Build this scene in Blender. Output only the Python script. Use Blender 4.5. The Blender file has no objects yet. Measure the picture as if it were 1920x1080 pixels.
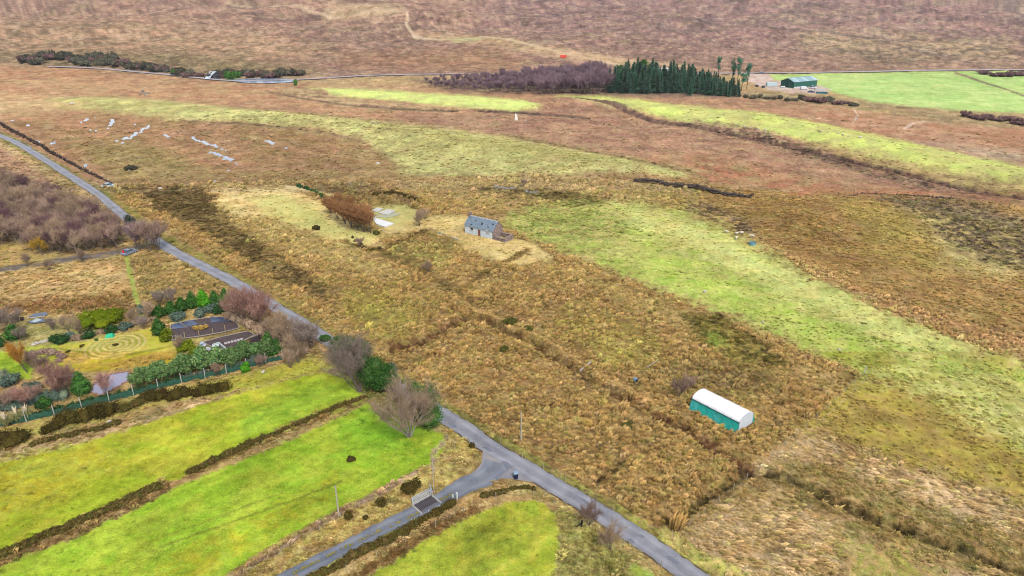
import bpy, math, random
import numpy as np
from mathutils import Vector

random.seed(7)
RNG = np.random.default_rng(7)
C = bpy.context.scene.collection
S = bpy.context.scene

# ------------------------------------------------------------------ camera, sky, sun, exposure
HC = 66.0
PITCH = math.radians(23.3)
F = 1300.0
cam_d = bpy.data.cameras.new('camera')
cam = bpy.data.objects.new('camera', cam_d)
C.objects.link(cam)
cam.location = (0, 0, HC)
cam.rotation_euler = (math.pi / 2 - PITCH, 0, 0)
cam_d.sensor_width = 36
cam_d.lens = 36 * F / 1920
cam_d.clip_start = 1
cam_d.clip_end = 12000
S.camera = cam

SUN_EL = math.radians(50)
SUN_AZ = math.radians(158)         # clockwise from +Y (into the picture): soft light from behind the camera, a little to the right
w = bpy.data.worlds.new('World')
S.world = w
w.use_nodes = True
nt = w.node_tree
nt.nodes.clear()
sky = nt.nodes.new('ShaderNodeTexSky')
sky.sky_type = 'NISHITA'
sky.sun_disc = False
sky.sun_elevation = SUN_EL
sky.sun_rotation = SUN_AZ
sky.air_density = 1.0
sky.dust_density = 3.0
hs = nt.nodes.new('ShaderNodeHueSaturation')
hs.inputs['Saturation'].default_value = 0.42
bg = nt.nodes.new('ShaderNodeBackground')
bg.inputs['Strength'].default_value = 0.11
wo = nt.nodes.new('ShaderNodeOutputWorld')
nt.links.new(sky.outputs[0], hs.inputs['Color'])
nt.links.new(hs.outputs[0], bg.inputs['Color'])
nt.links.new(bg.outputs[0], wo.inputs['Surface'])

sun_d = bpy.data.lights.new('sun', 'SUN')
sun_d.energy = 1.5
sun_d.angle = math.radians(10)
sun_d.color = (1.0, 0.95, 0.88)
sun = bpy.data.objects.new('sun', sun_d)
C.objects.link(sun)
sd = Vector((math.sin(SUN_AZ) * math.cos(SUN_EL), math.cos(SUN_AZ) * math.cos(SUN_EL), math.sin(SUN_EL)))
sun.rotation_euler = sd.to_track_quat('Z', 'Y').to_euler()
sun.location = (0, 0, 200)

S.view_settings.view_transform = 'Standard'
S.view_settings.look = 'None'
S.view_settings.gamma = 1
S.view_settings.use_curve_mapping = False
S.view_settings.exposure = 1.72
S.render.engine = 'CYCLES'
S.cycles.max_bounces = 4
S.cycles.filter_width = 1.05
S.cycles.diffuse_bounces = 2
S.cycles.glossy_bounces = 2
S.cycles.transmission_bounces = 3
KEXP = 2.3                          # how much brighter a surface shows than its base colour


def lin(c):
    c = np.asarray(c, float) / 255.0
    return np.where(c <= 0.04045, c / 12.92, ((c + 0.055) / 1.055) ** 2.4)


def alb(c, k=None):
    return lin(c) / (k or KEXP)


# ------------------------------------------------------------------ noise
def vnoise(x, y, seed=0):
    xi = np.floor(x).astype(np.int64)
    yi = np.floor(y).astype(np.int64)
    fx = x - xi
    fy = y - yi
    fx = fx * fx * (3 - 2 * fx)
    fy = fy * fy * (3 - 2 * fy)

    def h(a, b):
        n = (a * 374761393 + b * 668265263 + seed * 974634777) & 0xFFFFFFFF
        n = ((n ^ (n >> 13)) * 1274126177) & 0xFFFFFFFF
        n = ((n ^ (n >> 16)) * 2246822519) & 0xFFFFFFFF
        return ((n ^ (n >> 15)) & 0xFFFFFF) / float(0xFFFFFF)
    return (h(xi, yi) * (1 - fx) + h(xi + 1, yi) * fx) * (1 - fy) + (h(xi, yi + 1) * (1 - fx) + h(xi + 1, yi + 1) * fx) * fy


def fbm(x, y, seed=0, o=4, g=0.55):
    s = 0.0
    a = 1.0
    t = 0.0
    for i in range(o):
        s = s + a * vnoise(x * 2 ** i + 17.3 * i, y * 2 ** i - 9.1 * i, seed + i * 13)
        t += a
        a *= g
    return s / t


def sstep(a, b, x):
    t = np.clip((x - a) / (b - a), 0, 1)
    return t * t * (3 - 2 * t)


# ------------------------------------------------------------------ terrain base and the map chart
def hbase(x, y):
    d = np.maximum(y - 600 + 0.05 * x, 0)
    return 0.075 * d * d / (d + 160) + 0.00001 * d * d


def chart(x, y, z=None):
    """where a point of the land lies on the survey chart (photo pixels)"""
    if z is None:
        z = hbase(x, y)
    dz = z - HC
    f = y * math.cos(PITCH) - dz * math.sin(PITCH)
    u = y * math.sin(PITCH) + dz * math.cos(PITCH)
    f = np.where(f < 1, 1e-3, f)
    return 960 + F * x / f, 540 - F * u / f


def land(u, v):
    """land point (x, y) for a chart position"""
    a = (u - 960) / F
    b = (540 - v) / F
    dy = math.cos(PITCH) + b * math.sin(PITCH)
    dz = -math.sin(PITCH) + b * math.cos(PITCH)
    t0, t1 = 20.0, 6000.0
    lo, hi = t0, t0
    t = t0
    while t < t1:
        if HC + dz * t <= hbase(a * t, dy * t):
            hi = t
            break
        lo = t
        t *= 1.02
    else:
        hi = t1
    for _ in range(30):
        m = (lo + hi) / 2
        if HC + dz * m <= hbase(a * m, dy * m):
            hi = m
        else:
            lo = m
    return a * hi, dy * hi


def dist_poly(px, py, pts, closed=True):
    n = len(pts)
    best = np.full(px.shape, 1e18)
    inside = np.zeros(px.shape, bool)
    for i in range(n if closed else n - 1):
        ax, ay = pts[i][:2]
        bx, by = pts[(i + 1) % n][:2]
        ex, ey = bx - ax, by - ay
        t = np.clip(((px - ax) * ex + (py - ay) * ey) / (ex * ex + ey * ey + 1e-9), 0, 1)
        dx = px - ax - t * ex
        dy = py - ay - t * ey
        best = np.minimum(best, dx * dx + dy * dy)
        if closed:
            c = ((ay > py) != (by > py)) & (px < (bx - ax) * (py - ay) / (by - ay + 1e-12) + ax)
            inside ^= c
    d = np.sqrt(best)
    return np.where(inside, -d, d) if closed else d


# ------------------------------------------------------------------ heights: banks, dykes, ditches, knolls (chart polyline, half width m, height m)
def W(pts):
    return [land(*p[:2]) for p in pts]


FEAT = [
    ([(1060, 192), (1200, 205), (1400, 225), (1560, 258), (1700, 290), (1850, 325), (2050, 370)], 14, 3.2),
    ([(600, 172), (760, 181), (900, 190), (1000, 200)], 9, 1.8),
    ([(150, 193), (300, 202), (430, 215), (600, 232), (800, 262), (1000, 300), (1150, 325)], 17, 2.4),
    ([(1080, 190), (1150, 202), (1230, 228), (1300, 238), (1440, 265), (1560, 292), (1680, 320), (1800, 350), (1990, 395)], 2.2, -1.5),
    ([(1190, 347), (1260, 353), (1330, 362), (1410, 372)], 0.9, 1.2),
    ([(1410, 373), (1500, 376), (1600, 367), (1700, 373), (1800, 385)], 0.8, 0.5),
    ([(0, 240), (40, 258), (100, 287), (160, 318), (215, 342)], 1.2, -0.8),
    ([(730, 655), (790, 640), (840, 612), (880, 590)], 1.3, -1.1),
    ([(880, 586), (930, 612), (1000, 645), (1080, 690), (1150, 730), (1230, 770), (1310, 820), (1380, 862), (1410, 880)], 1.4, -1.1),
    ([(850, 560), (900, 590), (960, 610), (1020, 640), (1080, 680), (1150, 722), (1230, 762)], 0.8, 0.45),
    ([(1265, 975), (1310, 938), (1360, 905), (1400, 880)], 0.9, -0.9),
    ([(1440, 885), (1500, 905), (1570, 940), (1640, 975), (1720, 1000), (1800, 1030), (1950, 1085)], 0.9, -0.9),
    ([(1400, 440), (1470, 495), (1560, 545), (1650, 590), (1740, 625), (1850, 665), (1990, 710)], 1.5, 0.6),
    ([(380, 700), (500, 675), (600, 650)], 1.0, 0.3),
    ([(720, 480), (790, 500), (850, 545), (900, 585)], 0.9, -0.4),
    ([(820, 780), (870, 806), (900, 833)], 1.0, -0.5),
    ([(700, 362), (770, 370), (810, 385)], 1.5, 0.9),
    ([(560, 352), (600, 370), (640, 395)], 1.5, 0.5),
    ([(0, 440), (1, 441)], 1, 0.0),
    ([(1920, 400), (1700, 400), (1500, 420)], 16, 2.5),
    ([(560, 1085), (620, 1060), (690, 1030), (790, 985), (850, 950), (900, 930)], 1.3, 0.5),
    ([(440, 1085), (520, 1040), (620, 975), (700, 935), (790, 885)], 1.3, 0.5),
]
FEAT_W = [(W(p), wd, h) for p, wd, h in FEAT]


def hsmooth(x, y):
    z = hbase(x, y)
    r = np.hypot(x, y)
    z = z + (fbm(x / 70 + 3, y / 70, 5, 3) - 0.5) * 1.6 * sstep(90, 260, r)
    z = z + (fbm(x / 160 + 3, y / 160, 8, 4) - 0.5) * 42 * sstep(680, 1100, y)
    for pts, wd, h in FEAT_W:
        if h == 0:
            continue
        xs = [p[0] for p in pts]
        ys = [p[1] for p in pts]
        m = (x > min(xs) - 3 * wd) & (x < max(xs) + 3 * wd) & (y > min(ys) - 3 * wd) & (y < max(ys) + 3 * wd)
        if np.any(m):
            d = dist_poly(x[m], y[m], pts, False)
            z[m] += h * np.exp(-(d / wd) ** 2)
    return z


# ------------------------------------------------------------------ land cover, digitised on the chart
# (kind, points, colour 1, colour 2, patch size px, edge softness px, edge waviness px, contrast, relief m, tufts per m2, tuft type)
# tuft types: 0 rush / long grass, 1 short grass tussock, 2 heather
R0, G1, H2 = 0, 1, 2
COVER = [
    # --- far hill
    ('P', [(-900, -200), (2900, -200), (2900, 128), (1920, 131), (1560, 136), (1130, 140), (780, 141), (560, 150), (360, 143), (120, 124), (-900, 110)], (160, 124, 102), (130, 100, 88), 34, 4, 4, .8, .5, 0, 2),
    ('P', [(900, -200), (2900, -200), (2900, 100), (1920, 90), (1600, 95), (1350, 100), (1050, 70), (900, 40)], (148, 114, 108), (122, 98, 96), 26, 40, 20, .8, .5, 0, 2),
    ('P', [(-300, 20), (240, 40), (480, 60), (640, 95), (520, 125), (200, 110), (-300, 100)], (172, 136, 100), (140, 116, 84), 22, 20, 14, .8, .4, 0, 2),
    ('P', [(620, 12), (700, 14), (760, 34), (700, 38), (600, 30)], (190, 165, 120), (170, 140, 100), 12, 6, 5, .6, .2, 0, 2),
    ('P', [(780, 62), (900, 62), (1000, 85), (1180, 112), (1330, 130), (1200, 128), (1050, 108), (900, 84), (800, 76)], (186, 158, 108), (160, 128, 92), 12, 5, 5, .6, .2, 0, 2),
    ('P', [(840, 68), (870, 66), (905, 72), (900, 80), (850, 78)], (182, 180, 112), (170, 165, 110), 8, 4, 3, .3, .1, 0, 2),
    ('P', [(1500, 60), (1700, 55), (1900, 80), (1900, 120), (1650, 120), (1500, 90)], (172, 146, 108), (120, 104, 88), 11, 14, 10, .8, .4, 0, 2),
    ('P', [(1540, 96), (1640, 98), (1760, 112), (1700, 122), (1600, 112)], (96, 86, 76), (150, 124, 96), 7, 6, 8, .8, .4, 0, 2),
    ('P', [(1830, -10), (1960, -10), (1960, 20), (1880, 14)], (112, 106, 96), (136, 118, 106), 10, 20, 9, .8, .4, 0, 2),
    ('P', [(1340, 40), (1500, 20), (1640, 28), (1500, 42)], (116, 102, 96), (150, 120, 104), 9, 8, 8, .8, .4, 0, 2),
    ('P', [(640, 105), (760, 95), (930, 90), (1000, 118), (960, 134), (780, 134), (640, 128)], (156, 116, 84), (132, 98, 74), 16, 10, 6, .7, .3, 0, 2),
    ('P', [(-200, 92), (330, 96), (620, 130), (560, 148), (360, 141), (120, 122), (-200, 118)], (138, 118, 80), (112, 96, 66), 12, 6, 5, .8, .4, 0, 2),
    # --- valley floor
    ('P', [(-900, 126), (120, 127), (360, 146), (560, 156), (780, 160), (1130, 178), (1400, 182), (1600, 200), (1920, 236), (2900, 260), (2900, 420), (1920, 400), (1500, 382), (1200, 352), (600, 338), (200, 345), (-900, 200)], (176, 128, 86), (152, 110, 78), 60, 4, 3, .6, .25, .25, 1),
    ('P', [(-300, 128), (100, 130), (300, 150), (600, 165), (560, 190), (300, 182), (100, 180), (-300, 200)], (180, 138, 90), (168, 118, 78), 40, 6, 6, .6, .2, .2, 1),
    ('P', [(-300, 188), (110, 182), (160, 200), (60, 222), (-300, 226)], (200, 166, 108), (180, 140, 88), 14, 8, 6, .5, .2, .2, 1),
    ('P', [(560, 152), (640, 160), (780, 164), (800, 170), (600, 168)], (196, 164, 108), (170, 130, 84), 12, 4, 4, .5, .2, .2, 1),
    ('P', [(0, 214), (200, 200), (420, 226), (640, 250), (740, 302), (760, 330), (600, 335), (220, 340), (120, 290), (20, 236)], (168, 120, 80), (150, 110, 66), 40, 8, 6, .6, .25, .3, 1),
    ('P', [(120, 262), (240, 262), (330, 285), (420, 330), (215, 340)], (156, 128, 66), (136, 112, 56), 24, 12, 10, .6, .2, .4, 1),
    ('P', [(250, 318), (420, 322), (600, 318), (740, 322), (800, 336), (640, 338), (230, 342)], (160, 134, 70), (150, 116, 64), 18, 6, 5, .6, .2, .5, 0),
    ('P', [(440, 236), (600, 244), (700, 270), (745, 300), (700, 320), (560, 318), (470, 290)], (154, 112, 72), (140, 108, 56), 26, 12, 8, .6, .25, .4, 1),
    ('P', [(1015, 205), (1080, 192), (1200, 225), (1300, 242), (1560, 292), (1780, 352), (1920, 385), (1920, 400), (1500, 368), (1290, 318), (1100, 282), (940, 252), (760, 228), (740, 212), (900, 212)], (168, 124, 90), (150, 106, 82), 46, 6, 5, .6, .2, .2, 1),
    ('P', [(1180, 300), (1300, 290), (1500, 330), (1750, 368), (1500, 372), (1300, 345)], (170, 132, 82), (176, 112, 74), 30, 12, 8, .6, .2, .3, 1),
    ('P', [(90, 187), (160, 182), (300, 189), (420, 205), (600, 221), (760, 234), (870, 245), (950, 258), (1100, 285), (1300, 324), (1290, 336), (1100, 336), (900, 334), (755, 331), (738, 300), (690, 268), (600, 247), (450, 234), (330, 224), (200, 209), (110, 200)], (188, 186, 96), (168, 158, 80), 24, 6, 6, .55, .15, .6, 1),
    ('P', [(800, 258), (900, 262), (1040, 285), (1190, 312), (1050, 310), (900, 290), (800, 275)], (156, 152, 62), (178, 168, 80), 20, 16, 12, .5, .15, .5, 1),
    ('P', [(640, 268), (720, 300), (770, 334), (700, 334), (640, 300)], (170, 138, 76), (150, 112, 66), 20, 14, 10, .6, .2, .5, 1),
    ('P', [(575, 165), (700, 169), (900, 180), (980, 189), (1018, 202), (960, 208), (880, 202), (750, 190), (620, 180)], (196, 212, 88), (186, 190, 92), 18, 3, 3, .3, .1, .3, 1),
    ('P', [(500, 162), (590, 168), (640, 184), (760, 196), (880, 207), (700, 204), (560, 186)], (140, 108, 76), (180, 150, 100), 9, 4, 5, .6, .2, .3, 1),
    ('P', [(1035, 179), (1130, 179), (1280, 197), (1430, 211), (1560, 236), (1700, 265), (1850, 297), (2100, 345), (2100, 400), (1920, 364), (1780, 342), (1650, 313), (1540, 274), (1420, 244), (1300, 233), (1200, 212), (1090, 195)], (190, 202, 72), (180, 180, 84), 26, 3, 4, .35, .1, .12, 1),
    ('P', [(1500, 262), (1650, 296), (1800, 330), (1920, 352), (1920, 372), (1780, 346), (1640, 318), (1530, 284)], (176, 152, 80), (150, 120, 72), 12, 6, 6, .6, .2, .5, 1),
    ('P', [(1300, 228), (1420, 246), (1540, 280), (1660, 322), (1800, 352), (1920, 372), (1920, 384), (1780, 362), (1640, 332), (1520, 296), (1400, 262), (1280, 240)], (96, 72, 62), (150, 112, 84), 9, 4, 6, .9, .35, .5, 2),
    ('P', [(1400, 205), (1600, 205), (1920, 240), (2900, 270), (2900, 340), (1920, 306), (1700, 262), (1560, 232)], (178, 132, 96), (164, 112, 76), 30, 4, 4, .5, .2, .2, 1),
    ('P', [(1700, 262), (1920, 285), (1920, 308), (1780, 282)], (178, 150, 112), (158, 126, 104), 8, 5, 5, .5, .2, .2, 1),
    ('P', [(1440, 139), (1560, 137), (1800, 133), (2500, 128), (2500, 240), (1920, 212), (1780, 207), (1640, 192), (1590, 180), (1560, 172), (1500, 158), (1450, 150)], (150, 186, 82), (170, 196, 98), 26, 3, 2, .34, .05, 0, 1),
    ('L', [(1790, 137), (1850, 155), (1920, 180), (2000, 210)], (128, 112, 80), (120, 104, 76), 6, 1.2, 1, .6, .1, 0, 1, 1.5),
    ('P', [(1400, 138), (1440, 138), (1450, 152), (1520, 156), (1560, 168), (1540, 176), (1480, 174), (1440, 168), (1405, 152)], (190, 170, 158), (178, 152, 132), 10, 2, 3, .3, .05, 0, 1),
    ('P', [(1400, 170), (1500, 176), (1600, 190), (1760, 206), (1640, 206), (1500, 190), (1400, 182)], (150, 128, 84), (120, 100, 72), 8, 4, 4, .7, .2, .3, 1),
    ('P', [(1560, 192), (1800, 210), (1920, 216), (1920, 240), (1780, 232), (1620, 208)], (164, 138, 84), (140, 116, 78), 12, 4, 4, .6, .2, .3, 1),
    ('P', [(770, 150), (1130, 150), (1400, 176), (1380, 184), (1120, 180), (840, 170)], (110, 84, 76), (96, 72, 68), 12, 5, 4, .5, .1, 0, 1),
    # streams and dark ditches on the valley floor
    ('L', [(1080, 186), (1150, 201), (1230, 227), (1300, 237), (1380, 255)], (86, 62, 56), (120, 90, 72), 6, 1.5, 2, .7, .3, .3, 2, 3.0),
    ('L', [(1380, 255), (1440, 266), (1560, 292), (1680, 320), (1800, 350), (1990, 395)], (70, 52, 48), (110, 80, 64), 6, 2, 2, .7, .3, .3, 2, 3.5),
    ('L', [(900, 208), (970, 211), (1050, 216), (1105, 222)], (80, 62, 54), (110, 86, 70), 6, 1.5, 1, .6, .2, .2, 2, 1.6),
    ('L', [(500, 172), (560, 184), (640, 196), (740, 204), (860, 208)], (92, 74, 58), (130, 104, 76), 6, 1.5, 2, .6, .2, .2, 2, 1.4),
    ('L', [(340, 228), (460, 236), (600, 250), (680, 266)], (120, 96, 64), (150, 116, 76), 6, 1.5, 2, .6, .2, .2, 2, 1.4),
    ('L', [(940, 250), (1100, 285), (1290, 322), (1330, 340)], (130, 112, 60), (150, 120, 76), 8, 2, 2, .6, .2, .2, 2, 2.2),
    # --- right hand pastures
    ('P', [(760, 336), (1000, 336), (1300, 336), (1500, 372), (1700, 372), (1920, 400), (2900, 430), (2900, 760), (1920, 676), (1700, 605), (1500, 500), (1290, 395), (1000, 390), (860, 400)], (178, 140, 74), (160, 122, 66), 24, 6, 6, .7, .2, 1.5, 1),
    ('P', [(1400, 378), (1560, 378), (1600, 440), (1620, 500), (1500, 480), (1400, 420)], (164, 128, 62), (150, 110, 60), 26, 16, 12, .7, .2, 1.6, 1),
    ('P', [(1560, 380), (1700, 400), (1800, 420), (1760, 520), (1640, 480)], (176, 152, 72), (164, 136, 62), 26, 16, 12, .6, .2, 1.6, 1),
    ('P', [(1630, 372), (1780, 384), (1920, 420), (1920, 445), (1800, 424), (1680, 404)], (134, 112, 88), (164, 138, 92), 10, 8, 6, .7, .3, 1.0, 2),
    ('P', [(1740, 420), (1880, 430), (1980, 470), (1880, 520), (1780, 500)], (196, 178, 108), (176, 164, 84), 14, 12, 10, .6, .2, .6, 1),
    ('P', [(1700, 398), (1840, 420), (1960, 440), (1960, 520), (1880, 500), (1760, 450)], (110, 92, 76), (182, 160, 94), 7, 14, 10, .9, .25, 1.2, 2),
    ('P', [(1280, 372), (1340, 385), (1400, 420), (1425, 455), (1390, 440), (1330, 410), (1280, 395)], (122, 98, 84), (176, 148, 84), 8, 5, 6, .8, .25, 1.2, 2),
    ('P', [(1000, 330), (1130, 345), (1300, 350), (1330, 372), (1260, 384), (1000, 385), (880, 395), (740, 345)], (200, 164, 104), (176, 150, 76), 8, 6, 6, .8, .3, 1.6, 0),
    ('P', [(900, 352), (1020, 356), (1080, 362), (1160, 378), (1150, 392), (1080, 388), (980, 372), (900, 362)], (110, 96, 52), (150, 128, 66), 8, 5, 6, .9, .3, 1.4, 2),
    ('P', [(1440, 455), (1560, 520), (1720, 580), (1920, 630), (2100, 680), (2100, 740), (1920, 690), (1840, 662), (1740, 622), (1620, 570), (1520, 525)], (212, 166, 108), (188, 142, 84), 10, 5, 6, .7, .25, 2.0, 0),
    ('P', [(940, 425), (1000, 388), (1120, 385), (1200, 378), (1290, 400), (1400, 458), (1520, 522), (1700, 604), (1800, 648), (1920, 682), (2600, 860), (2600, 1200), (1920, 900), (1800, 845), (1640, 775), (1600, 698), (1400, 600), (1200, 530), (1050, 468)], (160, 180, 66), (188, 188, 96), 30, 12, 10, .52, .1, .7, 1),
    ('P', [(1150, 400), (1300, 420), (1450, 500), (1700, 620), (1900, 690), (1700, 640), (1500, 560), (1300, 460)], (198, 204, 118), (204, 200, 112), 22, 18, 16, .35, .08, .4, 1),
    ('P', [(940, 428), (1000, 395), (1120, 395), (1180, 420), (1150, 455), (1050, 455)], (182, 172, 92), (152, 172, 66), 7, 12, 10, .7, .2, 1.2, 1),
    ('P', [(1200, 460), (1400, 540), (1560, 620), (1700, 690), (1600, 680), (1400, 600), (1200, 520)], (158, 186, 58), (182, 192, 84), 20, 18, 14, .4, .08, .5, 1),
    ('P', [(1620, 705), (1740, 690), (1900, 740), (2100, 860), (1920, 860), (1760, 780)], (176, 176, 76), (196, 196, 106), 12, 14, 12, .6, .15, 1.0, 1),
    ('P', [(1480, 800), (1560, 740), (1630, 705), (1740, 750), (1860, 810), (1960, 880), (1960, 970), (1820, 905), (1640, 860), (1530, 840)], (174, 158, 54), (164, 140, 62), 22, 12, 12, .5, .12, 1.0, 1),
    ('P', [(1240, 1030), (1300, 985), (1380, 920), (1470, 830), (1530, 800), (1620, 850), (1760, 895), (1920, 950), (2400, 1120), (2400, 1500), (1500, 1500)], (228, 194, 142), (200, 164, 104), 16, 10, 10, .9, .2, 4.6, 0),
    ('P', [(1440, 862), (1540, 868), (1640, 905), (1780, 960), (1960, 1020), (1960, 1100), (1760, 1060), (1600, 1000), (1470, 930)], (128, 112, 52), (168, 136, 76), 12, 8, 9, .8, .2, 2.0, 1),
    ('P', [(1280, 965), (1330, 925), (1400, 880), (1470, 900), (1430, 930), (1350, 950)], (134, 110, 56), (160, 128, 66), 9, 8, 8, .8, .2, 2.0, 1),
    ('P', [(1560, 1000), (1700, 1030), (1800, 1100), (1600, 1100)], (160, 158, 62), (190, 160, 92), 12, 14, 12, .6, .1, 1.2, 1),
    ('L', [(1440, 886), (1500, 905), (1570, 940), (1640, 975), (1720, 1000), (1800, 1030), (1950, 1085)], (54, 46, 24), (84, 70, 36), 7, 4, 4, .7, .1, .15, 1, 8),
    # --- the rushy plot
    ('P', [(190, 347), (400, 342), (705, 340), (860, 392), (1000, 452), (1290, 570), (1615, 703), (1440, 850), (1255, 1008), (1170, 955), (800, 735), (560, 590), (330, 440)], (194, 154, 84), (168, 130, 66), 16, 3, 4, .9, .25, 2.6, 0),
    ('P', [(400, 350), (560, 350), (640, 400), (720, 460), (640, 470), (560, 440), (460, 420), (400, 380)], (222, 196, 126), (204, 176, 104), 16, 8, 8, .42, .1, .5, 1),
    ('P', [(470, 372), (540, 365), (600, 395), (650, 430), (730, 440), (640, 470), (560, 430), (500, 400)], (204, 196, 112), (192, 184, 98), 14, 8, 6, .3, .08, .3, 1),
    ('P', [(420, 400), (520, 410), (600, 440), (700, 470), (760, 520), (700, 520), (560, 480), (460, 440)], (208, 178, 108), (184, 156, 84), 12, 10, 8, .55, .15, 1.4, 0),
    ('P', [(540, 345), (700, 345), (790, 380), (770, 400), (700, 380), (620, 385), (570, 360)], (146, 112, 66), (116, 96, 52), 10, 5, 5, .8, .3, 2.0, 0),
    ('P', [(700, 385), (760, 385), (790, 400), (780, 425), (730, 430), (690, 415)], (188, 180, 104), (176, 168, 96), 12, 6, 5, .3, .05, .3, 1),
    ('P', [(710, 430), (800, 405), (870, 400), (930, 440), (1000, 455), (1040, 490), (960, 500), (870, 470), (800, 440), (740, 445)], (210, 184, 116), (196, 172, 98), 14, 6, 5, .4, .06, .5, 1),
    ('P', [(710, 465), (790, 450), (860, 470), (830, 500), (790, 500), (740, 485)], (184, 178, 86), (160, 134, 68), 10, 6, 6, .7, .2, 1.6, 0),
    ('P', [(740, 440), (810, 432), (870, 462), (800, 458)], (164, 124, 66), (146, 128, 60), 9, 5, 5, .8, .2, 2.0, 0),
    ('P', [(640, 540), (760, 560), (800, 600), (720, 640), (650, 600)], (184, 172, 66), (164, 142, 62), 14, 16, 12, .6, .2, 2.0, 0),
    ('P', [(1040, 500), (1180, 540), (1340, 610), (1480, 680), (1600, 705), (1560, 730), (1420, 680), (1290, 620), (1140, 560)], (200, 168, 98), (176, 146, 80), 12, 8, 8, .6, .12, 1.4, 0),
    ('P', [(1050, 580), (1180, 590), (1250, 650), (1150, 670), (1060, 640)], (186, 166, 72), (160, 128, 62), 10, 14, 12, .7, .2, 2.2, 0),
    ('P', [(1110, 640), (1230, 640), (1240, 680), (1130, 690)], (190, 180, 76), (166, 138, 66), 9, 10, 10, .6, .2, 2.0, 0),
    ('P', [(1270, 590), (1340, 590), (1440, 650), (1480, 690), (1400, 690), (1310, 640)], (92, 84, 36), (164, 146, 62), 9, 6, 7, .9, .25, 2.0, 2),
    ('P', [(1318, 625), (1345, 622), (1362, 645), (1330, 648)], (128, 146, 36), (116, 140, 40), 8, 4, 5, .5, .2, 1.0, 1),
    ('P', [(1240, 690), (1420, 690), (1480, 740), (1380, 740), (1280, 730)], (124, 106, 56), (150, 120, 62), 10, 12, 10, .8, .2, 2.4, 0),
    ('P', [(250, 352), (385, 352), (412, 395), (470, 445), (560, 505), (632, 556), (605, 562), (520, 520), (430, 470), (370, 430), (300, 398)], (104, 84, 44), (158, 130, 74), 10, 5, 7, .9, .35, 2.2, 2),
    ('P', [(240, 352), (330, 350), (400, 380), (380, 400), (300, 390)], (96, 80, 42), (132, 108, 60), 9, 6, 7, .9, .3, 2.0, 2),
    ('L', [(640, 452), (700, 470), (720, 468), (760, 450), (800, 432)], (110, 88, 44), (150, 120, 60), 7, 3, 3, .7, .2, 1, 2, 3),
    ('L', [(860, 545), (930, 500), (990, 470)], (120, 102, 46), (150, 120, 60), 7, 4, 4, .7, .2, 1.4, 0, 3),
    ('L', [(720, 480), (790, 500), (850, 545), (900, 585)], (92, 80, 38), (120, 98, 50), 7, 5, 5, .7, .2, .4, 1, 6),
    ('L', [(733, 652), (790, 640), (840, 612), (880, 590)], (74, 50, 28), (96, 66, 38), 7, 4, 3, .7, .1, .15, 1, 7),
    ('L', [(900, 595), (960, 622), (1020, 655), (1080, 695), (1150, 735), (1230, 775)], (78, 58, 30), (104, 78, 40), 7, 4, 4, .8, .1, .2, 1, 6),
    ('L', [(1230, 775), (1310, 820), (1380, 862), (1410, 880)], (66, 40, 26), (90, 56, 34), 7, 4, 4, .8, .1, .1, 1, 9),
    ('L', [(855, 560), (900, 582), (960, 606), (1020, 635), (1080, 672), (1150, 715), (1230, 757)], (200, 162, 96), (180, 142, 80), 7, 3, 3, .7, .1, 1.1, 1, 3),
    ('L', [(1262, 978), (1310, 938), (1360, 905), (1400, 880)], (60, 50, 24), (84, 72, 34), 7, 4, 4, .8, .1, .1, 1, 9),
    ('L', [(1120, 905), (1170, 868)], (70, 56, 28), (88, 72, 34), 7, 3, 4, .8, .1, .2, 1, 5),
    # --- wood floor and land left of the road
    ('P', [(-900, 200), (0, 262), (90, 318), (180, 366), (260, 430), (310, 465), (420, 530), (560, 618), (620, 660), (500, 690), (300, 745), (0, 830), (-900, 1000)], (190, 160, 96), (168, 136, 78), 20, 3, 3, .7, .15, 1.2, 1),
    ('P', [(-900, 200), (0, 272), (60, 310), (100, 345), (0, 330), (-900, 330)], (176, 132, 92), (160, 116, 88), 18, 6, 6, .7, .2, .8, 1),
    ('P', [(-900, 300), (0, 312), (150, 372), (215, 398), (250, 430), (225, 466), (100, 480), (-900, 480)], (104, 82, 62), (84, 64, 50), 12, 6, 6, .7, .15, .5, 1),
    ('P', [(-300, 505), (60, 500), (210, 486), (250, 520), (265, 600), (200, 600), (80, 560), (-300, 600)], (212, 176, 112), (196, 158, 92), 16, 5, 5, .7, .15, 1.4, 1),
    ('P', [(-300, 575), (100, 560), (250, 548), (250, 590), (160, 585), (-300, 610)], (184, 128, 72), (150, 108, 60), 10, 6, 8, .8, .2, 1.6, 0),
    ('P', [(245, 490), (320, 480), (420, 540), (440, 600), (350, 570), (270, 590)], (190, 156, 90), (168, 140, 76), 11, 6, 5, .8, .2, 1.6, 0),
    ('P', [(-200, 455), (60, 455), (110, 480), (60, 500), (-200, 500)], (178, 156, 66), (188, 150, 92), 10, 6, 6, .6, .1, .8, 1),
    ('L', [(236, 480), (245, 520), (256, 560), (266, 600)], (158, 172, 64), (150, 160, 66), 8, 2, 2, .3, .05, 0, 1, 4),
    ('P', [(40, 600), (180, 600), (250, 610), (160, 650), (60, 660), (0, 640)], (178, 166, 96), (160, 150, 78), 12, 8, 8, .6, .1, .6, 1),
    ('P', [(95, 640), (130, 640), (150, 668), (90, 668)], (150, 184, 60), (150, 174, 70), 10, 6, 5, .3, .05, .2, 1),
    ('P', [(45, 655), (150, 643), (300, 612), (332, 648), (330, 690), (240, 690), (140, 700), (80, 690)], (182, 180, 34), (190, 176, 60), 14, 3, 2, .25, .04, 0, 1),
    ('P', [(45, 652), (110, 648), (118, 690), (95, 700)], (166, 188, 36), (176, 190, 40), 14, 3, 2, .2, .04, 0, 1),
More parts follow.
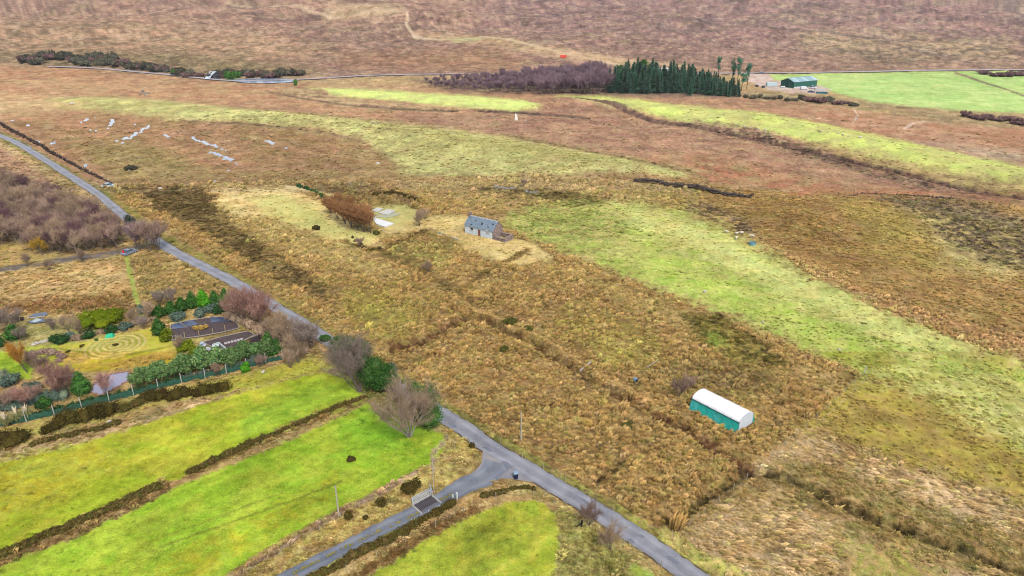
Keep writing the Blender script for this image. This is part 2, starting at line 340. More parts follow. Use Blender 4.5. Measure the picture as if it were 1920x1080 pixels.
    ('P', [(108, 656), (180, 650), (215, 664), (180, 672), (140, 684), (118, 680)], (206, 180, 90), (190, 170, 70), 9, 2, 2, .4, .04, .5, 1),
    ('P', [(175, 688), (300, 660), (330, 655), (325, 672), (250, 690)], (206, 178, 88), (190, 166, 64), 9, 2, 2, .4, .04, .5, 1),
    ('P', [(-200, 655), (20, 660), (60, 690), (60, 710), (-200, 730)], (146, 188, 40), (166, 196, 46), 12, 4, 3, .25, .05, 0, 1),
    ('L', [(110, 655), (160, 662), (200, 666), (250, 664), (320, 650)], (150, 152, 44), (140, 140, 44), 9, 1.5, 1, .3, .03, 0, 1, 1.6),
    ('P', [(316, 600), (440, 592), (470, 606), (500, 640), (480, 662), (400, 672), (370, 655), (325, 645)], (140, 116, 72), (180, 160, 80), 9, 4, 4, .6, .08, .4, 1),
    ('P', [(440, 590), (560, 620), (600, 650), (560, 672), (500, 680), (500, 620)], (188, 150, 110), (150, 116, 84), 9, 6, 6, .7, .15, 1.2, 1),
    # margin below the net fence
    ('P', [(-300, 860), (0, 808), (200, 755), (400, 712), (590, 668), (640, 690), (560, 705), (440, 735), (300, 760), (100, 815), (-300, 920)], (188, 178, 74), (170, 150, 70), 12, 3, 3, .6, .12, 1.0, 1),
    ('P', [(340, 735), (440, 708), (580, 676), (620, 690), (520, 716), (420, 740)], (176, 188, 66), (188, 190, 70), 12, 4, 4, .4, .08, .5, 1),
    ('P', [(-300, 900), (0, 850), (90, 815), (240, 800), (300, 765), (440, 735), (450, 748), (340, 780), (120, 845), (0, 875), (-300, 940)], (206, 174, 126), (150, 116, 66), 9, 4, 6, .9, .15, 1.6, 1),
    # --- the bright green fields
    ('P', [(-500, 960), (0, 868), (110, 845), (330, 777), (430, 742), (520, 718), (598, 700), (650, 700), (720, 742), (560, 800), (345, 893), (230, 935), (100, 992), (0, 1040), (-500, 1200)], (166, 196, 30), (184, 196, 48), 40, 3, 3, .3, .05, 0, 1),
    ('P', [(450, 770), (620, 712), (700, 735), (560, 790), (450, 820)], (140, 188, 34), (156, 196, 44), 30, 20, 10, .3, .05, 0, 1),
    ('P', [(-100, 880), (160, 838), (240, 850), (120, 930), (-100, 1020)], (184, 188, 34), (176, 192, 50), 14, 24, 12, .45, .05, 0, 1),
    ('P', [(-500, 1240), (0, 1052), (130, 1012), (350, 905), (500, 845), (690, 757), (790, 795), (838, 818), (832, 850), (770, 895), (690, 930), (620, 965), (480, 1040), (420, 1085), (200, 1300), (-500, 1400)], (150, 196, 34), (170, 202, 50), 40, 3, 3, .3, .05, 0, 1),
    ('P', [(690, 765), (760, 790), (790, 810), (720, 850), (640, 830), (640, 790)], (126, 186, 30), (140, 192, 34), 30, 20, 10, .3, .05, 0, 1),
    ('P', [(250, 1080), (500, 960), (640, 880), (620, 930), (430, 1050), (380, 1100)], (178, 190, 32), (160, 194, 40), 20, 22, 12, .4, .05, 0, 1),
    ('P', [(640, 1120), (700, 1075), (800, 1012), (880, 967), (960, 940), (1010, 938), (1042, 962), (1050, 1000), (1040, 1090), (1000, 1300), (600, 1300)], (158, 184, 44), (174, 188, 52), 26, 3, 3, .35, .05, 0, 1),
    ('P', [(860, 1005), (930, 980), (940, 990), (880, 1020)], (130, 156, 40), (150, 170, 46), 16, 12, 8, .4, .05, 0, 1),
    ('P', [(1040, 1090), (1050, 985), (1035, 950), (1100, 960), (1180, 1010), (1290, 1085), (1500, 1300), (1000, 1300)], (168, 166, 78), (128, 120, 52), 12, 5, 6, .8, .15, 1.6, 1),
    ('P', [(1180, 1060), (1230, 1060), (1300, 1110), (1200, 1110)], (164, 196, 80), (160, 186, 70), 12, 8, 6, .3, .05, .3, 1),
    # worn lines along the middle green field
    ('L', [(300, 1026), (430, 980), (560, 934), (640, 902)], (120, 140, 34), (140, 160, 40), 10, 2, 2, .4, .03, 0, 1, 1.6),
    ('L', [(270, 1020), (400, 972), (530, 924)], (136, 160, 40), (150, 172, 44), 10, 2, 2, .4, .03, 0, 1, 1.2),
    # field margins
    ('L', [(-60, 1075), (0, 1050), (130, 1000), (230, 952), (308, 914)], (110, 84, 42), (176, 140, 84), 9, 3, 3, .9, .2, 2.4, 0, 12),
    ('L', [(356, 888), (500, 822), (600, 778), (690, 745)], (120, 94, 46), (160, 130, 70), 9, 3, 3, .9, .2, 2.0, 0, 8),
    ('P', [(600, 655), (700, 690), (800, 765), (840, 812), (790, 800), (700, 760), (640, 700)], (130, 124, 58), (96, 110, 46), 10, 5, 4, .7, .15, 1.2, 1),
    ('P', [(838, 818), (826, 790), (870, 808), (905, 842), (900, 868), (870, 890), (830, 915), (780, 945), (720, 972), (660, 1002), (560, 1060), (520, 1090), (420, 1090), (520, 1025), (620, 968), (700, 932), (790, 885), (836, 850)], (198, 182, 92), (168, 138, 66), 10, 4, 4, .9, .15, 2.0, 1),
    ('L', [(440, 1085), (520, 1038), (620, 975), (700, 935), (780, 890)], (190, 160, 128), (160, 128, 96), 7, 2, 3, .8, .15, 1.6, 0, 5),
    ('L', [(838, 820), (812, 850), (812, 880)], (190, 162, 124), (160, 134, 96), 7, 2, 3, .8, .15, 1.2, 0, 5),
    ('P', [(560, 1120), (640, 1070), (760, 1010), (850, 960), (905, 925), (985, 905), (1060, 938), (1170, 1010), (1290, 1090), (1260, 1100), (1160, 1030), (1060, 955), (985, 925), (930, 930), (860, 970), (700, 1070), (640, 1110)], (206, 186, 112), (168, 138, 70), 9, 3, 3, .8, .12, 1.6, 1),
    ('P', [(600, 1120), (700, 1050), (800, 990), (880, 948), (930, 930), (900, 955), (800, 1010), (700, 1075), (640, 1120)], (108, 80, 38), (140, 104, 54), 8, 4, 5, .9, .15, 2.2, 2),
    ('P', [(535, 1100), (640, 1045), (760, 985), (790, 966), (805, 972), (700, 1025), (600, 1085)], (186, 182, 70), (168, 160, 66), 9, 3, 3, .5, .08, .6, 1),
    # verges along the lane
    ('L', [(-120, 225), (20, 262), (75, 295), (165, 347), (245, 400), (320, 455), (420, 508), (530, 574), (600, 615), (720, 690), (840, 768), (935, 830), (1040, 893), (1140, 952), (1240, 1015), (1310, 1062), (1500, 1190)], (150, 132, 62), (130, 128, 52), 8, 2, 2, .7, .1, .8, 1, 10),
    ('L', [(735, 705), (850, 778), (945, 835), (1050, 900), (1150, 957), (1250, 1015), (1330, 1065)], (152, 148, 58), (112, 108, 44), 9, 3, 3, .8, .1, .8, 1, 13),
    ('L', [(1250, 1000), (1300, 1040), (1400, 1090)], (186, 184, 78), (198, 176, 96), 9, 4, 3, .7, .1, .8, 1, 14),
    ('L', [(1300, 1000), (1360, 940), (1420, 890), (1470, 850), (1560, 770), (1630, 706)], (190, 164, 104), (160, 140, 80), 7, 1.5, 1, .6, .08, .8, 1, 1.2),
    # road beds
    ('L', [(-120, 215), (0, 252), (60, 283), (120, 322), (180, 360), (253, 418), (333, 477), (433, 527), (533, 587), (603, 630), (827, 777), (917, 837), (1023, 903), (1123, 960), (1223, 1027), (1290, 1075), (1340, 1110), (1500, 1220)], (92, 86, 84), (80, 76, 70), 8, 1, 0, .2, 0, 0, 1, -1.9),
]
# paths, tracks and bare earth drawn on the ground
TRACKS = [
    ('L', [(-60, 510), (0, 506), (60, 497), (120, 488), (200, 478), (235, 470), (290, 452)], (120, 112, 108), (104, 92, 80), 8, 1.5, 1, .3, .02, 0, 1, 5),
    ('L', [(1165, 124), (1050, 99), (950, 77), (900, 66)], (196, 172, 130), (186, 160, 120), 8, 1, 1, .3, .02, 0, 1, 1.6),
    ('L', [(840, 72), (800, 70), (775, 64), (762, 50), (766, 36)], (196, 176, 140), (180, 156, 120), 8, 1, 1, .3, .02, 0, 1, 2.2),
    ('L', [(766, 36), (730, 32), (640, 26)], (190, 168, 126), (180, 156, 120), 8, 1, 1, .3, .02, 0, 1, 1.0),
    ('L', [(640, 26), (560, 14), (440, 2), (360, -10)], (192, 168, 128), (180, 156, 120), 8, 1, 1, .3, .02, 0, 1, 1.0),
    ('L', [(1300, 126), (1170, 112), (1060, 98)], (190, 164, 120), (180, 156, 120), 8, 1, 1, .3, .02, 0, 1, 1.2),
    ('L', [(1600, 205), (1608, 215), (1600, 230)], (206, 180, 150), (190, 160, 120), 8, .8, 1, .3, .02, 0, 1, 1),
    ('L', [(1695, 241), (1710, 232), (1735, 228)], (206, 188, 166), (190, 160, 120), 8, .8, 1, .3, .02, 0, 1, 1),
    ('L', [(640, 370), (600, 362), (540, 350)], (204, 180, 120), (190, 164, 104), 8, 2, 1, .3, .02, 0, 1, 3),
    ('L', [(1280, 384), (1340, 408), (1400, 445)], (150, 136, 70), (176, 158, 84), 8, 1, 1, .5, .02, 0, 1, 1),
    ('L', [(1050, 70), (1150, 62), (1280, 52)], (108, 92, 84), (150, 124, 108), 8, 1.2, 2, .5, .1, 0, 1, 1),
    ('L', [(1280, 50), (1420, 54), (1560, 60), (1720, 68)], (92, 82, 78), (130, 110, 96), 8, 1.2, 2, .5, .1, 0, 1, 1.2),
    ('L', [(1340, 60), (1380, 85), (1415, 108)], (100, 84, 76), (130, 110, 96), 8, 1.2, 2, .5, .1, 0, 1, 1),
    ('L', [(1680, 80), (1740, 100), (1820, 118)], (100, 88, 78), (130, 110, 96), 8, 1.2, 2, .5, .1, 0, 1, 1.2),
]
COVER = COVER + TRACKS
LAB = land(217, 649)
_a, _b = land(30, 1040), land(690, 750)
_l = math.dist(_a, _b)
FDIR = ((_b[0] - _a[0]) / _l, (_b[1] - _a[1]) / _l)


MIXK = .72


def paint(x, y):
    u, v = chart(x, y)
    r = np.hypot(x, y)
    az = np.arctan2(x, y)
    p = F * az
    q = F * np.log(np.maximum(r, 1.0))
    n = x.shape[0]
    col = np.empty((n, 3))
    col[:] = lin((170, 138, 84))
    con = np.full(n, .7)
    rel = np.full(n, .2)
    den = np.full(n, 1.0)
    typ = np.full(n, 1, np.int8)
    lm = np.zeros(n)
    wu = fbm(p / 16, q / 16, 31, 4) - .5
    wv = fbm(p / 16, q / 16, 57, 4) - .5
    wu2 = fbm(p / 4.5, q / 4.5, 131, 2) - .5
    wv2 = fbm(p / 4.5, q / 4.5, 157, 2) - .5
    wide = fbm(p / 90, q / 90, 77, 3) - .5
    gapn = fbm(p / 13, q / 13, 171, 3)
    cache = {}

    def patch(sz):
        k = int(round(sz))
        if k not in cache:
            cache[k] = fbm(p / k, q / k, 100 + k, 4, .6)
        return cache[k]
    for i, L in enumerate(COVER):
        kind, pts, c1, c2, ps, soft, wav, ct, rl, dn, ty = L[:11]
        hw = abs(L[11]) if kind == 'L' else 0
        xs = [a[0] for a in pts]
        ys = [a[1] for a in pts]
        m_ = soft * 1.5 + wav * 4 + hw * 3 + 4
        m = (u > min(xs) - m_) & (u < max(xs) + m_) & (v > min(ys) - m_) & (v < max(ys) + m_) & (y > 5)
        if not m.any():
            continue
        idx = np.nonzero(m)[0]
        fore = np.clip((v[idx] + 20) / 1100, .12, .8)      # a wobble of the outline is flatter the farther it lies
        if kind == 'P' and rl > .06:
            soft, wav = soft * 1.5, wav * 1.5
        uu = u[idx] + (wu[idx] * 3.0 + wu2[idx] * 2.2) * wav
        vv = v[idx] + (wv[idx] * 3.0 + wv2[idx] * 2.2) * wav * fore * 1.2
        if kind == 'P':
            d = dist_poly(uu, vv, pts, True)
            a = 1 - sstep(-soft, soft, d)
        else:
            if L[11] < 0:
                d = dist_poly(x[idx], y[idx], ROADW if 'ROADW' in globals() else W(pts), False)
                a = 1 - sstep(abs(L[11]) - .4, abs(L[11]) + .1, d)
            else:
                d = dist_poly(uu, vv, pts, False)
                a = 1 - sstep(hw - soft * .5, hw + soft, d)
                if hw > 3.5:
                    a = a * (.5 + .5 * sstep(.36, .52, gapn[idx]))
        k = a > 0.002
        if not k.any():
            continue
        idx = idx[k]
        a = a[k]
        t = sstep(.36, .64, patch(ps)[idx] + wide[idx] * .25)
        cc = lin(c1)[None] * (1 - t[:, None]) + lin(c2)[None] * t[:, None]
        col[idx] = col[idx] * (1 - a[:, None]) + cc * a[:, None]
        con[idx] = con[idx] * (1 - a) + ct * a
        if kind == 'L':
            lm[idx] = np.maximum(lm[idx], a)
        rel[idx] = rel[idx] * (1 - a) + rl * a
        den[idx] = den[idx] * (1 - a) + dn * a
        hard = a > .3 + .4 * RNG.random(a.shape[0])
        typ[idx[hard]] = ty
    # the turf labyrinth: low rings cut in the lawn
    dl = np.hypot(x - LAB[0], y - LAB[1])
    ring = (dl < 5.6)
    rr = 0.5 + 0.5 * np.cos(dl * 2 * math.pi / 1.12 + .6)
    a = np.where(ring, sstep(.35, .75, rr), 0)
    base = lin((160, 160, 44))
    col[ring] = base
    col = col * (1 - a[:, None]) + lin((208, 186, 110))[None] * a[:, None]
    rel = np.where(ring, 0.02, rel)
    con = np.where(ring, .25, con)
    den = np.where(ring, 0, den)
    extra = a * 0.14
    # big, soft drifts of tone and fine scatter
    big = fbm(p / 60, q / 60, 9, 4) - .5
    fine = fbm(p / 5, q / 5, 19, 3, .7) - .5
    col = col * (1 + (big * .35 * (0.3 + con) + fine * 1.0 * con)[:, None])
    # every growing surface shares some straw, moss and peat with its neighbours
    mixn = fbm(p / 20, q / 13, 201, 5, .62)
    mix2 = fbm(p / 28 + 9, q / 16, 211, 5, .62)
    mix3 = fbm(p / 9 + 5, q / 5, 221, 4, .62)
    for f_, lo_, hi_, c_, am in ((mixn, .55, .7, (206, 182, 120), .5), (mixn, .45, .3, (120, 96, 60), .45), (mix2, .56, .7, (158, 160, 78), .45), (mix2, .44, .32, (166, 130, 104), .4), (mix3, .6, .72, (92, 74, 50), .35), (mix3, .4, .3, (210, 190, 138), .35)):
        a_ = sstep(lo_, hi_, f_) * am * np.where(v < 140, .4, MIXK) * (1 - .6 * sstep(2.6, 3.4, den)) * np.where((typ == 2) & (v > 300), .4, 1) * np.clip((con - .25) * 1.6, 0, 1) * (1 - .75 * lm)
        col = col * (1 - a_[:, None]) + lin(c_)[None] * a_[:, None]
    # long faint lines in the mown fields, left by grazing and machines
    fx, fy = FDIR
    al, ac = x * fx + y * fy, -x * fy + y * fx
    ln_ = fbm(al / 26, ac / 1.5, 231, 4, .6) - .5
    fl_ = fbm(x / 5, y / 5, 241, 4, .6) - .5
    gm = (con < .5) & (v > 660)
    col = np.where(gm[:, None], col * np.array([.86, .76, .7])[None], col)
    con = np.where(gm, np.maximum(con, .5), con)
    gm2 = gm & (lm < .2) & (den < .4)
    den = np.where(gm2, 2.8, den)
    typ = np.where(gm2, 3, typ)
    col = np.where(gm[:, None], col * (1 + ln_ * .5 + fl_ * .35)[:, None], col)
    col[:, 2] = np.where(gm, col[:, 2] * (1 + ln_ * .8) + .003, col[:, 2])
    dung = sstep(.88, .93, vnoise(x / .8, y / .8, 251)) * sstep(.5, .6, vnoise(x / 14, y / 14, 261))
    col = np.where(gm[:, None], col * (1 - .45 * dung)[:, None], col)
    far = sstep(450, 900, r)
    streak = fbm(p / 26 + q / 60, q / 7, 23, 4, .6)
    fleck = fbm(u / 9 + v / 7, v / 2.6, 27, 3, .6)
    fleck2 = fbm(u / 30 - v / 5, v / 6, 29, 4, .6)
    hillm = sstep(150, 128, v)[:, None]
    col = col * (1 - hillm) + col * np.array([.93, .87, .85])[None] * hillm
    dk = sstep(.58, .72, fleck) * far * con
    dk2 = sstep(.58, .7, fleck2) * far * con
    lt = sstep(.4, .28, fleck) * far * con
    col = col * (1 - .45 * dk[:, None]) * (1 - .3 * dk2[:, None])
    col = col + (lin((206, 172, 136))[None] - col) * (.32 * lt[:, None])
    col[:, 0] *= 1 + (fbm(p / 24, q / 24, 41, 3) - .5) * .25
    lum = col @ np.array([.3, .59, .11])
    sat = np.where(v < 360, .8, np.where(gm, .95, .9))
    col = lum[:, None] + (col - lum[:, None]) * sat[:, None]
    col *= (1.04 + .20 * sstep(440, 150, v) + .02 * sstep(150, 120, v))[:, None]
    return np.clip(col, .003, 1), con, rel, den, typ, extra, p, q, r


ROADPX = [(-120, 215), (-60, 234), (0, 254), (30, 267), (60, 283.5), (90, 302.5), (119, 321.5), (150, 341), (180, 360), (217, 390), (253, 419), (290, 448), (333, 476), (383, 502), (433, 527), (483, 556.5), (533, 587), (583, 617), (640, 655), (700, 694), (760, 733), (827, 776), (873, 805), (917, 837), (970, 869), (1023, 901), (1073, 931), (1123, 960), (1173, 993), (1223, 1026), (1290, 1074), (1340, 1110), (1420, 1165), (1520, 1235)]
ROADW = W(ROADPX)
for L in COVER:
    pass


# keep-out polylines where nothing tufty may stand (world, half width m)
TRKPX = [(935, 868), (925, 880), (903, 897), (870, 913), (837, 933), (803, 950), (773, 967), (723, 990), (673, 1017), (640, 1034), (560, 1075), (500, 1106), (420, 1150)]
TRKW = W(TRKPX)
KEEP = [(ROADW, 1.8), (TRKW, 1.55), (W([(-60, 510), (0, 506), (60, 497), (120, 488), (200, 478), (235, 470), (290, 452)]), 1.6)]
KEEPC = []      # (x, y, radius)
# bog pools: (polyline, half width px)
POOLS = [
    ([(148, 231), (156, 226), (168, 222), (178, 222)], 2.6), ([(201, 240), (207, 234), (212, 228), (209, 225)], 2.6), ([(150, 242), (166, 241), (180, 243)], 1.7), ([(180, 243), (194, 240)], 1.8),
    ([(281, 236), (270, 243), (258, 251), (246, 256)], 2.4), ([(241, 258), (228, 261), (219, 264), (232, 268)], 2.2), ([(-6, 228), (12, 226), (30, 226)], 1.6), ([(28, 238), (46, 236), (66, 236)], 1.5),
    ([(66, 236), (95, 233), (125, 231)], .9), ([(300, 254), (308, 252), (316, 257), (323, 257)], 2.0), ([(233, 230), (240, 232)], 1.5), ([(246, 228), (254, 234)], 1.6), ([(226, 241), (232, 241)], 1.2),
    ([(355, 259), (364, 262), (376, 265), (388, 269)], 3.2), ([(388, 270), (402, 274), (414, 280), (425, 283)], 2.6), ([(395, 285), (408, 289), (420, 294), (436, 297)], 3.6), ([(422, 297), (436, 299)], 3.0),
    ([(444, 289), (451, 291)], 1.8), ([(440, 303), (447, 309), (453, 311)], 1.9), ([(426, 319), (434, 317)], 1.8), ([(416, 328), (408, 332), (400, 339)], 1.8), ([(485, 263), (500, 266), (512, 270)], 2.2),
    ([(510, 272), (520, 275), (526, 274)], 2.2), ([(534, 279), (546, 281)], 1.4), ([(68, 263), (78, 266)], 2.2), ([(92, 269), (106, 268)], 2.2), ([(98, 264), (106, 264)], 1.4), ([(157, 310), (162, 311)], 1.8), ([(132, 306), (138, 307)], 1.6),
    ([(183, 214), (194, 213)], 1.4), ([(340, 345), (346, 347)], 1.2), ([(1474, 326), (1462, 322)], 1.0), ([(1690, 242), (1700, 238), (1712, 233)], 1.0), ([(1606, 210), (1609, 218), (1604, 228)], .9),
]
POND = [(172, 736), (176, 722), (190, 709), (210, 702), (238, 698), (248, 703), (246, 712), (228, 722), (205, 734), (188, 742)]


def relief(x, y, rel, p, q, r, extra):
    near = 1 - sstep(150, 240, r)
    h = fbm(x / .95, y / .95, 3, 2, .5) - .45
    h2 = fbm(p / 8, q / 8, 4, 3, .6) - .45
    z = rel * (h * near * 1.3 + h2 * (1 - near) * np.minimum(r, 900) / 150 * 1.3)
    k = np.ones_like(z)
    for pts, wd in KEEP:
        d = dist_poly(x, y, pts, False)
        k *= sstep(wd, wd + 1.2, d)
    for cx, cy, cr in KEEPC:
        k *= sstep(cr, cr * 1.3, np.hypot(x - cx, y - cy))
    return z * k + extra


def zat(x, y):
    a = np.array([float(x)])
    b = np.array([float(y)])
    return float(hsmooth(a, b)[0])


def at(u, v, dz=0.0):
    x, y = land(u, v)
    return Vector((x, y, zat(x, y) + dz))


def scl(u, v):
    """photo pixels per metre at that place"""
    x, y = land(u, v)
    z = float(hbase(x, y))
    f = y * math.cos(PITCH) + (HC - z) * math.sin(PITCH)
    return F / f


# ------------------------------------------------------------------ materials
MATS = {}


def nodes(m):
    m.use_nodes = True
    t = m.node_tree
    t.nodes.clear()
    o = t.nodes.new('ShaderNodeOutputMaterial')
    return t, o


def mat(name, col, rough=.8, col2=None, scale=3.0, bump=.0, metal=0.0, spec=.3, detail=4, lo=.35, hi=.65):
    """plain procedural paint / stone / wood: two tones of noise, fine relief"""
    if name in MATS:
        return MATS[name]
    m = bpy.data.materials.new(name)
    t, o = nodes(m)
    b = t.nodes.new('ShaderNodeBsdfPrincipled')
    b.inputs['Roughness'].default_value = rough
    b.inputs['Metallic'].default_value = metal
    b.inputs['Specular IOR Level'].default_value = spec
    tc = t.nodes.new('ShaderNodeTexCoord')
    n = t.nodes.new('ShaderNodeTexNoise')
    n.inputs['Scale'].default_value = scale
    n.inputs['Detail'].default_value = detail
    n.inputs['Roughness'].default_value = .65
    cr = t.nodes.new('ShaderNodeValToRGB')
    c1 = alb(col)
    c2 = alb(col2) if col2 is not None else c1 * .75
    cr.color_ramp.elements[0].position = lo
    cr.color_ramp.elements[1].position = hi
    cr.color_ramp.elements[0].color = (*c1, 1)
    cr.color_ramp.elements[1].color = (*c2, 1)
    t.links.new(tc.outputs['Object'], n.inputs['Vector'])
    t.links.new(n.outputs['Fac'], cr.inputs['Fac'])
    t.links.new(cr.outputs['Color'], b.inputs['Base Color'])
    if bump:
        bp = t.nodes.new('ShaderNodeBump')
        bp.inputs['Strength'].default_value = bump
        bp.inputs['Distance'].default_value = .05
        t.links.new(n.outputs['Fac'], bp.inputs['Height'])
        t.links.new(bp.outputs['Normal'], b.inputs['Normal'])
    t.links.new(b.outputs[0], o.inputs['Surface'])
    MATS[name] = m
    return m


def leafmat(name, cols, jit=.25):
    """foliage or twigs: each leaf its own tone, each plant its own brightness"""
    if name in MATS:
        return MATS[name]
    m = bpy.data.materials.new(name)
    t, o = nodes(m)
    g = t.nodes.new('ShaderNodeNewGeometry')
    cr = t.nodes.new('ShaderNodeValToRGB')
    els = cr.color_ramp.elements
    for i, c in enumerate(cols):
        p = i / (len(cols) - 1)
        e = els[0] if i == 0 else (els[1] if i == 1 else els.new(p))
        e.position = p
        e.color = (*alb(c), 1)
    for i, c in enumerate(cols):
        els[i].position = i / (len(cols) - 1)
        els[i].color = (*alb(c), 1)
    oi = t.nodes.new('ShaderNodeObjectInfo')
    mr = t.nodes.new('ShaderNodeMapRange')
    mr.inputs['To Min'].default_value = 1 - jit
    mr.inputs['To Max'].default_value = 1 + jit
    hv = t.nodes.new('ShaderNodeHueSaturation')
    t.links.new(g.outputs['Random Per Island'], cr.inputs['Fac'])
    t.links.new(oi.outputs['Random'], mr.inputs['Value'])
    t.links.new(mr.outputs['Result'], hv.inputs['Value'])
    t.links.new(cr.outputs['Color'], hv.inputs['Color'])
    d = t.nodes.new('ShaderNodeBsdfDiffuse')
    vm = t.nodes.new('ShaderNodeVectorMath')
    vm.operation = 'MULTIPLY_ADD'
    vm.inputs[1].default_value = (.7, .7, .7)
    vm.inputs[2].default_value = (0, 0, .35)
    vn = t.nodes.new('ShaderNodeVectorMath')
    vn.operation = 'NORMALIZE'
    t.links.new(g.outputs['Normal'], vm.inputs[0])
    t.links.new(vm.outputs[0], vn.inputs[0])
    t.links.new(vn.outputs[0], d.inputs['Normal'])
    tr = t.nodes.new('ShaderNodeBsdfTranslucent')
    mix = t.nodes.new('ShaderNodeMixShader')
    mix.inputs[0].default_value = .22
    t.links.new(hv.outputs['Color'], d.inputs['Color'])
    t.links.new(hv.outputs['Color'], tr.inputs['Color'])
    t.links.new(d.outputs[0], mix.inputs[1])
    t.links.new(tr.outputs[0], mix.inputs[2])
    t.links.new(mix.outputs[0], o.inputs['Surface'])
    MATS[name] = m
    return m


def ground_mat():
    m = bpy.data.materials.new('turf_and_moor')
    t, o = nodes(m)
    L = t.links.new
    at_ = t.nodes.new('ShaderNodeAttribute')
    at_.attribute_name = 'cover'
    ac = t.nodes.new('ShaderNodeAttribute')
    ac.attribute_name = 'contrast'
    tc = t.nodes.new('ShaderNodeTexCoord')
    ns = []
    for s, d in ((4.5, 4), (.7, 4), (.12, 4)):
        n = t.nodes.new('ShaderNodeTexNoise')
        n.inputs['Scale'].default_value = s
        n.inputs['Detail'].default_value = d
        n.inputs['Roughness'].default_value = .7
        L(tc.outputs['Object'], n.inputs['Vector'])
        ns.append(n)
    s1 = t.nodes.new('ShaderNodeMath')
    s1.operation = 'ADD'
    L(ns[0].outputs['Fac'], s1.inputs[0])
    L(ns[1].outputs['Fac'], s1.inputs[1])
    s2 = t.nodes.new('ShaderNodeMath')
    s2.operation = 'ADD'
    L(s1.outputs[0], s2.inputs[0])
    L(ns[2].outputs['Fac'], s2.inputs[1])
    sub = t.nodes.new('ShaderNodeMath')
    sub.operation = 'SUBTRACT'
    L(s2.outputs[0], sub.inputs[0])
    sub.inputs[1].default_value = 1.5
    k = t.nodes.new('ShaderNodeMath')
    k.operation = 'MULTIPLY_ADD'
    L(ac.outputs['Fac'], k.inputs[0])
    k.inputs[1].default_value = 2.3
    k.inputs[2].default_value = .25
    mu = t.nodes.new('ShaderNodeMath')
    mu.operation = 'MULTIPLY_ADD'
    L(sub.outputs[0], mu.inputs[0])
    L(k.outputs[0], mu.inputs[1])
    mu.inputs[2].default_value = 1.0
    mx = t.nodes.new('ShaderNodeMath')
    mx.operation = 'MAXIMUM'
    L(mu.outputs[0], mx.inputs[0])
    mx.inputs[1].default_value = .25
    hv = t.nodes.new('ShaderNodeHueSaturation')
    L(mx.outputs[0], hv.inputs['Value'])
    L(at_.outputs['Color'], hv.inputs['Color'])
    b = t.nodes.new('ShaderNodeBsdfDiffuse')
    L(hv.outputs['Color'], b.inputs['Color'])
    bp = t.nodes.new('ShaderNodeBump')
    bp.inputs['Distance'].default_value = .25
    bs = t.nodes.new('ShaderNodeMath')
    bs.operation = 'MULTIPLY_ADD'
    L(ac.outputs['Fac'], bs.inputs[0])
    bs.inputs[1].default_value = .6
    bs.inputs[2].default_value = .1
    L(bs.outputs[0], bp.inputs['Strength'])
    L(s1.outputs[0], bp.inputs['Height'])
    L(bp.outputs['Normal'], b.inputs['Normal'])
    L(b.outputs[0], o.inputs['Surface'])
    return m


# ------------------------------------------------------------------ mesh helpers
def tri_mesh(name, v, f, smooth=False):
    v = np.asarray(v, np.float32)
    f = np.asarray(f, np.int32)
    k = f.shape[1]
    me = bpy.data.meshes.new(name)
    me.vertices.add(len(v))
    me.vertices.foreach_set('co', v.ravel())
    me.loops.add(f.size)
    me.loops.foreach_set('vertex_index', f.ravel())
    me.polygons.add(len(f))
    me.polygons.foreach_set('loop_start', np.arange(0, f.size, k, dtype=np.int32))
    me.polygons.foreach_set('loop_total', np.full(len(f), k, np.int32))
    if smooth:
        me.polygons.foreach_set('use_smooth', np.ones(len(f), bool))
    me.update(calc_edges=True)
    return me


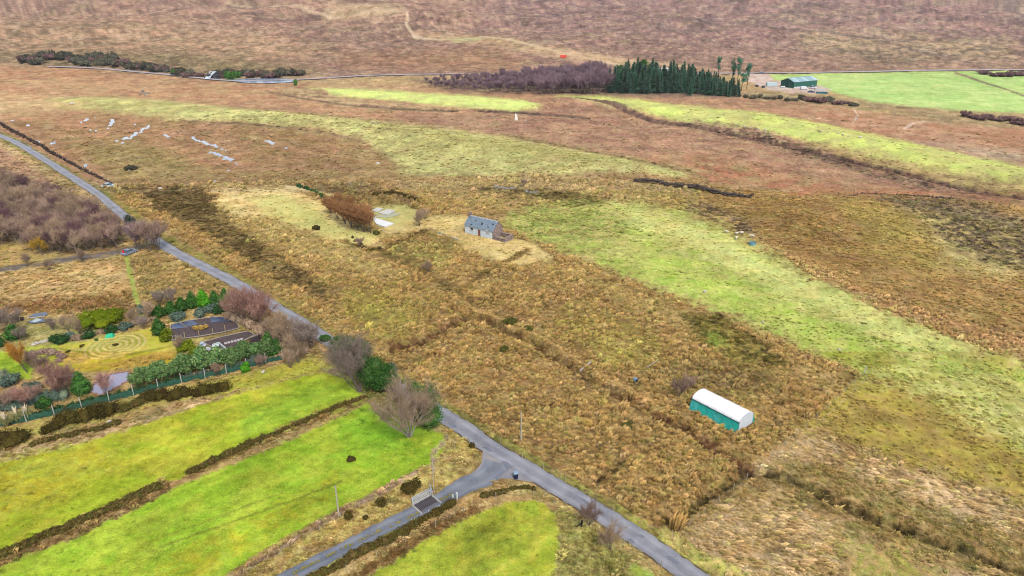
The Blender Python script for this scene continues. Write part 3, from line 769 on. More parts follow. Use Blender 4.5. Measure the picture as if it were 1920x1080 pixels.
class MB:
    """collects boxes, bars, prisms and tubes into one mesh"""

    def __init__(s):
        s.v = []
        s.f = []

    def add(s, v, f):
        o = len(s.v)
        s.v += [tuple(p) for p in v]
        s.f += [tuple(i + o for i in a) for a in f]
        return s

    def box(s, x0, x1, y0, y1, z0, z1):
        v = [(x0, y0, z0), (x1, y0, z0), (x1, y1, z0), (x0, y1, z0), (x0, y0, z1), (x1, y0, z1), (x1, y1, z1), (x0, y1, z1)]
        return s.add(v, [(0, 3, 2, 1), (4, 5, 6, 7), (0, 1, 5, 4), (1, 2, 6, 5), (2, 3, 7, 6), (3, 0, 4, 7)])

    def bar(s, a, b, r, n=5, r2=None):
        a = Vector(a)
        b = Vector(b)
        d = (b - a)
        if d.length < 1e-6:
            return s
        d.normalize()
        p = d.orthogonal().normalized()
        q = d.cross(p)
        r2 = r if r2 is None else r2
        v = []
        for c, rr in ((a, r), (b, r2)):
            for i in range(n):
                t = 2 * math.pi * i / n
                v.append(c + p * math.cos(t) * rr + q * math.sin(t) * rr)
        f = [(i, (i + 1) % n, n + (i + 1) % n, n + i) for i in range(n)]
        f += [tuple(range(n))[::-1], tuple(range(n, 2 * n))]
        return s.add(v, f)

    def prism(s, prof, a, b):
        """profile [(y, z)] swept along x from a to b"""
        n = len(prof)
        v = [(a, y, z) for y, z in prof] + [(b, y, z) for y, z in prof]
        f = [(i, (i + 1) % n, n + (i + 1) % n, n + i) for i in range(n)]
        f += [tuple(range(n))[::-1], tuple(range(n, 2 * n))]
        return s.add(v, f)

    def rock(s, c, r, seed, flat=.6):
        rn = random.Random(seed)
        rings = [(-.5, .6), (0, 1), (.6, .75)]
        v = []
        for zz, k in rings:
            for i in range(6):
                t = i / 6 * 6.283
                j = rn.uniform(.75, 1.2)
                v.append((c[0] + math.cos(t) * r * k * j, c[1] + math.sin(t) * r * k * j, c[2] + zz * r * flat * j))
        v.append((c[0], c[1], c[2] + r * flat))
        f = []
        for k in range(2):
            for i in range(6):
                f.append((k * 6 + i, k * 6 + (i + 1) % 6, k * 6 + 6 + (i + 1) % 6, k * 6 + 6 + i))
        for i in range(6):
            f.append((12 + i, 12 + (i + 1) % 6, 18))
        f.append(tuple(range(6))[::-1])
        return s.add(v, f)

    def mesh(s, name, m):
        me = bpy.data.meshes.new(name)
        me.from_pydata(s.v, [], s.f)
        me.materials.append(m)
        me.update()
        return me


def obj(name, me, parent=None, **kw):
    o = bpy.data.objects.new(name, me)
    C.objects.link(o)
    if parent:
        o.parent = parent
    for k, v in kw.items():
        o[k] = v
    return o


def thing(name, label, cat, loc, rz=0, group=None):
    o = bpy.data.objects.new(name, None)
    o.empty_display_size = .5
    C.objects.link(o)
    o.location = loc
    o.rotation_euler = (0, 0, rz)
    o['label'] = label
    o['category'] = cat
    if group:
        o['group'] = group
    return o


def copy_tree(root, loc, rz, sc, label=None, group=None):
    r = root.copy()
    C.objects.link(r)
    r.location = loc
    r.rotation_euler = (0, 0, rz)
    r.scale = sc if hasattr(sc, '__len__') else (sc, sc, sc)
    if label:
        r['label'] = label
    if group:
        r['group'] = group
    for ch in root.children:
        c = ch.copy()
        C.objects.link(c)
        c.parent = r
        for g in ch.children:
            d = g.copy()
            C.objects.link(d)
            d.parent = c
    return r


# ------------------------------------------------------------------ ground
for pts, hw_ in POOLS:
    KEEP.append((W(pts), 1.2 + hw_ / scl(*pts[0]) * 1.2))
KEEPC += [(*land(925, 880), 4.5), (*land(210, 717), 5.5), (*land(740, 410), 9), (*land(395, 620), 8), (*land(445, 642), 6), (*land(450, 150), 30)] + [(*land(905, 436), 7.5), (*land(1345, 785), 5.5)]
vs = np.concatenate([np.arange(1500, 1140, -14), np.arange(1140, -14, -2.0)])
ry = np.array([land(960, float(a))[1] for a in vs])
ry = np.concatenate([[0.5, 8, 18, 28], ry, [ry[-1] * 1.08 ** i for i in range(1, 20)]])
az_in = np.arange(-0.80, 0.8001, 0.0019)
az_out = np.linspace(0.8, 2 * math.pi - 0.8, 60)[1:-1]
az = np.concatenate([az_in, az_out])
NR, NA = len(ry), len(az)
gx = (ry[:, None] * np.sin(az)[None]).ravel()
gy = (ry[:, None] * np.cos(az)[None]).ravel()
col, con, rel, den, typ, extra, p_, q_, r_ = paint(gx, gy)
gz = hsmooth(gx, gy) + relief(gx, gy, rel, p_, q_, r_, extra)
gz = np.where(gy < 30, np.minimum(gz, 1.5), gz)
i = np.arange(NR - 1)[:, None] * NA
j = np.arange(NA)[None]
jn = (j + 1) % NA
quads = np.stack([i + j, i + jn, i + NA + jn, i + NA + j], -1).reshape(-1, 4)[:, ::-1]
me = tri_mesh('ground', np.stack([gx, gy, gz], 1), quads, True)
ca = me.color_attributes.new('cover', 'FLOAT_COLOR', 'POINT')
thatch_shade = (1 - np.where(typ == 0, .34, .15) * (typ != 3) * np.clip(den / 1.8, 0, 1) * (1 - sstep(260, 380, r_)) * (con > .45))[:, None]      # ground colour darkened for dead thatch and for painted-in shade between the tufts
ca.data.foreach_set('color', np.concatenate([col * thatch_shade / KEXP, np.ones((len(col), 1))], 1).astype(np.float32).ravel())
aa = me.attributes.new('contrast', 'FLOAT', 'POINT')
aa.data.foreach_set('value', con.astype(np.float32))
me.materials.append(ground_mat())
obj('ground', me, kind='structure')

# ------------------------------------------------------------------ roads


def strip(name, wpts, half, dz, m, crown=0.03, n=7, sub=4, kind='structure', z_extra=0.0, wob=0.0):
    P = []
    W_ = len(wpts)
    for k in range(W_ - 1):
        p0 = Vector(wpts[max(k - 1, 0)])
        p1 = Vector(wpts[k])
        p2 = Vector(wpts[k + 1])
        p3 = Vector(wpts[min(k + 2, W_ - 1)])
        for s_ in range(sub):
            t = s_ / sub
            P.append(.5 * ((2 * p1) + (p2 - p0) * t + (2 * p0 - 5 * p1 + 4 * p2 - p3) * t * t + (3 * p1 - p0 - 3 * p2 + p3) * t ** 3))
    P.append(Vector(wpts[-1]))
    v = []
    f = []
    for k, pt in enumerate(P):
        d = (P[min(k + 1, len(P) - 1)] - P[max(k - 1, 0)]).normalized()
        nrm = Vector((-d.y, d.x))
        hw = half if not hasattr(half, '__len__') else np.interp(k / (len(P) - 1), np.linspace(0, 1, len(half)), half)
        for c in range(n):
            s_ = -1 + 2 * c / (n - 1)
            ww = hw + (wob * (random.random() - .5) if c in (0, n - 1) else 0)
            x = pt.x + nrm.x * s_ * ww
            y = pt.y + nrm.y * s_ * ww
            v.append((x, y, crown * (1 - s_ * s_)))
    v = np.array(v)
    v[:, 2] += hsmooth(v[:, 0].copy(), v[:, 1].copy()) + dz
    for k in range(len(P) - 1):
        for c in range(n - 1):
            a = k * n + c
            f.append((a, a + 1, a + n + 1, a + n))
    me = tri_mesh(name, v, np.array(f)[:, ::-1], True)
    a_ = me.attributes.new('across', 'FLOAT', 'POINT')
    a_.data.foreach_set('value', np.tile(np.linspace(-1, 1, n), len(P)).astype(np.float32))
    me.materials.append(m)
    return obj(name, me, kind=kind)


def road_mat(name, c1, c2, c3, along=None):
    m = bpy.data.materials.new(name)
    t, o = nodes(m)
    L = t.links.new
    tc = t.nodes.new('ShaderNodeTexCoord')
    n1 = t.nodes.new('ShaderNodeTexNoise')
    n1.inputs['Scale'].default_value = .35
    n1.inputs['Detail'].default_value = 6
    n2 = t.nodes.new('ShaderNodeTexNoise')
    n2.inputs['Scale'].default_value = 6
    n2.inputs['Detail'].default_value = 3
    L(tc.outputs['Object'], n1.inputs['Vector'])
    L(tc.outputs['Object'], n2.inputs['Vector'])
    r1 = t.nodes.new('ShaderNodeValToRGB')
    e = r1.color_ramp.elements
    e[0].position = .35
    e[1].position = .62
    e[0].color = (*alb(c1), 1)
    e[1].color = (*alb(c2), 1)
    mx = t.nodes.new('ShaderNodeMixRGB')
    mx.blend_type = 'MIX'
    mx.inputs[2].default_value = (*alb(c3), 1)
    r2 = t.nodes.new('ShaderNodeValToRGB')
    r2.color_ramp.elements[0].position = .5
    r2.color_ramp.elements[1].position = .75
    r2.color_ramp.elements[0].color = (0, 0, 0, 1)
    r2.color_ramp.elements[1].color = (.6, .6, .6, 1)
    L(n1.outputs['Fac'], r1.inputs[0])
    L(n2.outputs['Fac'], r2.inputs[0])
    L(r2.outputs[0], mx.inputs[0])
    L(r1.outputs[0], mx.inputs[1])
    b = t.nodes.new('ShaderNodeBsdfPrincipled')
    b.inputs['Roughness'].default_value = .62
    b.inputs['Specular IOR Level'].default_value = .4
    at_ = t.nodes.new('ShaderNodeAttribute')      # worn paler wheel lines, a darker crown and dirty edges
    at_.attribute_name = 'across'
    ab = t.nodes.new('ShaderNodeMath')
    ab.operation = 'ABSOLUTE'
    L(at_.outputs['Fac'], ab.inputs[0])
    wr = t.nodes.new('ShaderNodeValToRGB')
    els = wr.color_ramp.elements
    els[0].position = 0
    els[0].color = (.86, .86, .88, 1)
    els[1].position = 1
    els[1].color = (.92, .84, .66, 1)
    for p_, c_ in ((.22, (.88, .88, .9, 1)), (.5, (1.16, 1.16, 1.18, 1)), (.72, (1.0, 1.0, 1.02, 1)), (.9, (.9, .89, .88, 1))):
        e_ = els.new(p_)
        e_.color = c_
    L(ab.outputs[0], wr.inputs[0])
    m2 = t.nodes.new('ShaderNodeMixRGB')
    m2.blend_type = 'MULTIPLY'
    m2.inputs[0].default_value = 1
    L(mx.outputs[0], m2.inputs[1])
    L(wr.outputs[0], m2.inputs[2])
    L(m2.outputs[0], b.inputs['Base Color'])
    L(b.outputs[0], o.inputs['Surface'])
    return m


asph = road_mat('worn_asphalt', (146, 147, 155), (120, 122, 132), (174, 172, 170))
gravel = road_mat('grey_chippings', (124, 130, 140), (100, 108, 122), (160, 152, 140))
strip('road', ROADW, 1.62, .05, asph, wob=.35, sub=8)
# worn darker wheel line and pale edge dust lie in the strip material; the bell mouth of the side track:


def sheet(name, px, dz, m, kind='structure', world=False, step=1.2, **kw):
    """a thin sheet over the land inside a chart outline, following the ground"""
    pw = px if world else W(px)
    import mathutils.geometry as mg
    # densify the outline, triangulate
    q = []
    for a, b in zip(pw, pw[1:] + pw[:1]):
        n = max(1, int(math.dist(a, b) / step))
        q += [(a[0] + (b[0] - a[0]) * k / n, a[1] + (b[1] - a[1]) * k / n) for k in range(n)]
    co, _, fa, _, _, _ = mg.delaunay_2d_cdt([Vector(c) for c in q], [], [list(range(len(q)))], 1, 1e-5)
    arr = np.array([(c.x, c.y) for c in co])
    z = hsmooth(arr[:, 0].copy(), arr[:, 1].copy()) + dz
    me_ = bpy.data.meshes.new(name)
    me_.from_pydata([(a[0], a[1], zz) for a, zz in zip(arr, z)], [], [list(a) for a in fa])
    me_.materials.append(m)
    me_.update()
    return obj(name, me_, kind=kind, **kw)


strip('access_track', TRKW, [2.6, 2.2, 1.9, 1.7, 1.6, 1.5, 1.5, 1.45, 1.45, 1.4], .028, gravel, wob=.3)
sheet('junction_apron', [(878, 822), (900, 838), (905, 850), (903, 868), (893, 883), (874, 898), (850, 912), (872, 914), (900, 905), (930, 897), (960, 898), (990, 903), (1014, 906), (1000, 888), (960, 862), (910, 832)], .036, road_mat('dusty_apron', (158, 152, 152), (134, 134, 144), (180, 172, 164)))
sheet('lay_by', [(22, 262), (50, 266), (58, 272), (60, 285), (40, 276)], .062, asph)
vr = W([(90, 126), (120, 127), (200, 130), (300, 140), (360, 146), (440, 152.5), (520, 152), (600, 149), (640, 146), (700, 143), (800, 141), (900, 141), (1000, 140.5), (1130, 140), (1280, 139), (1400, 138.5), (1560, 136.5), (1720, 134), (1920, 131.5), (2100, 128)])
strip('valley_road', vr, 2.6, .7, road_mat('pale_valley_asphalt', (178, 168, 172), (160, 150, 156), (190, 180, 176)), n=4)


# ------------------------------------------------------------------ tufts: rush, grass and heather as growing stuff
def blade_proto(kind, seed):
    rn = np.random.default_rng(seed)
    v = []
    f = []
    t = []

    def tri(a, b, c, ta, tb, tc):
        n = len(v)
        v.extend([a, b, c])
        f.append((n, n + 1, n + 2))
        t.extend([ta, tb, tc])
    if kind == 'rush':
        nb, h, sp, wd, lean = 34, .95, .38, .06, .45
    elif kind == 'grass':
        nb, h, sp, wd, lean = 28, .42, .4, .085, .55
    else:
        nb, h, sp, wd, lean = 34, .42, .42, .12, .2
    for k in range(nb):
        a = rn.random() * 6.283
        d = math.sqrt(rn.random()) * sp
        bx, by = math.cos(a) * d * .6, math.sin(a) * d * .6
        hh = h * rn.uniform(.6, 1.1) * (1 - .45 * (d / sp) ** 2)
        out = rn.uniform(.4, 1.0) * (.55 if kind == 'rush' else .9)
        tx = bx + math.cos(a) * out * d + lean * hh * .6
        ty = by + math.sin(a) * out * d - lean * hh * .35
        wa = rn.random() * 3.1416
        wx, wy = math.cos(wa) * wd, math.sin(wa) * wd
        if kind == 'heather':
            c = (tx, ty, hh * .75)
            s = wd
            e1 = rn.normal(size=3)
            e1 /= np.linalg.norm(e1)
            e2 = np.cross(e1, rn.normal(size=3))
            e2 /= np.linalg.norm(e2)
            tri((c[0] + e1[0] * s, c[1] + e1[1] * s, c[2] + e1[2] * s), (c[0] - e1[0] * s + e2[0] * s, c[1] - e1[1] * s + e2[1] * s, c[2] - e1[2] * s * .6), (c[0] - e2[0] * s, c[1] - e2[1] * s, c[2] + .5 * s), .9, .6, 1)
            tri((bx, by, -.05), (tx + wx * .6, ty + wy * .6, hh * .8), (tx - wx * .6, ty - wy * .6, hh * .8), 0, .7, .7)
        else:
            mx, my, mz = bx * .5 + tx * .5, by * .5 + ty * .5, hh * .72
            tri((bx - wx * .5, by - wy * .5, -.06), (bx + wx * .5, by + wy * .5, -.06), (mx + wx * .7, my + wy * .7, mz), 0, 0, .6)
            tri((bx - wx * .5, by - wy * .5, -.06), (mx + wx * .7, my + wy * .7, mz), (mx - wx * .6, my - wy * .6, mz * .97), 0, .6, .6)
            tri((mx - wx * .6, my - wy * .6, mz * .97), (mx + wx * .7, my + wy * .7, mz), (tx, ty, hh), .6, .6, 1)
    return np.array(v), np.array(f), np.array(t)


def tuft_mat():
    m = bpy.data.materials.new('tuft_blades')
    t, o = nodes(m)
    L = t.links.new
    a = t.nodes.new('ShaderNodeAttribute')
    a.attribute_type = 'INSTANCER'
    a.attribute_name = 'tint'
    h = t.nodes.new('ShaderNodeAttribute')
    h.attribute_name = 'tip'
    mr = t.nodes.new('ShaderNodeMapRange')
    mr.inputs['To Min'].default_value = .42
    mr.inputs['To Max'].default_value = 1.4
    g = t.nodes.new('ShaderNodeNewGeometry')
    m2 = t.nodes.new('ShaderNodeMapRange')
    m2.inputs['To Min'].default_value = .7
    m2.inputs['To Max'].default_value = 1.3
    mm = t.nodes.new('ShaderNodeMath')
    mm.operation = 'MULTIPLY'
    hv = t.nodes.new('ShaderNodeHueSaturation')
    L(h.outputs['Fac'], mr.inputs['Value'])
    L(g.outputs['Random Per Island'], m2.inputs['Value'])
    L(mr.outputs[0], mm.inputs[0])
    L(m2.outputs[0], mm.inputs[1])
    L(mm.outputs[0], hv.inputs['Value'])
    L(a.outputs['Color'], hv.inputs['Color'])
    d = t.nodes.new('ShaderNodeBsdfDiffuse')
    tr = t.nodes.new('ShaderNodeBsdfTranslucent')
    mix = t.nodes.new('ShaderNodeMixShader')
    mix.inputs[0].default_value = .3
    vm = t.nodes.new('ShaderNodeVectorMath')       # fine stems scatter light from above: soften the flat blade normals
    vm.operation = 'MULTIPLY_ADD'
    vm.inputs[1].default_value = (.45, .45, .45)
    vm.inputs[2].default_value = (0, 0, .6)
    vn = t.nodes.new('ShaderNodeVectorMath')
    vn.operation = 'NORMALIZE'
    L(g.outputs['Normal'], vm.inputs[0])
    L(vm.outputs[0], vn.inputs[0])
    L(vn.outputs[0], d.inputs['Normal'])
    L(hv.outputs['Color'], d.inputs['Color'])
    L(hv.outputs['Color'], tr.inputs['Color'])
    L(d.outputs[0], mix.inputs[1])
    L(tr.outputs[0], mix.inputs[2])
    L(mix.outputs[0], o.inputs['Surface'])
    return m


TM = tuft_mat()


def tuft_group():
    ng = bpy.data.node_groups.new('growing_tufts', 'GeometryNodeTree')
    ng.interface.new_socket('Geometry', in_out='INPUT', socket_type='NodeSocketGeometry')
    ng.interface.new_socket('Geometry', in_out='OUTPUT', socket_type='NodeSocketGeometry')
    N = ng.nodes.new
    L = ng.links.new
    gi = N('NodeGroupInput')
    go = N('NodeGroupOutput')

    def attr(name, dt):
        n = N('GeometryNodeInputNamedAttribute')
        n.data_type = dt
        n.inputs['Name'].default_value = name
        return n.outputs['Attribute']
    pid = attr('proto', 'INT')

    def sep(k):
        c = N('FunctionNodeCompare')
        c.data_type = 'INT'
        c.operation = 'EQUAL'
        ins = [s for s in c.inputs if s.type == 'INT']
        L(pid, ins[0])
        ins[1].default_value = k
        s = N('GeometryNodeSeparateGeometry')
        s.domain = 'POINT'
        L(gi.outputs[0], s.inputs['Geometry'])
        L(c.outputs[0], s.inputs['Selection'])
        return s.outputs['Selection']
    join = N('GeometryNodeJoinGeometry')
    for k in range(3):
        g = N('GeometryNodeGeometryToInstance')
        L(sep(k), g.inputs[0])
        L(g.outputs[0], join.inputs[0])
    iop = N('GeometryNodeInstanceOnPoints')
    L(sep(9), iop.inputs['Points'])
    L(join.outputs[0], iop.inputs['Instance'])
    iop.inputs['Pick Instance'].default_value = True
    L(attr('pick', 'INT'), iop.inputs['Instance Index'])
    e = N('FunctionNodeEulerToRotation')
    L(attr('rot', 'FLOAT_VECTOR'), e.inputs[0])
    L(e.outputs[0], iop.inputs['Rotation'])
    L(attr('size', 'FLOAT_VECTOR'), iop.inputs['Scale'])
    L(iop.outputs[0], go.inputs[0])
    return ng


TG = tuft_group()


def tufts(name, kind, P, tint, size, rot):
    V = []
    Fc = []
    T = []
    pid = []
    off = 0
    for k in range(3):
        v, f, t = blade_proto(kind, 11 * k + len(kind))
        V.append(v)
        Fc.append(f + off)
        T.append(t)
        pid += [k] * len(v)
        off += len(v)
    n = len(P)
    V.append(P)
    verts = np.concatenate(V)
    pid = np.array(pid + [9] * n, np.int32)
    me = tri_mesh(name, verts, np.concatenate(Fc))
    nv = len(verts)

    def put(nm, dt, arr, key, w_):
        a = me.attributes.new(nm, dt, 'POINT')
        full = np.zeros((nv, w_), np.float32 if dt != 'INT' else np.int32)
        full[nv - len(arr):] = arr.reshape(len(arr), w_)
        a.data.foreach_set(key, full.ravel())
    a = me.attributes.new('proto', 'INT', 'POINT')
    a.data.foreach_set('value', pid)
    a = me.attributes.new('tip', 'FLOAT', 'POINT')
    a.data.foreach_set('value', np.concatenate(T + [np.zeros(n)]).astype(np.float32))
    put('pick', 'INT', RNG.integers(0, 3, n).astype(np.int32), 'value', 1)
    put('rot', 'FLOAT_VECTOR', rot.astype(np.float32), 'vector', 3)
    put('size', 'FLOAT_VECTOR', size.astype(np.float32), 'vector', 3)
    put('tint', 'FLOAT_VECTOR', tint.astype(np.float32), 'vector', 3)
    me.materials.append(TM)
    o = obj(name, me, kind='stuff')
    md = o.modifiers.new('tufts', 'NODES')
    md.node_group = TG
    return o


NC = 3000000
rr = np.exp(RNG.uniform(math.log(62), math.log(430), NC * 1))
# candidates uniform in log-distance: world density falls as 1/r^2; thin the near ones back to an even spread
aa_ = RNG.uniform(-.79, .79, NC)
cx = rr * np.sin(aa_)
cy = rr * np.cos(aa_)
cand = NC / (1.58 * math.log(430 / 62)) / rr ** 2          # candidates per m2
want = 11.0 * np.minimum(1, (140 / rr) ** 1.25)
keepm = RNG.random(NC) < want / cand / 2.6
uu_, vv_ = chart(cx, cy)
keepm &= (uu_ > -120) & (uu_ < 2040) & (vv_ < 1180)
cx, cy = cx[keepm], cy[keepm]
tc_, tcon, trel, tden, ttyp, tex, tp, tq, tr_ = paint(cx, cy)
clump = fbm(cx / 2.6, cy / 2.6, 61, 3)
clump2 = fbm(cx / 11, cy / 8, 63, 3)
tden_ = tden
k = RNG.random(len(cx)) < tden / 2.2 * sstep(.22, .58, clump) * np.where(tden > 3.2, 1.1, .55 + sstep(.34, .56, clump2) * .7)
for pts, wd in KEEP:
    k &= dist_poly(cx, cy, pts, False) > wd - .12 + RNG.random(len(cx)) * .4
KEEPT = KEEPC + []
cx, cy, tc_, tcon, trel, ttyp, tex, tp, tq, tr_, tden_ = [a[k] for a in (cx, cy, tc_, tcon, trel, ttyp, tex, tp, tq, tr_, tden_)]
bl = [W([(1285, 762), (1374, 812), (1420, 792), (1330, 742)]), W([(871.8, 434.7), (924, 447.7), (936, 440), (884, 428)]),
      W([(705, 392), (765, 392), (765, 432), (700, 432)]), W([(318, 598), (448, 596), (498, 640), (480, 668), (380, 668), (320, 650)]),
      W([(170, 700), (250, 690), (245, 740), (170, 740)]),
      W([(874, 815), (896, 838), (897, 862), (886, 880), (866, 899), (840, 915), (850, 928), (880, 914), (905, 905), (932, 899), (962, 899), (992, 906), (1020, 910)])]
k = np.ones(len(cx), bool)
for b in bl:
    k &= dist_poly(cx, cy, b, True) > .1
cx, cy, tc_, tcon, trel, ttyp, tex, tp, tq, tr_, tden_ = [a[k] for a in (cx, cy, tc_, tcon, trel, ttyp, tex, tp, tq, tr_, tden_)]
cz = hsmooth(cx, cy) + relief(cx, cy, trel, tp, tq, tr_, tex) - .02
n = len(cx)
grow = np.maximum(1, (tr_ / 140)) ** .62
sz = np.exp(RNG.normal(-.55, .34, n)) * grow * (.75 + .6 * fbm(cx / 6, cy / 6, 71, 2))
size = np.stack([sz * 1.25, sz, sz * RNG.uniform(.6, 1.1, n)], 1)
size[:, 2] *= np.where((tden_ < 1.0) & (tr_ > 150), .5, 1)
rot = np.stack([RNG.normal(0, .12, n), RNG.normal(0, .12, n), RNG.uniform(-.6, .6, n) + .3], 1)
ca_, cb_ = land(1330, 960), land(1800, 1075)          # the straw field is combed over by the wind
comb = math.atan2(cb_[1] - ca_[1], cb_[0] - ca_[0])
cm_ = tden_ > 3.0
rot[cm_, 2] = comb + RNG.normal(0, .22, int(cm_.sum())) + (fbm(cx[cm_] / 9, cy[cm_] / 9, 91, 2) - .5) * 1.6
size[cm_] *= np.array([1.5, .75, .62])[None]
hue = RNG.random(n)
tint = tc_ / KEXP * 1.5 * np.exp(RNG.normal(0, .2, n))[:, None]
ol = (hue < .12)[:, None]
tint = np.where(ol & (tcon > .5)[:, None], tint * np.array([.82, 1.0, .75])[None], tint)
tint = np.where((ttyp < 2)[:, None], tint * .8 + np.array(alb((218, 184, 118)))[None] * 1.3 * .18, tint)
st = (hue > .84)[:, None]
tint = np.where(st & (tcon > .5)[:, None], tint * np.array([1.25, 1.2, 1.35])[None], tint)
tint = np.where((ttyp == 2)[:, None], tint * .66, tint)
tint = tint * np.where((ttyp < 2)[:, None], np.array([.96, .98, .93])[None], 1)
tint = np.clip(tint, .004, .8)
size[ttyp == 3] *= .3
tint[ttyp == 3] *= 1.08
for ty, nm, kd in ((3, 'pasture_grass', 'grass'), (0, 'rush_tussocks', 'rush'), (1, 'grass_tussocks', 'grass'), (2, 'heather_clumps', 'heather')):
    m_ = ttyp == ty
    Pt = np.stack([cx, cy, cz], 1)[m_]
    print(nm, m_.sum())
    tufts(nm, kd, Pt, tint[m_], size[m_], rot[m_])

# ------------------------------------------------------------------ plants


def leaf_cloud(blobs, n, size, seed, lean=(0, 0), hull=.72, up=.0):
    """leaves spread through lumpy volumes: blobs = (x, y, z, rx, ry, rz)"""
    rn = np.random.default_rng(seed)
    B = np.array(blobs, float)
    wgt = (B[:, 3] * B[:, 5] + B[:, 4] * B[:, 5] + B[:, 3] * B[:, 4])
    bi = rn.choice(len(B), n, p=wgt / wgt.sum())
    d = rn.normal(size=(n, 3))
    d /= np.linalg.norm(d, axis=1)[:, None]
    rad = 1 - .5 * rn.random(n) ** 2.2
    rad *= 1 + .22 * (fbm(d[:, 0] * 2.2 + bi * 7.7, d[:, 2] * 2.2 + d[:, 1] * 1.7, seed + 3, 2) - .5) * 2
    out_ = rn.random(n) < .12
    rad = np.where(out_, rad * rn.uniform(1.05, 1.32, n), rad)
    c = B[bi, :3] + d * rad[:, None] * B[bi, 3:6]
    c[:, 2] = np.maximum(c[:, 2], 0.03)
    nrm = d * .8 + rn.normal(size=(n, 3)) * .55
    nrm[:, 2] += .25 + up
    nrm /= np.linalg.norm(nrm, axis=1)[:, None]
    a = np.cross(nrm, rn.normal(size=(n, 3)))
    a /= np.linalg.norm(a, axis=1)[:, None]
    b = np.cross(nrm, a)
    s = size * rn.uniform(.6, 1.3, n)[:, None]
    v = np.stack([c + a * s, c - a * s * .6 + b * s * .7, c - a * s * .5 - b * s * .75], 1).reshape(-1, 3)
    f = np.arange(n * 3).reshape(-1, 3)
    if hull:
        hv = []
        hf = []
        o = len(v)
        for q in B:
            R, M = 6, 8
            for k in range(R + 1):
                th = math.pi * k / R
                for m in range(M):
                    ph = 2 * math.pi * m / M
                    j = hull * rn.uniform(.82, 1.08)
                    hv.append((q[0] + q[3] * j * math.sin(th) * math.cos(ph), q[1] + q[4] * j * math.sin(th) * math.sin(ph), max(0, q[2] + q[5] * j * math.cos(th))))
            for k in range(R):
                for m in range(M):
                    a0 = o + k * M + m
                    a1 = o + k * M + (m + 1) % M
                    hf += [(a0, a1, a1 + M), (a0, a1 + M, a0 + M)]
            o += (R + 1) * M
        v = np.concatenate([v, np.array(hv)])
        f = np.concatenate([f, np.array(hf)])
    return v, f


def mesh_of(name, vf, m):
    me_ = tri_mesh(name, *vf)
    me_.materials.append(m)
    return me_


def bare_tree(seed, h, crown_r, stems, fork, twigs, tw=.035, tl=.9, lean=(0, 0), trunk_h=.12, r0=.12, fan=.9, levels=2):
    """limbs as tapering tubes, twigs as long thin slivers; returns two meshes' data"""
    rn = random.Random(seed)
    limb = MB()
    tips = []

    def grow(p, d, ln, r, lv):
        k = 3
        q = p
        dd = d.copy()
        for s_ in range(k):
            dd = (dd + Vector((rn.uniform(-.22, .22), rn.uniform(-.22, .22), rn.uniform(-.02, .16)))).normalized()
            q2 = q + dd * ln / k
            limb.bar(q, q2, r * (1 - s_ / k * .5), 5 if lv == 0 else 3, r * (1 - (s_ + 1) / k * .5))
            q = q2
            if lv < levels and s_ >= (0 if lv else 1):
                for _ in range(fork if s_ == k - 1 else max(1, fork - 1)):
                    ax = Vector((rn.uniform(-1, 1), rn.uniform(-1, 1), rn.uniform(-.1, .9))).normalized()
                    nd = (dd * .9 + ax * fan).normalized()
                    grow(q, nd, ln * rn.uniform(.5, .72), r * .45, lv + 1)
            tips.append((q.copy(), dd.copy(), lv))
    for s_ in range(stems):
        a = s_ / stems * 6.283 + rn.uniform(-.5, .5)
        sp = crown_r / h * (1.0 if stems > 1 else .1) * rn.uniform(.35, 1.0)
        d = Vector((math.cos(a) * sp + lean[0], math.sin(a) * sp + lean[1], 1)).normalized()
        grow(Vector((math.cos(a) * r0 * (stems > 1), math.sin(a) * r0 * (stems > 1), -.15)), d, h * .56, r0, 0)
    n = twigs
    T = [t for t in tips if t[2] >= 1] or tips
    ti = np.array([rn.randrange(len(T)) for _ in range(n)])
    P0 = np.array([tuple(T[i][0]) for i in ti])
    D0 = np.array([tuple(T[i][1]) for i in ti])
    r2 = np.random.default_rng(seed)
    D = D0 * .7 + r2.normal(size=(n, 3)) * .55
    D[:, 2] += .25
    D /= np.linalg.norm(D, axis=1)[:, None]
    P0 = P0 + r2.normal(size=(n, 3)) * .12
    Ln = tl * r2.uniform(.5, 1.2, n)[:, None]
    wv = np.cross(D, r2.normal(size=(n, 3)))
    wv /= np.linalg.norm(wv, axis=1)[:, None]
    wv *= tw * .5
    v = np.stack([P0 - wv, P0 + wv, P0 + D * Ln], 1).reshape(-1, 3)
    f = np.arange(3 * n).reshape(-1, 3)
    return limb, (v, f)


def bare_proto(name, label, cat, mb, mt, loc, group=None, **kw):
    limb, tw = bare_tree(**kw)
    t = thing(name, label, cat, loc, 0, group)
    obj('trunk', limb.mesh('trunk', mb), t)
    obj('crown', mesh_of('crown', tw, mt), t)
    return t


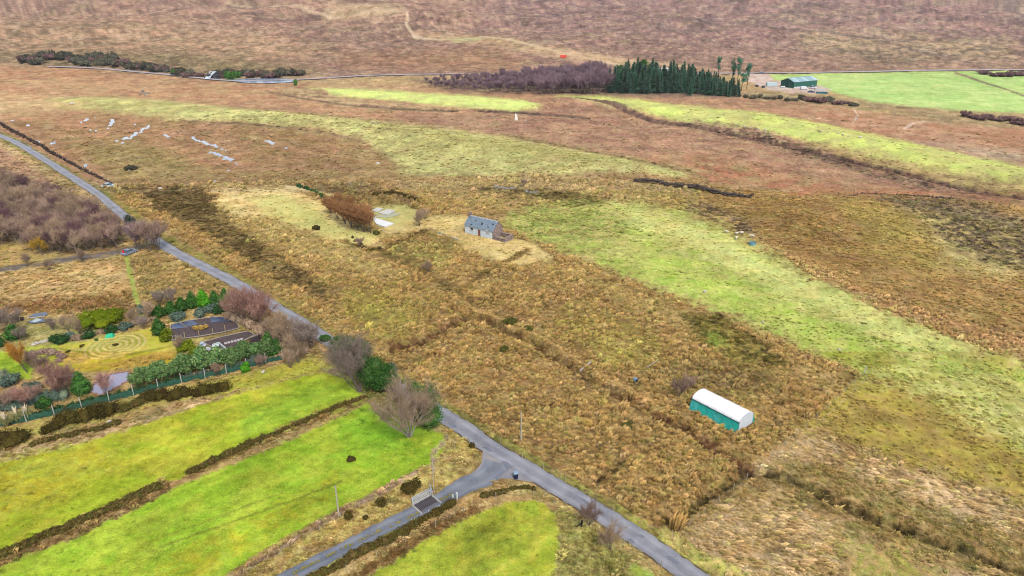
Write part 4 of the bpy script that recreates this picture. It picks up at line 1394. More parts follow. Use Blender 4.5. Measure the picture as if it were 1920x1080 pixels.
def conifer(seed, h, R, whorls=16, per=11, droop=.3, leaf=.5, base=.06, thick=3):
    rn = np.random.default_rng(seed)
    v = []
    f = []
    for k in range(whorls):
        z = h * (base + (1 - base) * (k / whorls) ** .9)
        rad = R * (1 - (z / h)) ** (.75 if seed % 2 else .42) * rn.uniform(.6, 1.15) + .12
        for j in range(per):
            a = rn.random() * 6.283
            rr_ = rad * rn.uniform(.55, 1.15)
            ca, sa = math.cos(a), math.sin(a)
            for q in range(thick):
                s0 = rr_ * (q / thick) * .9
                s1 = rr_ * ((q + 1.3) / thick)
                w_ = leaf * rn.uniform(.5, 1.0) * (1 - .5 * q / thick)
                z0 = z - s0 * droop + rn.uniform(-.1, .1)
                z1 = z - s1 * droop + rn.uniform(-.05, .2) * leaf
                o = len(v)
                v += [(ca * s0 - sa * w_, sa * s0 + ca * w_, z0 - .2 * w_), (ca * s0 + sa * w_, sa * s0 - ca * w_, z0 + rn.uniform(-.3, .3) * w_), (ca * s1, sa * s1, z1)]
                f.append((o, o + 1, o + 2))
                v += [(ca * s0, sa * s0, z0 - w_ * .8), (ca * s0, sa * s0, z0 + w_ * .5), (ca * s1 * .95, sa * s1 * .95, z1 + .1)]
                f.append((o + 3, o + 4, o + 5))
    o = len(v)
    v += [(.18, 0, h * .92), (-.1, .15, h * .92), (-.1, -.15, h * .92), (0, 0, h * 1.04)]
    f += [(o, o + 1, o + 3), (o + 1, o + 2, o + 3), (o + 2, o, o + 3)]
    return np.array(v, float), np.array(f)


def dome(seed, n, w_, h, leaf, lumps=7, hull=.72):
    rn = random.Random(seed)
    b = [(0, 0, h * .45, w_ * .42, w_ * .42, h * .5)]
    for _ in range(lumps):
        a = rn.random() * 6.283
        d = rn.uniform(.25, .6) * w_ * .8
        k = rn.uniform(.35, .6)
        b.append((math.cos(a) * d, math.sin(a) * d, h * rn.uniform(.3, .62), w_ * k * .55, w_ * k * .55, h * k * .6))
    return leaf_cloud(b, n, leaf, seed, hull=hull)


bark = mat('grey_bark', (128, 116, 104), .9, (96, 84, 74), 6)
pbark = mat('silver_bark', (186, 178, 168), .9, (140, 130, 120), 5)
tw_brown = leafmat('brown_twigs', [(134, 110, 90), (172, 146, 120), (192, 168, 140), (150, 124, 104)])
tw_purp = leafmat('purple_twigs', [(128, 100, 98), (162, 130, 120), (176, 148, 130), (140, 112, 104), (190, 166, 140), (150, 128, 108)], .32)
tw_far = leafmat('far_purple_twigs', [(108, 84, 98), (138, 112, 124), (156, 134, 138), (122, 94, 104)], .3)
tw_red = leafmat('red_twigs', [(140, 100, 94), (168, 126, 114), (188, 150, 132), (124, 88, 88)], .25)
tw_grey = leafmat('grey_twigs', [(150, 134, 122), (176, 160, 146), (128, 112, 104), (160, 140, 128)], .15)
tw_rust = leafmat('rusty_willow_twigs', [(150, 104, 66), (182, 130, 86), (122, 88, 62), (196, 148, 100)], .15)
tw_gold = leafmat('golden_willow_twigs', [(184, 124, 48), (206, 148, 68), (156, 104, 44)], .1)
lf_spr = leafmat('spruce_needles', [(60, 106, 84), (86, 134, 100), (74, 120, 106), (120, 162, 122)], .25)
lf_sprn = leafmat('garden_spruce_needles', [(34, 74, 30), (62, 112, 46), (96, 142, 62), (46, 92, 44), (110, 140, 80)], .25)
lf_pine = leafmat('pine_needles', [(64, 106, 54), (98, 138, 72), (126, 158, 92), (72, 116, 74), (152, 174, 110), (104, 116, 78)], .25)
lf_dark = leafmat('gorse_shoots', [(54, 48, 24), (84, 74, 36), (112, 100, 50), (70, 56, 34), (96, 92, 42)], .15)
lf_olive = leafmat('olive_leaves', [(96, 112, 20), (134, 146, 32), (70, 98, 24), (160, 170, 58)], .15)
lf_holly = leafmat('dark_green_leaves', [(40, 76, 40), (62, 100, 52), (44, 70, 44), (88, 122, 70)], .2)
lf_blue = leafmat('blue_grey_leaves', [(86, 112, 100), (116, 136, 120), (76, 94, 88), (140, 152, 124)], .15)
lf_moss = leafmat('mossy_leaves', [(84, 86, 42), (110, 112, 54), (70, 70, 38), (134, 130, 64)], .15)
lf_lime = leafmat('lime_leaves', [(96, 170, 36), (60, 140, 30), (128, 190, 60)], .1)
lf_far = leafmat('far_scrub_leaves', [(70, 78, 62), (98, 98, 74), (124, 114, 96), (78, 84, 78)], .4)
lf_heath = leafmat('bank_heath', [(66, 56, 30), (104, 84, 48), (142, 120, 72), (84, 76, 36), (84, 92, 42), (120, 116, 60)], .1)
gbark = mat('conifer_bark', (86, 66, 52), .9, (60, 46, 38), 6)


def pl(proto, u, v, sc, label=None, group=None, first=False, rz=None):
    p = at(u, v)
    rz = random.uniform(0, 6.28) if rz is None else rz
    s_ = sc if hasattr(sc, '__len__') else (sc, sc, sc)
    if first:
        proto.location = p
        proto.rotation_euler = (0, 0, rz)
        proto.scale = s_
        if label:
            proto['label'] = label
        if group:
            proto['group'] = group
        return proto
    return copy_tree(proto, p, rz, s_, label, group)


def inpoly(u, v, poly):
    return bool(dist_poly(np.array([float(u)]), np.array([float(v)]), poly, True)[0] < 0)


def scatter(poly, spacing, rows, seed):
    """staggered rows of points inside a chart outline"""
    rn = random.Random(seed)
    out = []
    v = min(p[1] for p in poly)
    vmax = max(p[1] for p in poly)
    k = 0
    while v <= vmax:
        u = min(p[0] for p in poly) + (k % 2) * spacing / 2
        while u <= max(p[0] for p in poly):
            a, b = u + rn.uniform(-.35, .35) * spacing, v + rn.uniform(-.4, .4) * rows
            if inpoly(a, b, poly):
                out.append((a, b))
            u += spacing
        v += rows
        k += 1
    return out


# the thicket left of the lane
tw_dkp = leafmat('dark_plum_twigs', [(92, 66, 76), (120, 88, 96), (136, 104, 104)], .25)
tw_tan = leafmat('tan_twigs', [(176, 148, 122), (196, 168, 140), (150, 124, 104)], .2)
protos = []
for k in range(5):
    protos.append(bare_proto('birch_tree', 'bare purple-brown birch in the dense thicket left of the lane', 'tree', pbark if k % 2 else bark, (tw_purp, tw_brown, tw_dkp, tw_purp, tw_tan)[k], (0, 0, 0),
                             seed=30 + k, h=5.8, crown_r=2.4, stems=3 + k % 3, fork=2, twigs=1150, tw=.05, tl=1.35, r0=.075))
wood = scatter([(-110, 330), (0, 352), (60, 358), (150, 388), (205, 412), (232, 440), (222, 466), (130, 480), (60, 480), (-110, 478)], 17, 9, 3)
wood = [p for p in wood if not (p[0] < 60 and p[1] > 462)]
random.Random(5).shuffle(wood)
print('wood', len(wood))
for i_, (u, v) in enumerate(wood):
    pr = protos[i_ % 5]
    pl(pr, u, v, random.uniform(.72, 1.1), first=i_ < 5, group='birches of the thicket left of the lane')

# the far purple wood
fp = []
for k in range(3):
    fp.append(bare_proto('birch_tree', 'bare purple tree in the far leafless wood beside the conifer plantation', 'tree', bark, tw_far, (0, 0, 0),
                         seed=60 + k, h=9.5, crown_r=3.6, stems=4, fork=2, twigs=1500, tw=.16, tl=2.3, r0=.12))
fw = scatter([(785, 152), (900, 150), (1010, 144), (1135, 142), (1140, 178), (1050, 178), (960, 177), (860, 170), (805, 164)], 11, 5, 8)
print('far wood', len(fw))
for i_, (u, v) in enumerate(fw):
    k = np.interp(u, [800, 900, 1000, 1130], [.42, .58, .85, 1.05]) * random.uniform(.8, 1.15)
    pl(fp[i_ % 3], u, v, k, first=i_ < 3, group='bare purple trees of the far wood')

# conifer plantation
lf_spr2 = leafmat('grey_spruce_needles', [(76, 110, 94), (104, 138, 112), (64, 98, 90), (130, 156, 128)], .3)
cp = []
for k in range(4):
    t = thing('spruce_tree', 'dark blue-green spruce packed in the far conifer plantation', 'tree', (0, 0, 0), 0, 'spruces of the far plantation')
    obj('trunk', MB().bar((0, 0, -.3), (0, 0, 13), .25, 5, .05).mesh('trunk', gbark), t)
    obj('crown', mesh_of('crown', conifer(70 + k, 14.5, 3.6, 18, 10, .2, 1.1, .02), lf_spr if k % 2 else lf_spr2), t)
    cp.append(t)
cf = scatter([(1136, 165), (1180, 150), (1260, 152), (1330, 158), (1388, 170), (1390, 183), (1320, 180), (1240, 177), (1140, 176)], 7.5, 5.0, 12)
print('conifers', len(cf))
for i_, (u, v) in enumerate(cf):
    k = np.interp(u, [1140, 1200, 1300, 1388], [1.0, 1.12, .95, .62]) * random.uniform(.82, 1.15)
    pl(cp[i_ % 4], u, v, (k * random.uniform(.85, 1.35), k * random.uniform(.85, 1.35), k * random.choice((.7, .85, .95, 1.0, 1.12))), first=i_ < 4)
# a few taller broad ones standing out
for (u, v, hh, lab_) in ((1158, 160, 15, 'bright green tree at the back left of the conifer plantation'), (1203, 152, 17, 'tallest bright green tree rising above the middle of the plantation'),
                         (1218, 153, 15, 'bright green rounded tree beside the tallest one over the plantation')):
    t = thing('pine_tree', lab_, 'tree', at(u, v))
    obj('trunk', MB().bar((0, 0, -.3), (0, 0, hh * .8), .3, 5, .1).mesh('trunk', gbark), t)
    obj('crown', mesh_of('crown', leaf_cloud([(0, 0, hh * .65, 3, 3, hh * .33), (1.6, 0, hh * .8, 2, 2, 2.6), (-1.6, .6, hh * .6, 2.2, 2, 3)], 900, .55, int(u)), lf_sprn), t)


def sparse_pine(u, v, hpx, lab_, seed, wd=1.5):
    k = scl(u, v)
    hh = hpx / k * 1.06
    rn = random.Random(seed)
    t = thing('pine_tree', lab_, 'tree', at(u, v))
    obj('trunk', MB().bar((0, 0, -.3), (0, 0, hh), .28, 5, .06).mesh('trunk', gbark), t)
    b = [(rn.uniform(-.6, .6) * wd, rn.uniform(-.6, .6) * wd, hh * rn.uniform(.45, .98), wd * rn.uniform(.5, 1), wd * rn.uniform(.5, 1), hh * .09) for _ in range(9)]
    obj('crown', mesh_of('crown', leaf_cloud(b, 420, .5, seed, hull=.5), lf_spr), t)


sparse_pine(1345, 150, 38, 'small lone pine standing behind the right part of the plantation', 1, 1.3)
sparse_pine(1371, 165, 52, 'tall slim pine, left of the two at the right end of the plantation', 2, 1.6)
sparse_pine(1381, 166, 54, 'tall slim pine, right of the two at the right end of the plantation', 3, 1.8)
sparse_pine(1400, 166, 42, 'lowest of the slim pines, next to the farm track', 4, 1.8)
sparse_pine(1390, 170, 30, 'short broad dark pine at the foot of the slim pines', 5, 2.6)

# scrub far off
sp_ = []
for k in range(4):
    me_ = mesh_of('shrub', dome(90 + k, 420, 6.0, 3.6, .5, 6), lf_far)
    sp_.append(me_)
sp2 = [mesh_of('shrub', dome(190 + k, 420, 6.0, 3.2, .5, 6), leafmat('far_purple_scrub', [(92, 66, 70), (120, 92, 92), (140, 112, 106)], .25)) for k in range(2)]


def shrub(meshes, u, v, wpx, hpx, name, lab_, cat='bush', group=None, i0=[0], W0=6.0, H0=3.6):
    k = scl(u, v)
    o = obj(name, meshes[i0[0] % len(meshes)])
    i0[0] += 1
    o.location = at(u, v, -.1)
    o.rotation_euler = (0, 0, random.uniform(0, 6.28))
    sx = wpx / k / W0 / 1.15
    o.scale = (sx, sx, hpx / k / H0 / 1.02)
    o['label'] = lab_
    o['category'] = cat
    if group:
        o['group'] = group
    return o


for n_ in range(60):
    u = 40 + n_ * 4.7 + random.uniform(-4, 4)
    v = np.interp(u, [40, 120, 200, 320], [122, 122, 126, 141]) - random.uniform(0, 13) * (1 if u < 240 else .5)
    shrub(sp_ if n_ % 4 else sp2, u, v, random.uniform(10, 30), random.uniform(7, 20), 'heath_bush', 'dark scrubby bush in the far dense strip above the valley road at left', 'bush', 'dark bushes above the valley road at far left')
for n_ in range(32):
    u = 325 + n_ * 7.6 + random.uniform(-5, 5)
    v = np.interp(u, [320, 380, 460, 560], [142, 148, 149, 147]) - random.uniform(0, 8)
    if 375 < u < 408:
        continue
    shrub(sp_ if n_ % 3 else sp2, u, v, random.uniform(14, 28), random.uniform(10, 17), 'heath_bush', 'dark scrubby bush along the far stream side right of the waterfall', 'bush', 'dark bushes beside the waterfall')
far_green = [mesh_of('bush', dome(290 + k, 420, 5, 4.2, .45, 5), lf_sprn) for k in range(2)]
for (u, v, wp, hp, lb) in ((328, 141, 15, 14, 'bright green bush alone at the end of the dark scrub strip'), (430, 149, 22, 19, 'larger bright green bush just right of the waterfall'),
                           (443, 146, 18, 15, 'bright green bush touching the larger one right of the waterfall'), (555, 161, 8, 15, 'narrow green bush at the right end of the far river')):
    shrub(far_green, u, v, wp, hp, 'green_bush', lb, 'bush', None, [0], 5, 4.2)
for n_ in range(9):
    u = 1808 + n_ * 15 + random.uniform(-4, 4)
    shrub(sp2, u, np.interp(u, [1800, 1930], [218, 234]) + random.uniform(-4, 3), random.uniform(18, 30), random.uniform(9, 13), 'scrub_bush', 'purple-brown leafless scrub below the bright far field at right edge', 'bush', 'purple scrub under the far green field')
for n_ in range(6):
    u = 1848 + n_ * 15 + random.uniform(-4, 4)
    shrub(sp2, u, 139 + random.uniform(-2, 6), random.uniform(16, 26), random.uniform(9, 13), 'scrub_bush', 'purple-brown leafless scrub above the bright far field at right edge', 'bush', 'purple scrub above the far green field')
for n_ in range(7):
    u = 1505 + n_ * 16 + random.uniform(-4, 4)
    shrub(sp2 if n_ % 3 else sp_, u, np.interp(u, [1500, 1610], [187, 199]) + random.uniform(-3, 2), random.uniform(14, 24), random.uniform(8, 14) * (1.1 if n_ < 4 else .7), 'scrub_bush', 'brown scrub bush just below the green barn yard', 'bush', 'brown scrub below the barn yard')
for n_ in range(8):
    u = 1398 + n_ * 13
    shrub(sp_, u, 183 + n_ * .8 + random.uniform(-3, 2), random.uniform(10, 18), random.uniform(5, 9), 'scrub_bush', 'low grey-green bush between the plantation and the barn yard', 'bush', 'low bushes beside the farm track')
for n_ in range(9):
    u = 1160 + n_ * 26
    shrub(sp_, 1030 + n_ * 12, 134 + random.uniform(-3, 3), random.uniform(8, 14), random.uniform(5, 10), 'heath_bush', 'small dark bush on the slope above the far leafless wood', 'bush', 'small bushes above the far wood')

# ---- big trees by the lane
kA = scl(768, 819)
tB = bare_proto('bare_tree', 'big leafless silver-stemmed tree at the edge of the bright green field by the lane', 'tree', pbark, tw_brown, at(768, 819),
                seed=5, h=9.2, crown_r=5.2, stems=8, fork=3, twigs=9000, tw=.03, tl=1.3, r0=.13, lean=(-.12, 0), fan=.85)
tA = bare_proto('bare_tree', 'leafless grey-brown tree leaning left in front of the dark evergreens', 'tree', bark, tw_grey, at(676, 734),
                seed=9, h=9.6, crown_r=5.4, stems=8, fork=3, twigs=8000, tw=.032, tl=1.35, r0=.13, lean=(-.3, .1), fan=.85)


def everg(u, v, blobs, n, leaf, m, lab_, name='evergreen_tree', th=3.0, seed=1, hull=.7, cat='tree'):
    t = thing(name, lab_, cat, at(u, v))
    obj('trunk', MB().bar((0, 0, -.3), (0, 0, th), .16, 6, .08).mesh('trunk', gbark), t)
    obj('crown', mesh_of('crown', leaf_cloud(blobs, n, leaf, seed, hull=hull), m), t)
    return t


everg(799, 803, [(.9, .6, 5.8, 1.6, 1.5, 2.4), (1.3, .2, 2.6, 1.7, 1.6, 2.2), (0, 0, 3.6, 1.9, 1.9, 2.8), (-.8, 0.3, 5.6, 1.5, 1.5, 2.2), (.9, 0, 3.2, 1.5, 1.4, 2.0), (-1.6, .5, 7.2, 1.2, 1.2, 1.5), (.2, 0, 1.8, 1.6, 1.6, 1.5), (.6, .2, 5.4, 1.1, 1.1, 1.5)], 5200, .16, lf_sprn, 'deep green conifer behind the big leafless tree beside the lane', th=6, seed=21)
everg(716, 735, [(0, 0, 3.0, 2.2, 2.0, 2.6), (-2.0, 0, 3.6, 2.0, 1.8, 2.8), (1.6, 0, 2.6, 1.7, 1.6, 2.0), (-.8, .4, 5.2, 1.8, 1.6, 1.8), (1.0, .4, 4.3, 1.5, 1.4, 1.4), (-3.0, 1, 5.2, 1.4, 1.4, 1.8)], 6000, .17, lf_sprn, 'broad dark evergreen between the two leafless trees by the lane', th=5, seed=22)
everg(732, 722, [(0, 0, 2.2, 1.3, 1.3, 1.8), (.5, 0, 3.4, .9, .9, 1.1)], 1500, .16, lf_blue, 'small bluish spruce tucked against the broad dark evergreen', th=3, seed=23)
everg(652, 668, [(0, 0, 2.4, 2.2, 1.8, 2.0), (2.2, -.8, 2.4, 1.8, 1.6, 1.8), (-2.0, .8, 2.3, 1.6, 1.5, 1.6), (3.6, -1.6, 2.6, 1.5, 1.5, 1.8)], 4200, .18, lf_sprn, 'row-like dark evergreen leaning over the lane behind the grey leafless tree', th=3.4, seed=24)
everg(247, 432, [(0, 0, 2.2, 1.6, 1.6, 2.0), (-.4, 0, 3.8, 1.1, 1.1, 1.4), (.8, .3, 2.9, 1.1, 1.1, 1.5), (.2, 0, 1.2, 1.6, 1.5, 1.2)], 1800, .22, leafmat('dull_spruce_needles', [(50, 70, 56), (76, 88, 70), (96, 92, 80)], .1), 'dull green spruce at the road end of the birch thicket', th=4, seed=25)

# rusty willow clump in the plot
for n_, (u, v, hp) in enumerate(((622, 402, 30), (635, 412, 34), (648, 420, 38), (660, 428, 42), (672, 432, 44), (684, 436, 44), (696, 438, 42), (640, 392, 26), (662, 402, 30), (690, 422, 36))):
    if n_ == 0:
        wp_ = bare_proto('willow_bush', 'rusty orange leafless willow in the clump beside the pale concrete slabs', 'bush', bark, tw_rust, (0, 0, 0), seed=77, h=4.6, crown_r=1.7, stems=9, fork=2, twigs=1500, tw=.07, tl=1.0, r0=.05, lean=(-.22, 0), fan=.5)
    pl(wp_, u, v, hp / scl(u, v) / 4.6, first=n_ == 0, group='rusty willows beside the slabs', rz=random.uniform(-.4, .4))
# other bare shrubs: (u, v, height px, material, label)
SHR = [
    (1105, 985, 46, tw_purp, 'thin purple leafless sapling on the verge near the lower end of the lane'),
    (787, 424, 26, tw_brown, 'pale leafless bush between the concrete slabs and the cottage'),
    (797, 412, 20, tw_brown, 'smaller leafless bush right of the pale one near the slabs'),
    (676, 465, 18, tw_purp, 'low pinkish leafless bush on the grass below the rusty willows'),
    (982, 352, 14, tw_purp, 'dark purple bush beside the fallen grey stones beyond the cottage'),
    (1273, 745, 36, tw_purp, 'purple-brown leafless bush just left of the polytunnel'),
    (1290, 732, 28, tw_purp, 'small leafless bush touching the back left of the polytunnel'),
    (800, 512, 22, tw_brown, 'small leafless bush at the meeting of the old ditches'),
    (262, 470, 50, tw_far, 'grey-purple leafless tree by the red marker at the track mouth'),
    (282, 472, 56, tw_purp, 'tall purple leafless tree at the corner of the track and the lane'),
    (298, 470, 50, tw_purp, 'spreading purple leafless tree leaning over the lane'),
    (455, 605, 60, tw_red, 'tall reddish leafless birch beside the lane above the growing beds'),
    (474, 612, 66, tw_red, 'middle dark red birch beside the lane above the growing beds'),
    (492, 617, 60, tw_red, 'right-hand dark red birch beside the lane above the growing beds'),
    (440, 592, 44, tw_brown, 'brown leafless bush behind the reddish birches'),
    (515, 640, 44, tw_brown, 'brown leafless bush right of the growing beds, nearest the birches'),
    (535, 655, 44, tw_brown, 'second brown leafless bush right of the growing beds'),
    (556, 668, 42, tw_brown, 'third brown leafless bush between the beds and the lane'),
    (573, 660, 56, tw_grey, 'pale grey leafless tree at the lane side above the field corner'),
    (585, 655, 44, tw_grey, 'small grey leafless tree closest to the lane near the evergreens'),
    (530, 622, 36, tw_brown, 'low brown bush against the lane verge behind the green shrubs'),
    (549, 637, 38, tw_brown, 'brown bush on the lane verge near the garden corner'),
    (300, 575, 28, tw_grey, 'silver-grey leafless bush at the top of the garden'),
    (322, 572, 30, tw_grey, 'wider silver-grey leafless bush next to the dark pines'),
    (283, 598, 30, tw_brown, 'brown bush right of the big olive evergreen'),
    (255, 606, 26, tw_brown, 'brown bush touching the big olive evergreen'),
    (270, 618, 24, tw_grey, 'greyish bush between the olive evergreen and the beds'),
    (130, 622, 30, tw_brown, 'straw-brown leafless bush left of the olive evergreen'),
    (150, 628, 28, tw_brown, 'brown leafless bush behind the round dark bushes'),
    (100, 620, 24, tw_grey, 'greyish bush above the left lawn edge'),
    (45, 640, 26, tw_grey, 'grey leafless bush beside the lawn gate wall'),
    (18, 628, 50, tw_grey, 'tall grey leafless tree at the far left of the garden'),
    (62, 690, 30, tw_purp, 'purple bush behind the garden lawn at lower left'),
    (82, 700, 34, tw_purp, 'dark purple bush left of the pointed conifer'),
    (102, 720, 40, tw_red, 'pink-brown leafless tree in the lower garden'),
    (118, 748, 56, tw_red, 'large pink leafless tree beside the pointed conifer'),
    (130, 735, 46, tw_purp, 'purple leafless tree between the pink tree and the conifer'),
    (50, 768, 42, tw_red, 'orange-brown leafless tree above the pampas grass'),
    (22, 765, 36, tw_purp, 'dark purple bush at the left edge above the pampas grass'),
    (5, 772, 34, tw_purp, 'dark bush at the frame edge above the pampas grass'),
    (70, 752, 30, tw_purp, 'low purple bush beneath the pink leafless tree'),
    (200, 742, 40, tw_red, 'small pink leafless tree between the pond and the net fence'),
    (408, 706, 24, tw_brown, 'brown patch of bush in the net fence line'),
    (492, 690, 24, tw_purp, 'purple-brown bush near the right end of the net fence'),
    (545, 690, 34, tw_brown, 'pinkish brown bush behind the last net fence posts'),
    (560, 680, 36, tw_brown, 'brown bush beside the last net fence post'),
    (338, 660, 26, tw_brown, 'brown bush at the lower left corner of the growing beds'),
    (60, 470, 36, tw_purp, 'pink-brown bush at the lower left of the thicket'),
    (80, 478, 30, leafmat('yellow_twigs', [(180, 140, 40), (196, 160, 60), (150, 120, 50)], .1), 'yellowish bush at the foot of the thicket'),
    (1145, 1030, 50, tw_brown, 'dark leafless bush in the rough corner below the lane'),
    (52, 500, 22, tw_brown, 'straw-coloured bush on the near side of the dirt track at left'),
    (155, 492, 22, tw_brown, 'straw-coloured bush half way along the dirt track'),
    (95, 508, 20, tw_brown, 'small pale bush below the dirt track'),
]
bp = {}
for n_, (u, v, hp, m_, lb) in enumerate(SHR):
    key = m_.name
    if key not in bp:
        bp[key] = bare_proto('leafless_bush', lb, 'bush', bark, m_, (0, 0, 0), seed=200 + n_, h=4.5, crown_r=2.0, stems=7, fork=2, twigs=1700, tw=.055, tl=1.0, r0=.05, fan=.7)
        pl(bp[key], u, v, hp / scl(u, v) / 4.6, first=True)
    else:
        pl(bp[key], u, v, hp / scl(u, v) / 4.6, lb)
# leaning golden willow
t = bare_proto('willow_tree', 'golden-orange slender willow leaning left in the lower left garden', 'tree', bark, tw_gold, at(52, 700), seed=301, h=5.6, crown_r=.5, stems=8, fork=2, twigs=1500, tw=.06, tl=1.0, r0=.04, lean=(-.34, 0), fan=.25)

# evergreen shrubs and pines of the garden: (u, v base, width px, height px, material, label)
leafm = {}
GS = [
    (192, 612, 62, 42, lf_olive, 'big two-toned olive-green evergreen in the middle of the garden'),
    (216, 606, 34, 32, lf_olive, 'right-hand part bush of olive green, smaller than its neighbour'),
    (116, 642, 33, 17, lf_holly, 'wide dark green round bush at the back edge of the lawn'),
    (166, 633, 20, 13, lf_holly, 'small dark green round bush between the two wider ones'),
    (209, 624, 24, 14, lf_holly, 'dark green round bush close to the turquoise cover'),
    (232, 618, 22, 14, lf_blue, 'grey-green bush right of the dark round ones'),
    (133, 634, 18, 12, lf_blue, 'grey bush between the wide dark bush and the lawn'),
    (28, 636, 36, 30, lf_sprn, 'mid-green shrub at the left edge above the golden willow'),
    (3, 652, 18, 22, lf_holly, 'dark shrub cut by the left frame edge'),
    (300, 628, 28, 34, lf_sprn, 'dark olive shrub against the left end of the growing beds'),
    (312, 640, 20, 26, lf_olive, 'small olive bush touching the growing bed corner'),
    (265, 590, 10, 22, lf_blue, 'narrow blue-green conifer at the foot of the mown path'),
    (334, 602, 24, 18, lf_blue, 'blue-grey round bush, left of the three above the beds'),
    (377, 592, 24, 17, lf_blue, 'blue-grey round bush, middle of the three above the beds'),
    (404, 587, 26, 19, lf_blue, 'blue-grey round bush, right of the three above the beds'),
    (300, 594, 28, 22, lf_sprn, 'green shrub at the left of the pine row above the beds'),
    (322, 588, 24, 24, lf_sprn, 'green pine left in the row above the beds'),
    (342, 584, 24, 28, lf_sprn, 'second green pine from the left in the row above the beds'),
    (362, 578, 24, 32, lf_sprn, 'third green pine in the row above the beds'),
    (383, 577, 26, 36, lf_lime, 'brightest green pine in the row above the beds'),
    (404, 574, 22, 30, lf_sprn, 'pine just right of the brightest one above the beds'),
    (424, 574, 24, 34, lf_sprn, 'rightmost dark pine of the row above the beds'),
    (416, 588, 22, 24, lf_holly, 'dark bush below the rightmost pine above the beds'),
    (505, 655, 26, 36, lf_sprn, 'dark green bush at the right end of the beds, farther one'),
    (520, 662, 22, 30, lf_sprn, 'dark green bush at the right end of the beds, right one'),
    (511, 668, 18, 20, lf_sprn, 'low dark green bush nearest the net fence at the end of the beds'),
    (536, 655, 14, 18, lf_olive, 'yellowish green little bush right of the dark bushes'),
    (348, 656, 26, 22, lf_olive, 'brownish olive bush below the growing beds'),
    (370, 668, 22, 22, lf_olive, 'olive bush in front of the white frames'),
    (85, 762, 24, 22, lf_sprn, 'green shrub left of the pink trees above the net fence'),
    (75, 765, 20, 16, lf_holly, 'dark shrub behind the first net fence post'),
    (20, 722, 30, 26, lf_blue, 'grey-green shrub above the pampas grass'),
    (60, 735, 26, 22, lf_blue, 'dull green shrub under the pink trees'),
    (592, 429, 13, 8, lf_dark, 'dark low gorse bush alone on the pale grass of the plot'),
    (738, 852, 1, 1, lf_dark, ''),
    (659, 863, 14, 9, lf_dark, 'single dark gorse bush in the middle of the bright green field'),
    (610, 640, 16, 14, lf_sprn, 'small dark green bush on the far verge of the lane'),
    (706, 440, 10, 8, lf_moss, 'small green bush at the right foot of the rusty willows'),
    (245, 318, 20, 9, lf_far, 'dark bush with white stones on the moor above the lane'),
    (945, 658, 16, 9, lf_moss, 'green low bush in the rushy plot, right of the crossing ditches'),
    (960, 608, 20, 9, lf_moss, 'dark green bush beside the crossing of the plot ditches'),
    (992, 620, 14, 8, lf_moss, 'small dark green bush along the plot ditch'),
    (1178, 800, 18, 8, lf_moss, 'low green bush amid the rushes left of the polytunnel'),
]
GS = [g for g in GS if g[5]]
for n_, (u, v, wp, hp, m_, lb) in enumerate(GS):
    k = scl(u, v)
    wm, hm = wp / k, hp / k
    cone = m_ in (lf_sprn, lf_lime) and hp > 21
    leaf = max(.13, min(.5, 2.1 / k))
    if cone:
        vf = leaf_cloud([(0, 0, hm * .3, wm * .5, wm * .5, hm * .3), (0, 0, hm * .55, wm * .38, wm * .38, hm * .28), (0, 0, hm * .8, wm * .2, wm * .2, hm * .24)], 900, leaf, 400 + n_, hull=.75)
    else:
        vf = dome(400 + n_, 1000, wm, hm * .95, leaf, 6, .75)
    if hp > 20:
        t = thing('evergreen_shrub', lb, 'shrub', at(u, v, -.05), random.uniform(0, 6))
        obj('crown', mesh_of('crown', vf, m_), t)
        obj('trunk', MB().bar((0, 0, -.2), (0, 0, hm * .5), .09, 5).mesh('trunk', gbark), t)
    else:
        o = obj('evergreen_bush', mesh_of('evergreen_bush', vf, m_), label=lb, category='bush')
        o.location = at(u, v, -.05)
# pointed conifer by the pond
t = thing('spruce_tree', 'pointed dark green conifer left of the garden pond', 'tree', at(155, 738))
hm = 46 / scl(155, 738)
obj('trunk', MB().bar((0, 0, -.2), (0, 0, hm * .8), .12, 5).mesh('trunk', gbark), t)
obj('crown', mesh_of('crown', leaf_cloud([(0, 0, hm * .28, 1.7, 1.7, hm * .27), (0, 0, hm * .5, 1.35, 1.35, hm * .26), (0, 0, hm * .72, .85, .85, hm * .24), (0, 0, hm * .9, .4, .4, hm * .14)], 2200, .17, 41, hull=.8), lf_sprn), t)
# young pines along the net fence
pp = []
for k in range(4):
    t = thing('pine_tree', '', 'tree', (0, 0, 0))
    obj('trunk', MB().bar((0, 0, -.2), (0, 0, 2.2), .09, 5).mesh('trunk', gbark), t)
    rn = random.Random(k)
    b = [(0, 0, 1.7, .9, .9, 1.1)] + [(rn.uniform(-.9, .9), rn.uniform(-.9, .9), rn.uniform(1.0, 2.6), .65, .65, .6) for _ in range(6)]
    obj('crown', mesh_of('crown', leaf_cloud(b, 1500, .16, 500 + k, hull=.66), lf_pine), t)
    pp.append(t)
PN = [(262, 728, 34), (280, 722, 36), (298, 716, 38), (314, 712, 30), (330, 708, 36), (346, 706, 42), (362, 700, 40), (378, 700, 46), (394, 694, 36), (410, 692, 40), (428, 688, 36), (446, 686, 30),
      (452, 678, 36), (466, 676, 32), (482, 672, 34), (497, 670, 36), (303, 700, 28), (345, 688, 26), (268, 712, 26)]
ordn = ['first', 'second', 'third', 'fourth', 'fifth', 'sixth', 'seventh', 'eighth', 'ninth', 'tenth', 'eleventh', 'twelfth', 'thirteenth', 'fourteenth', 'fifteenth', 'sixteenth']
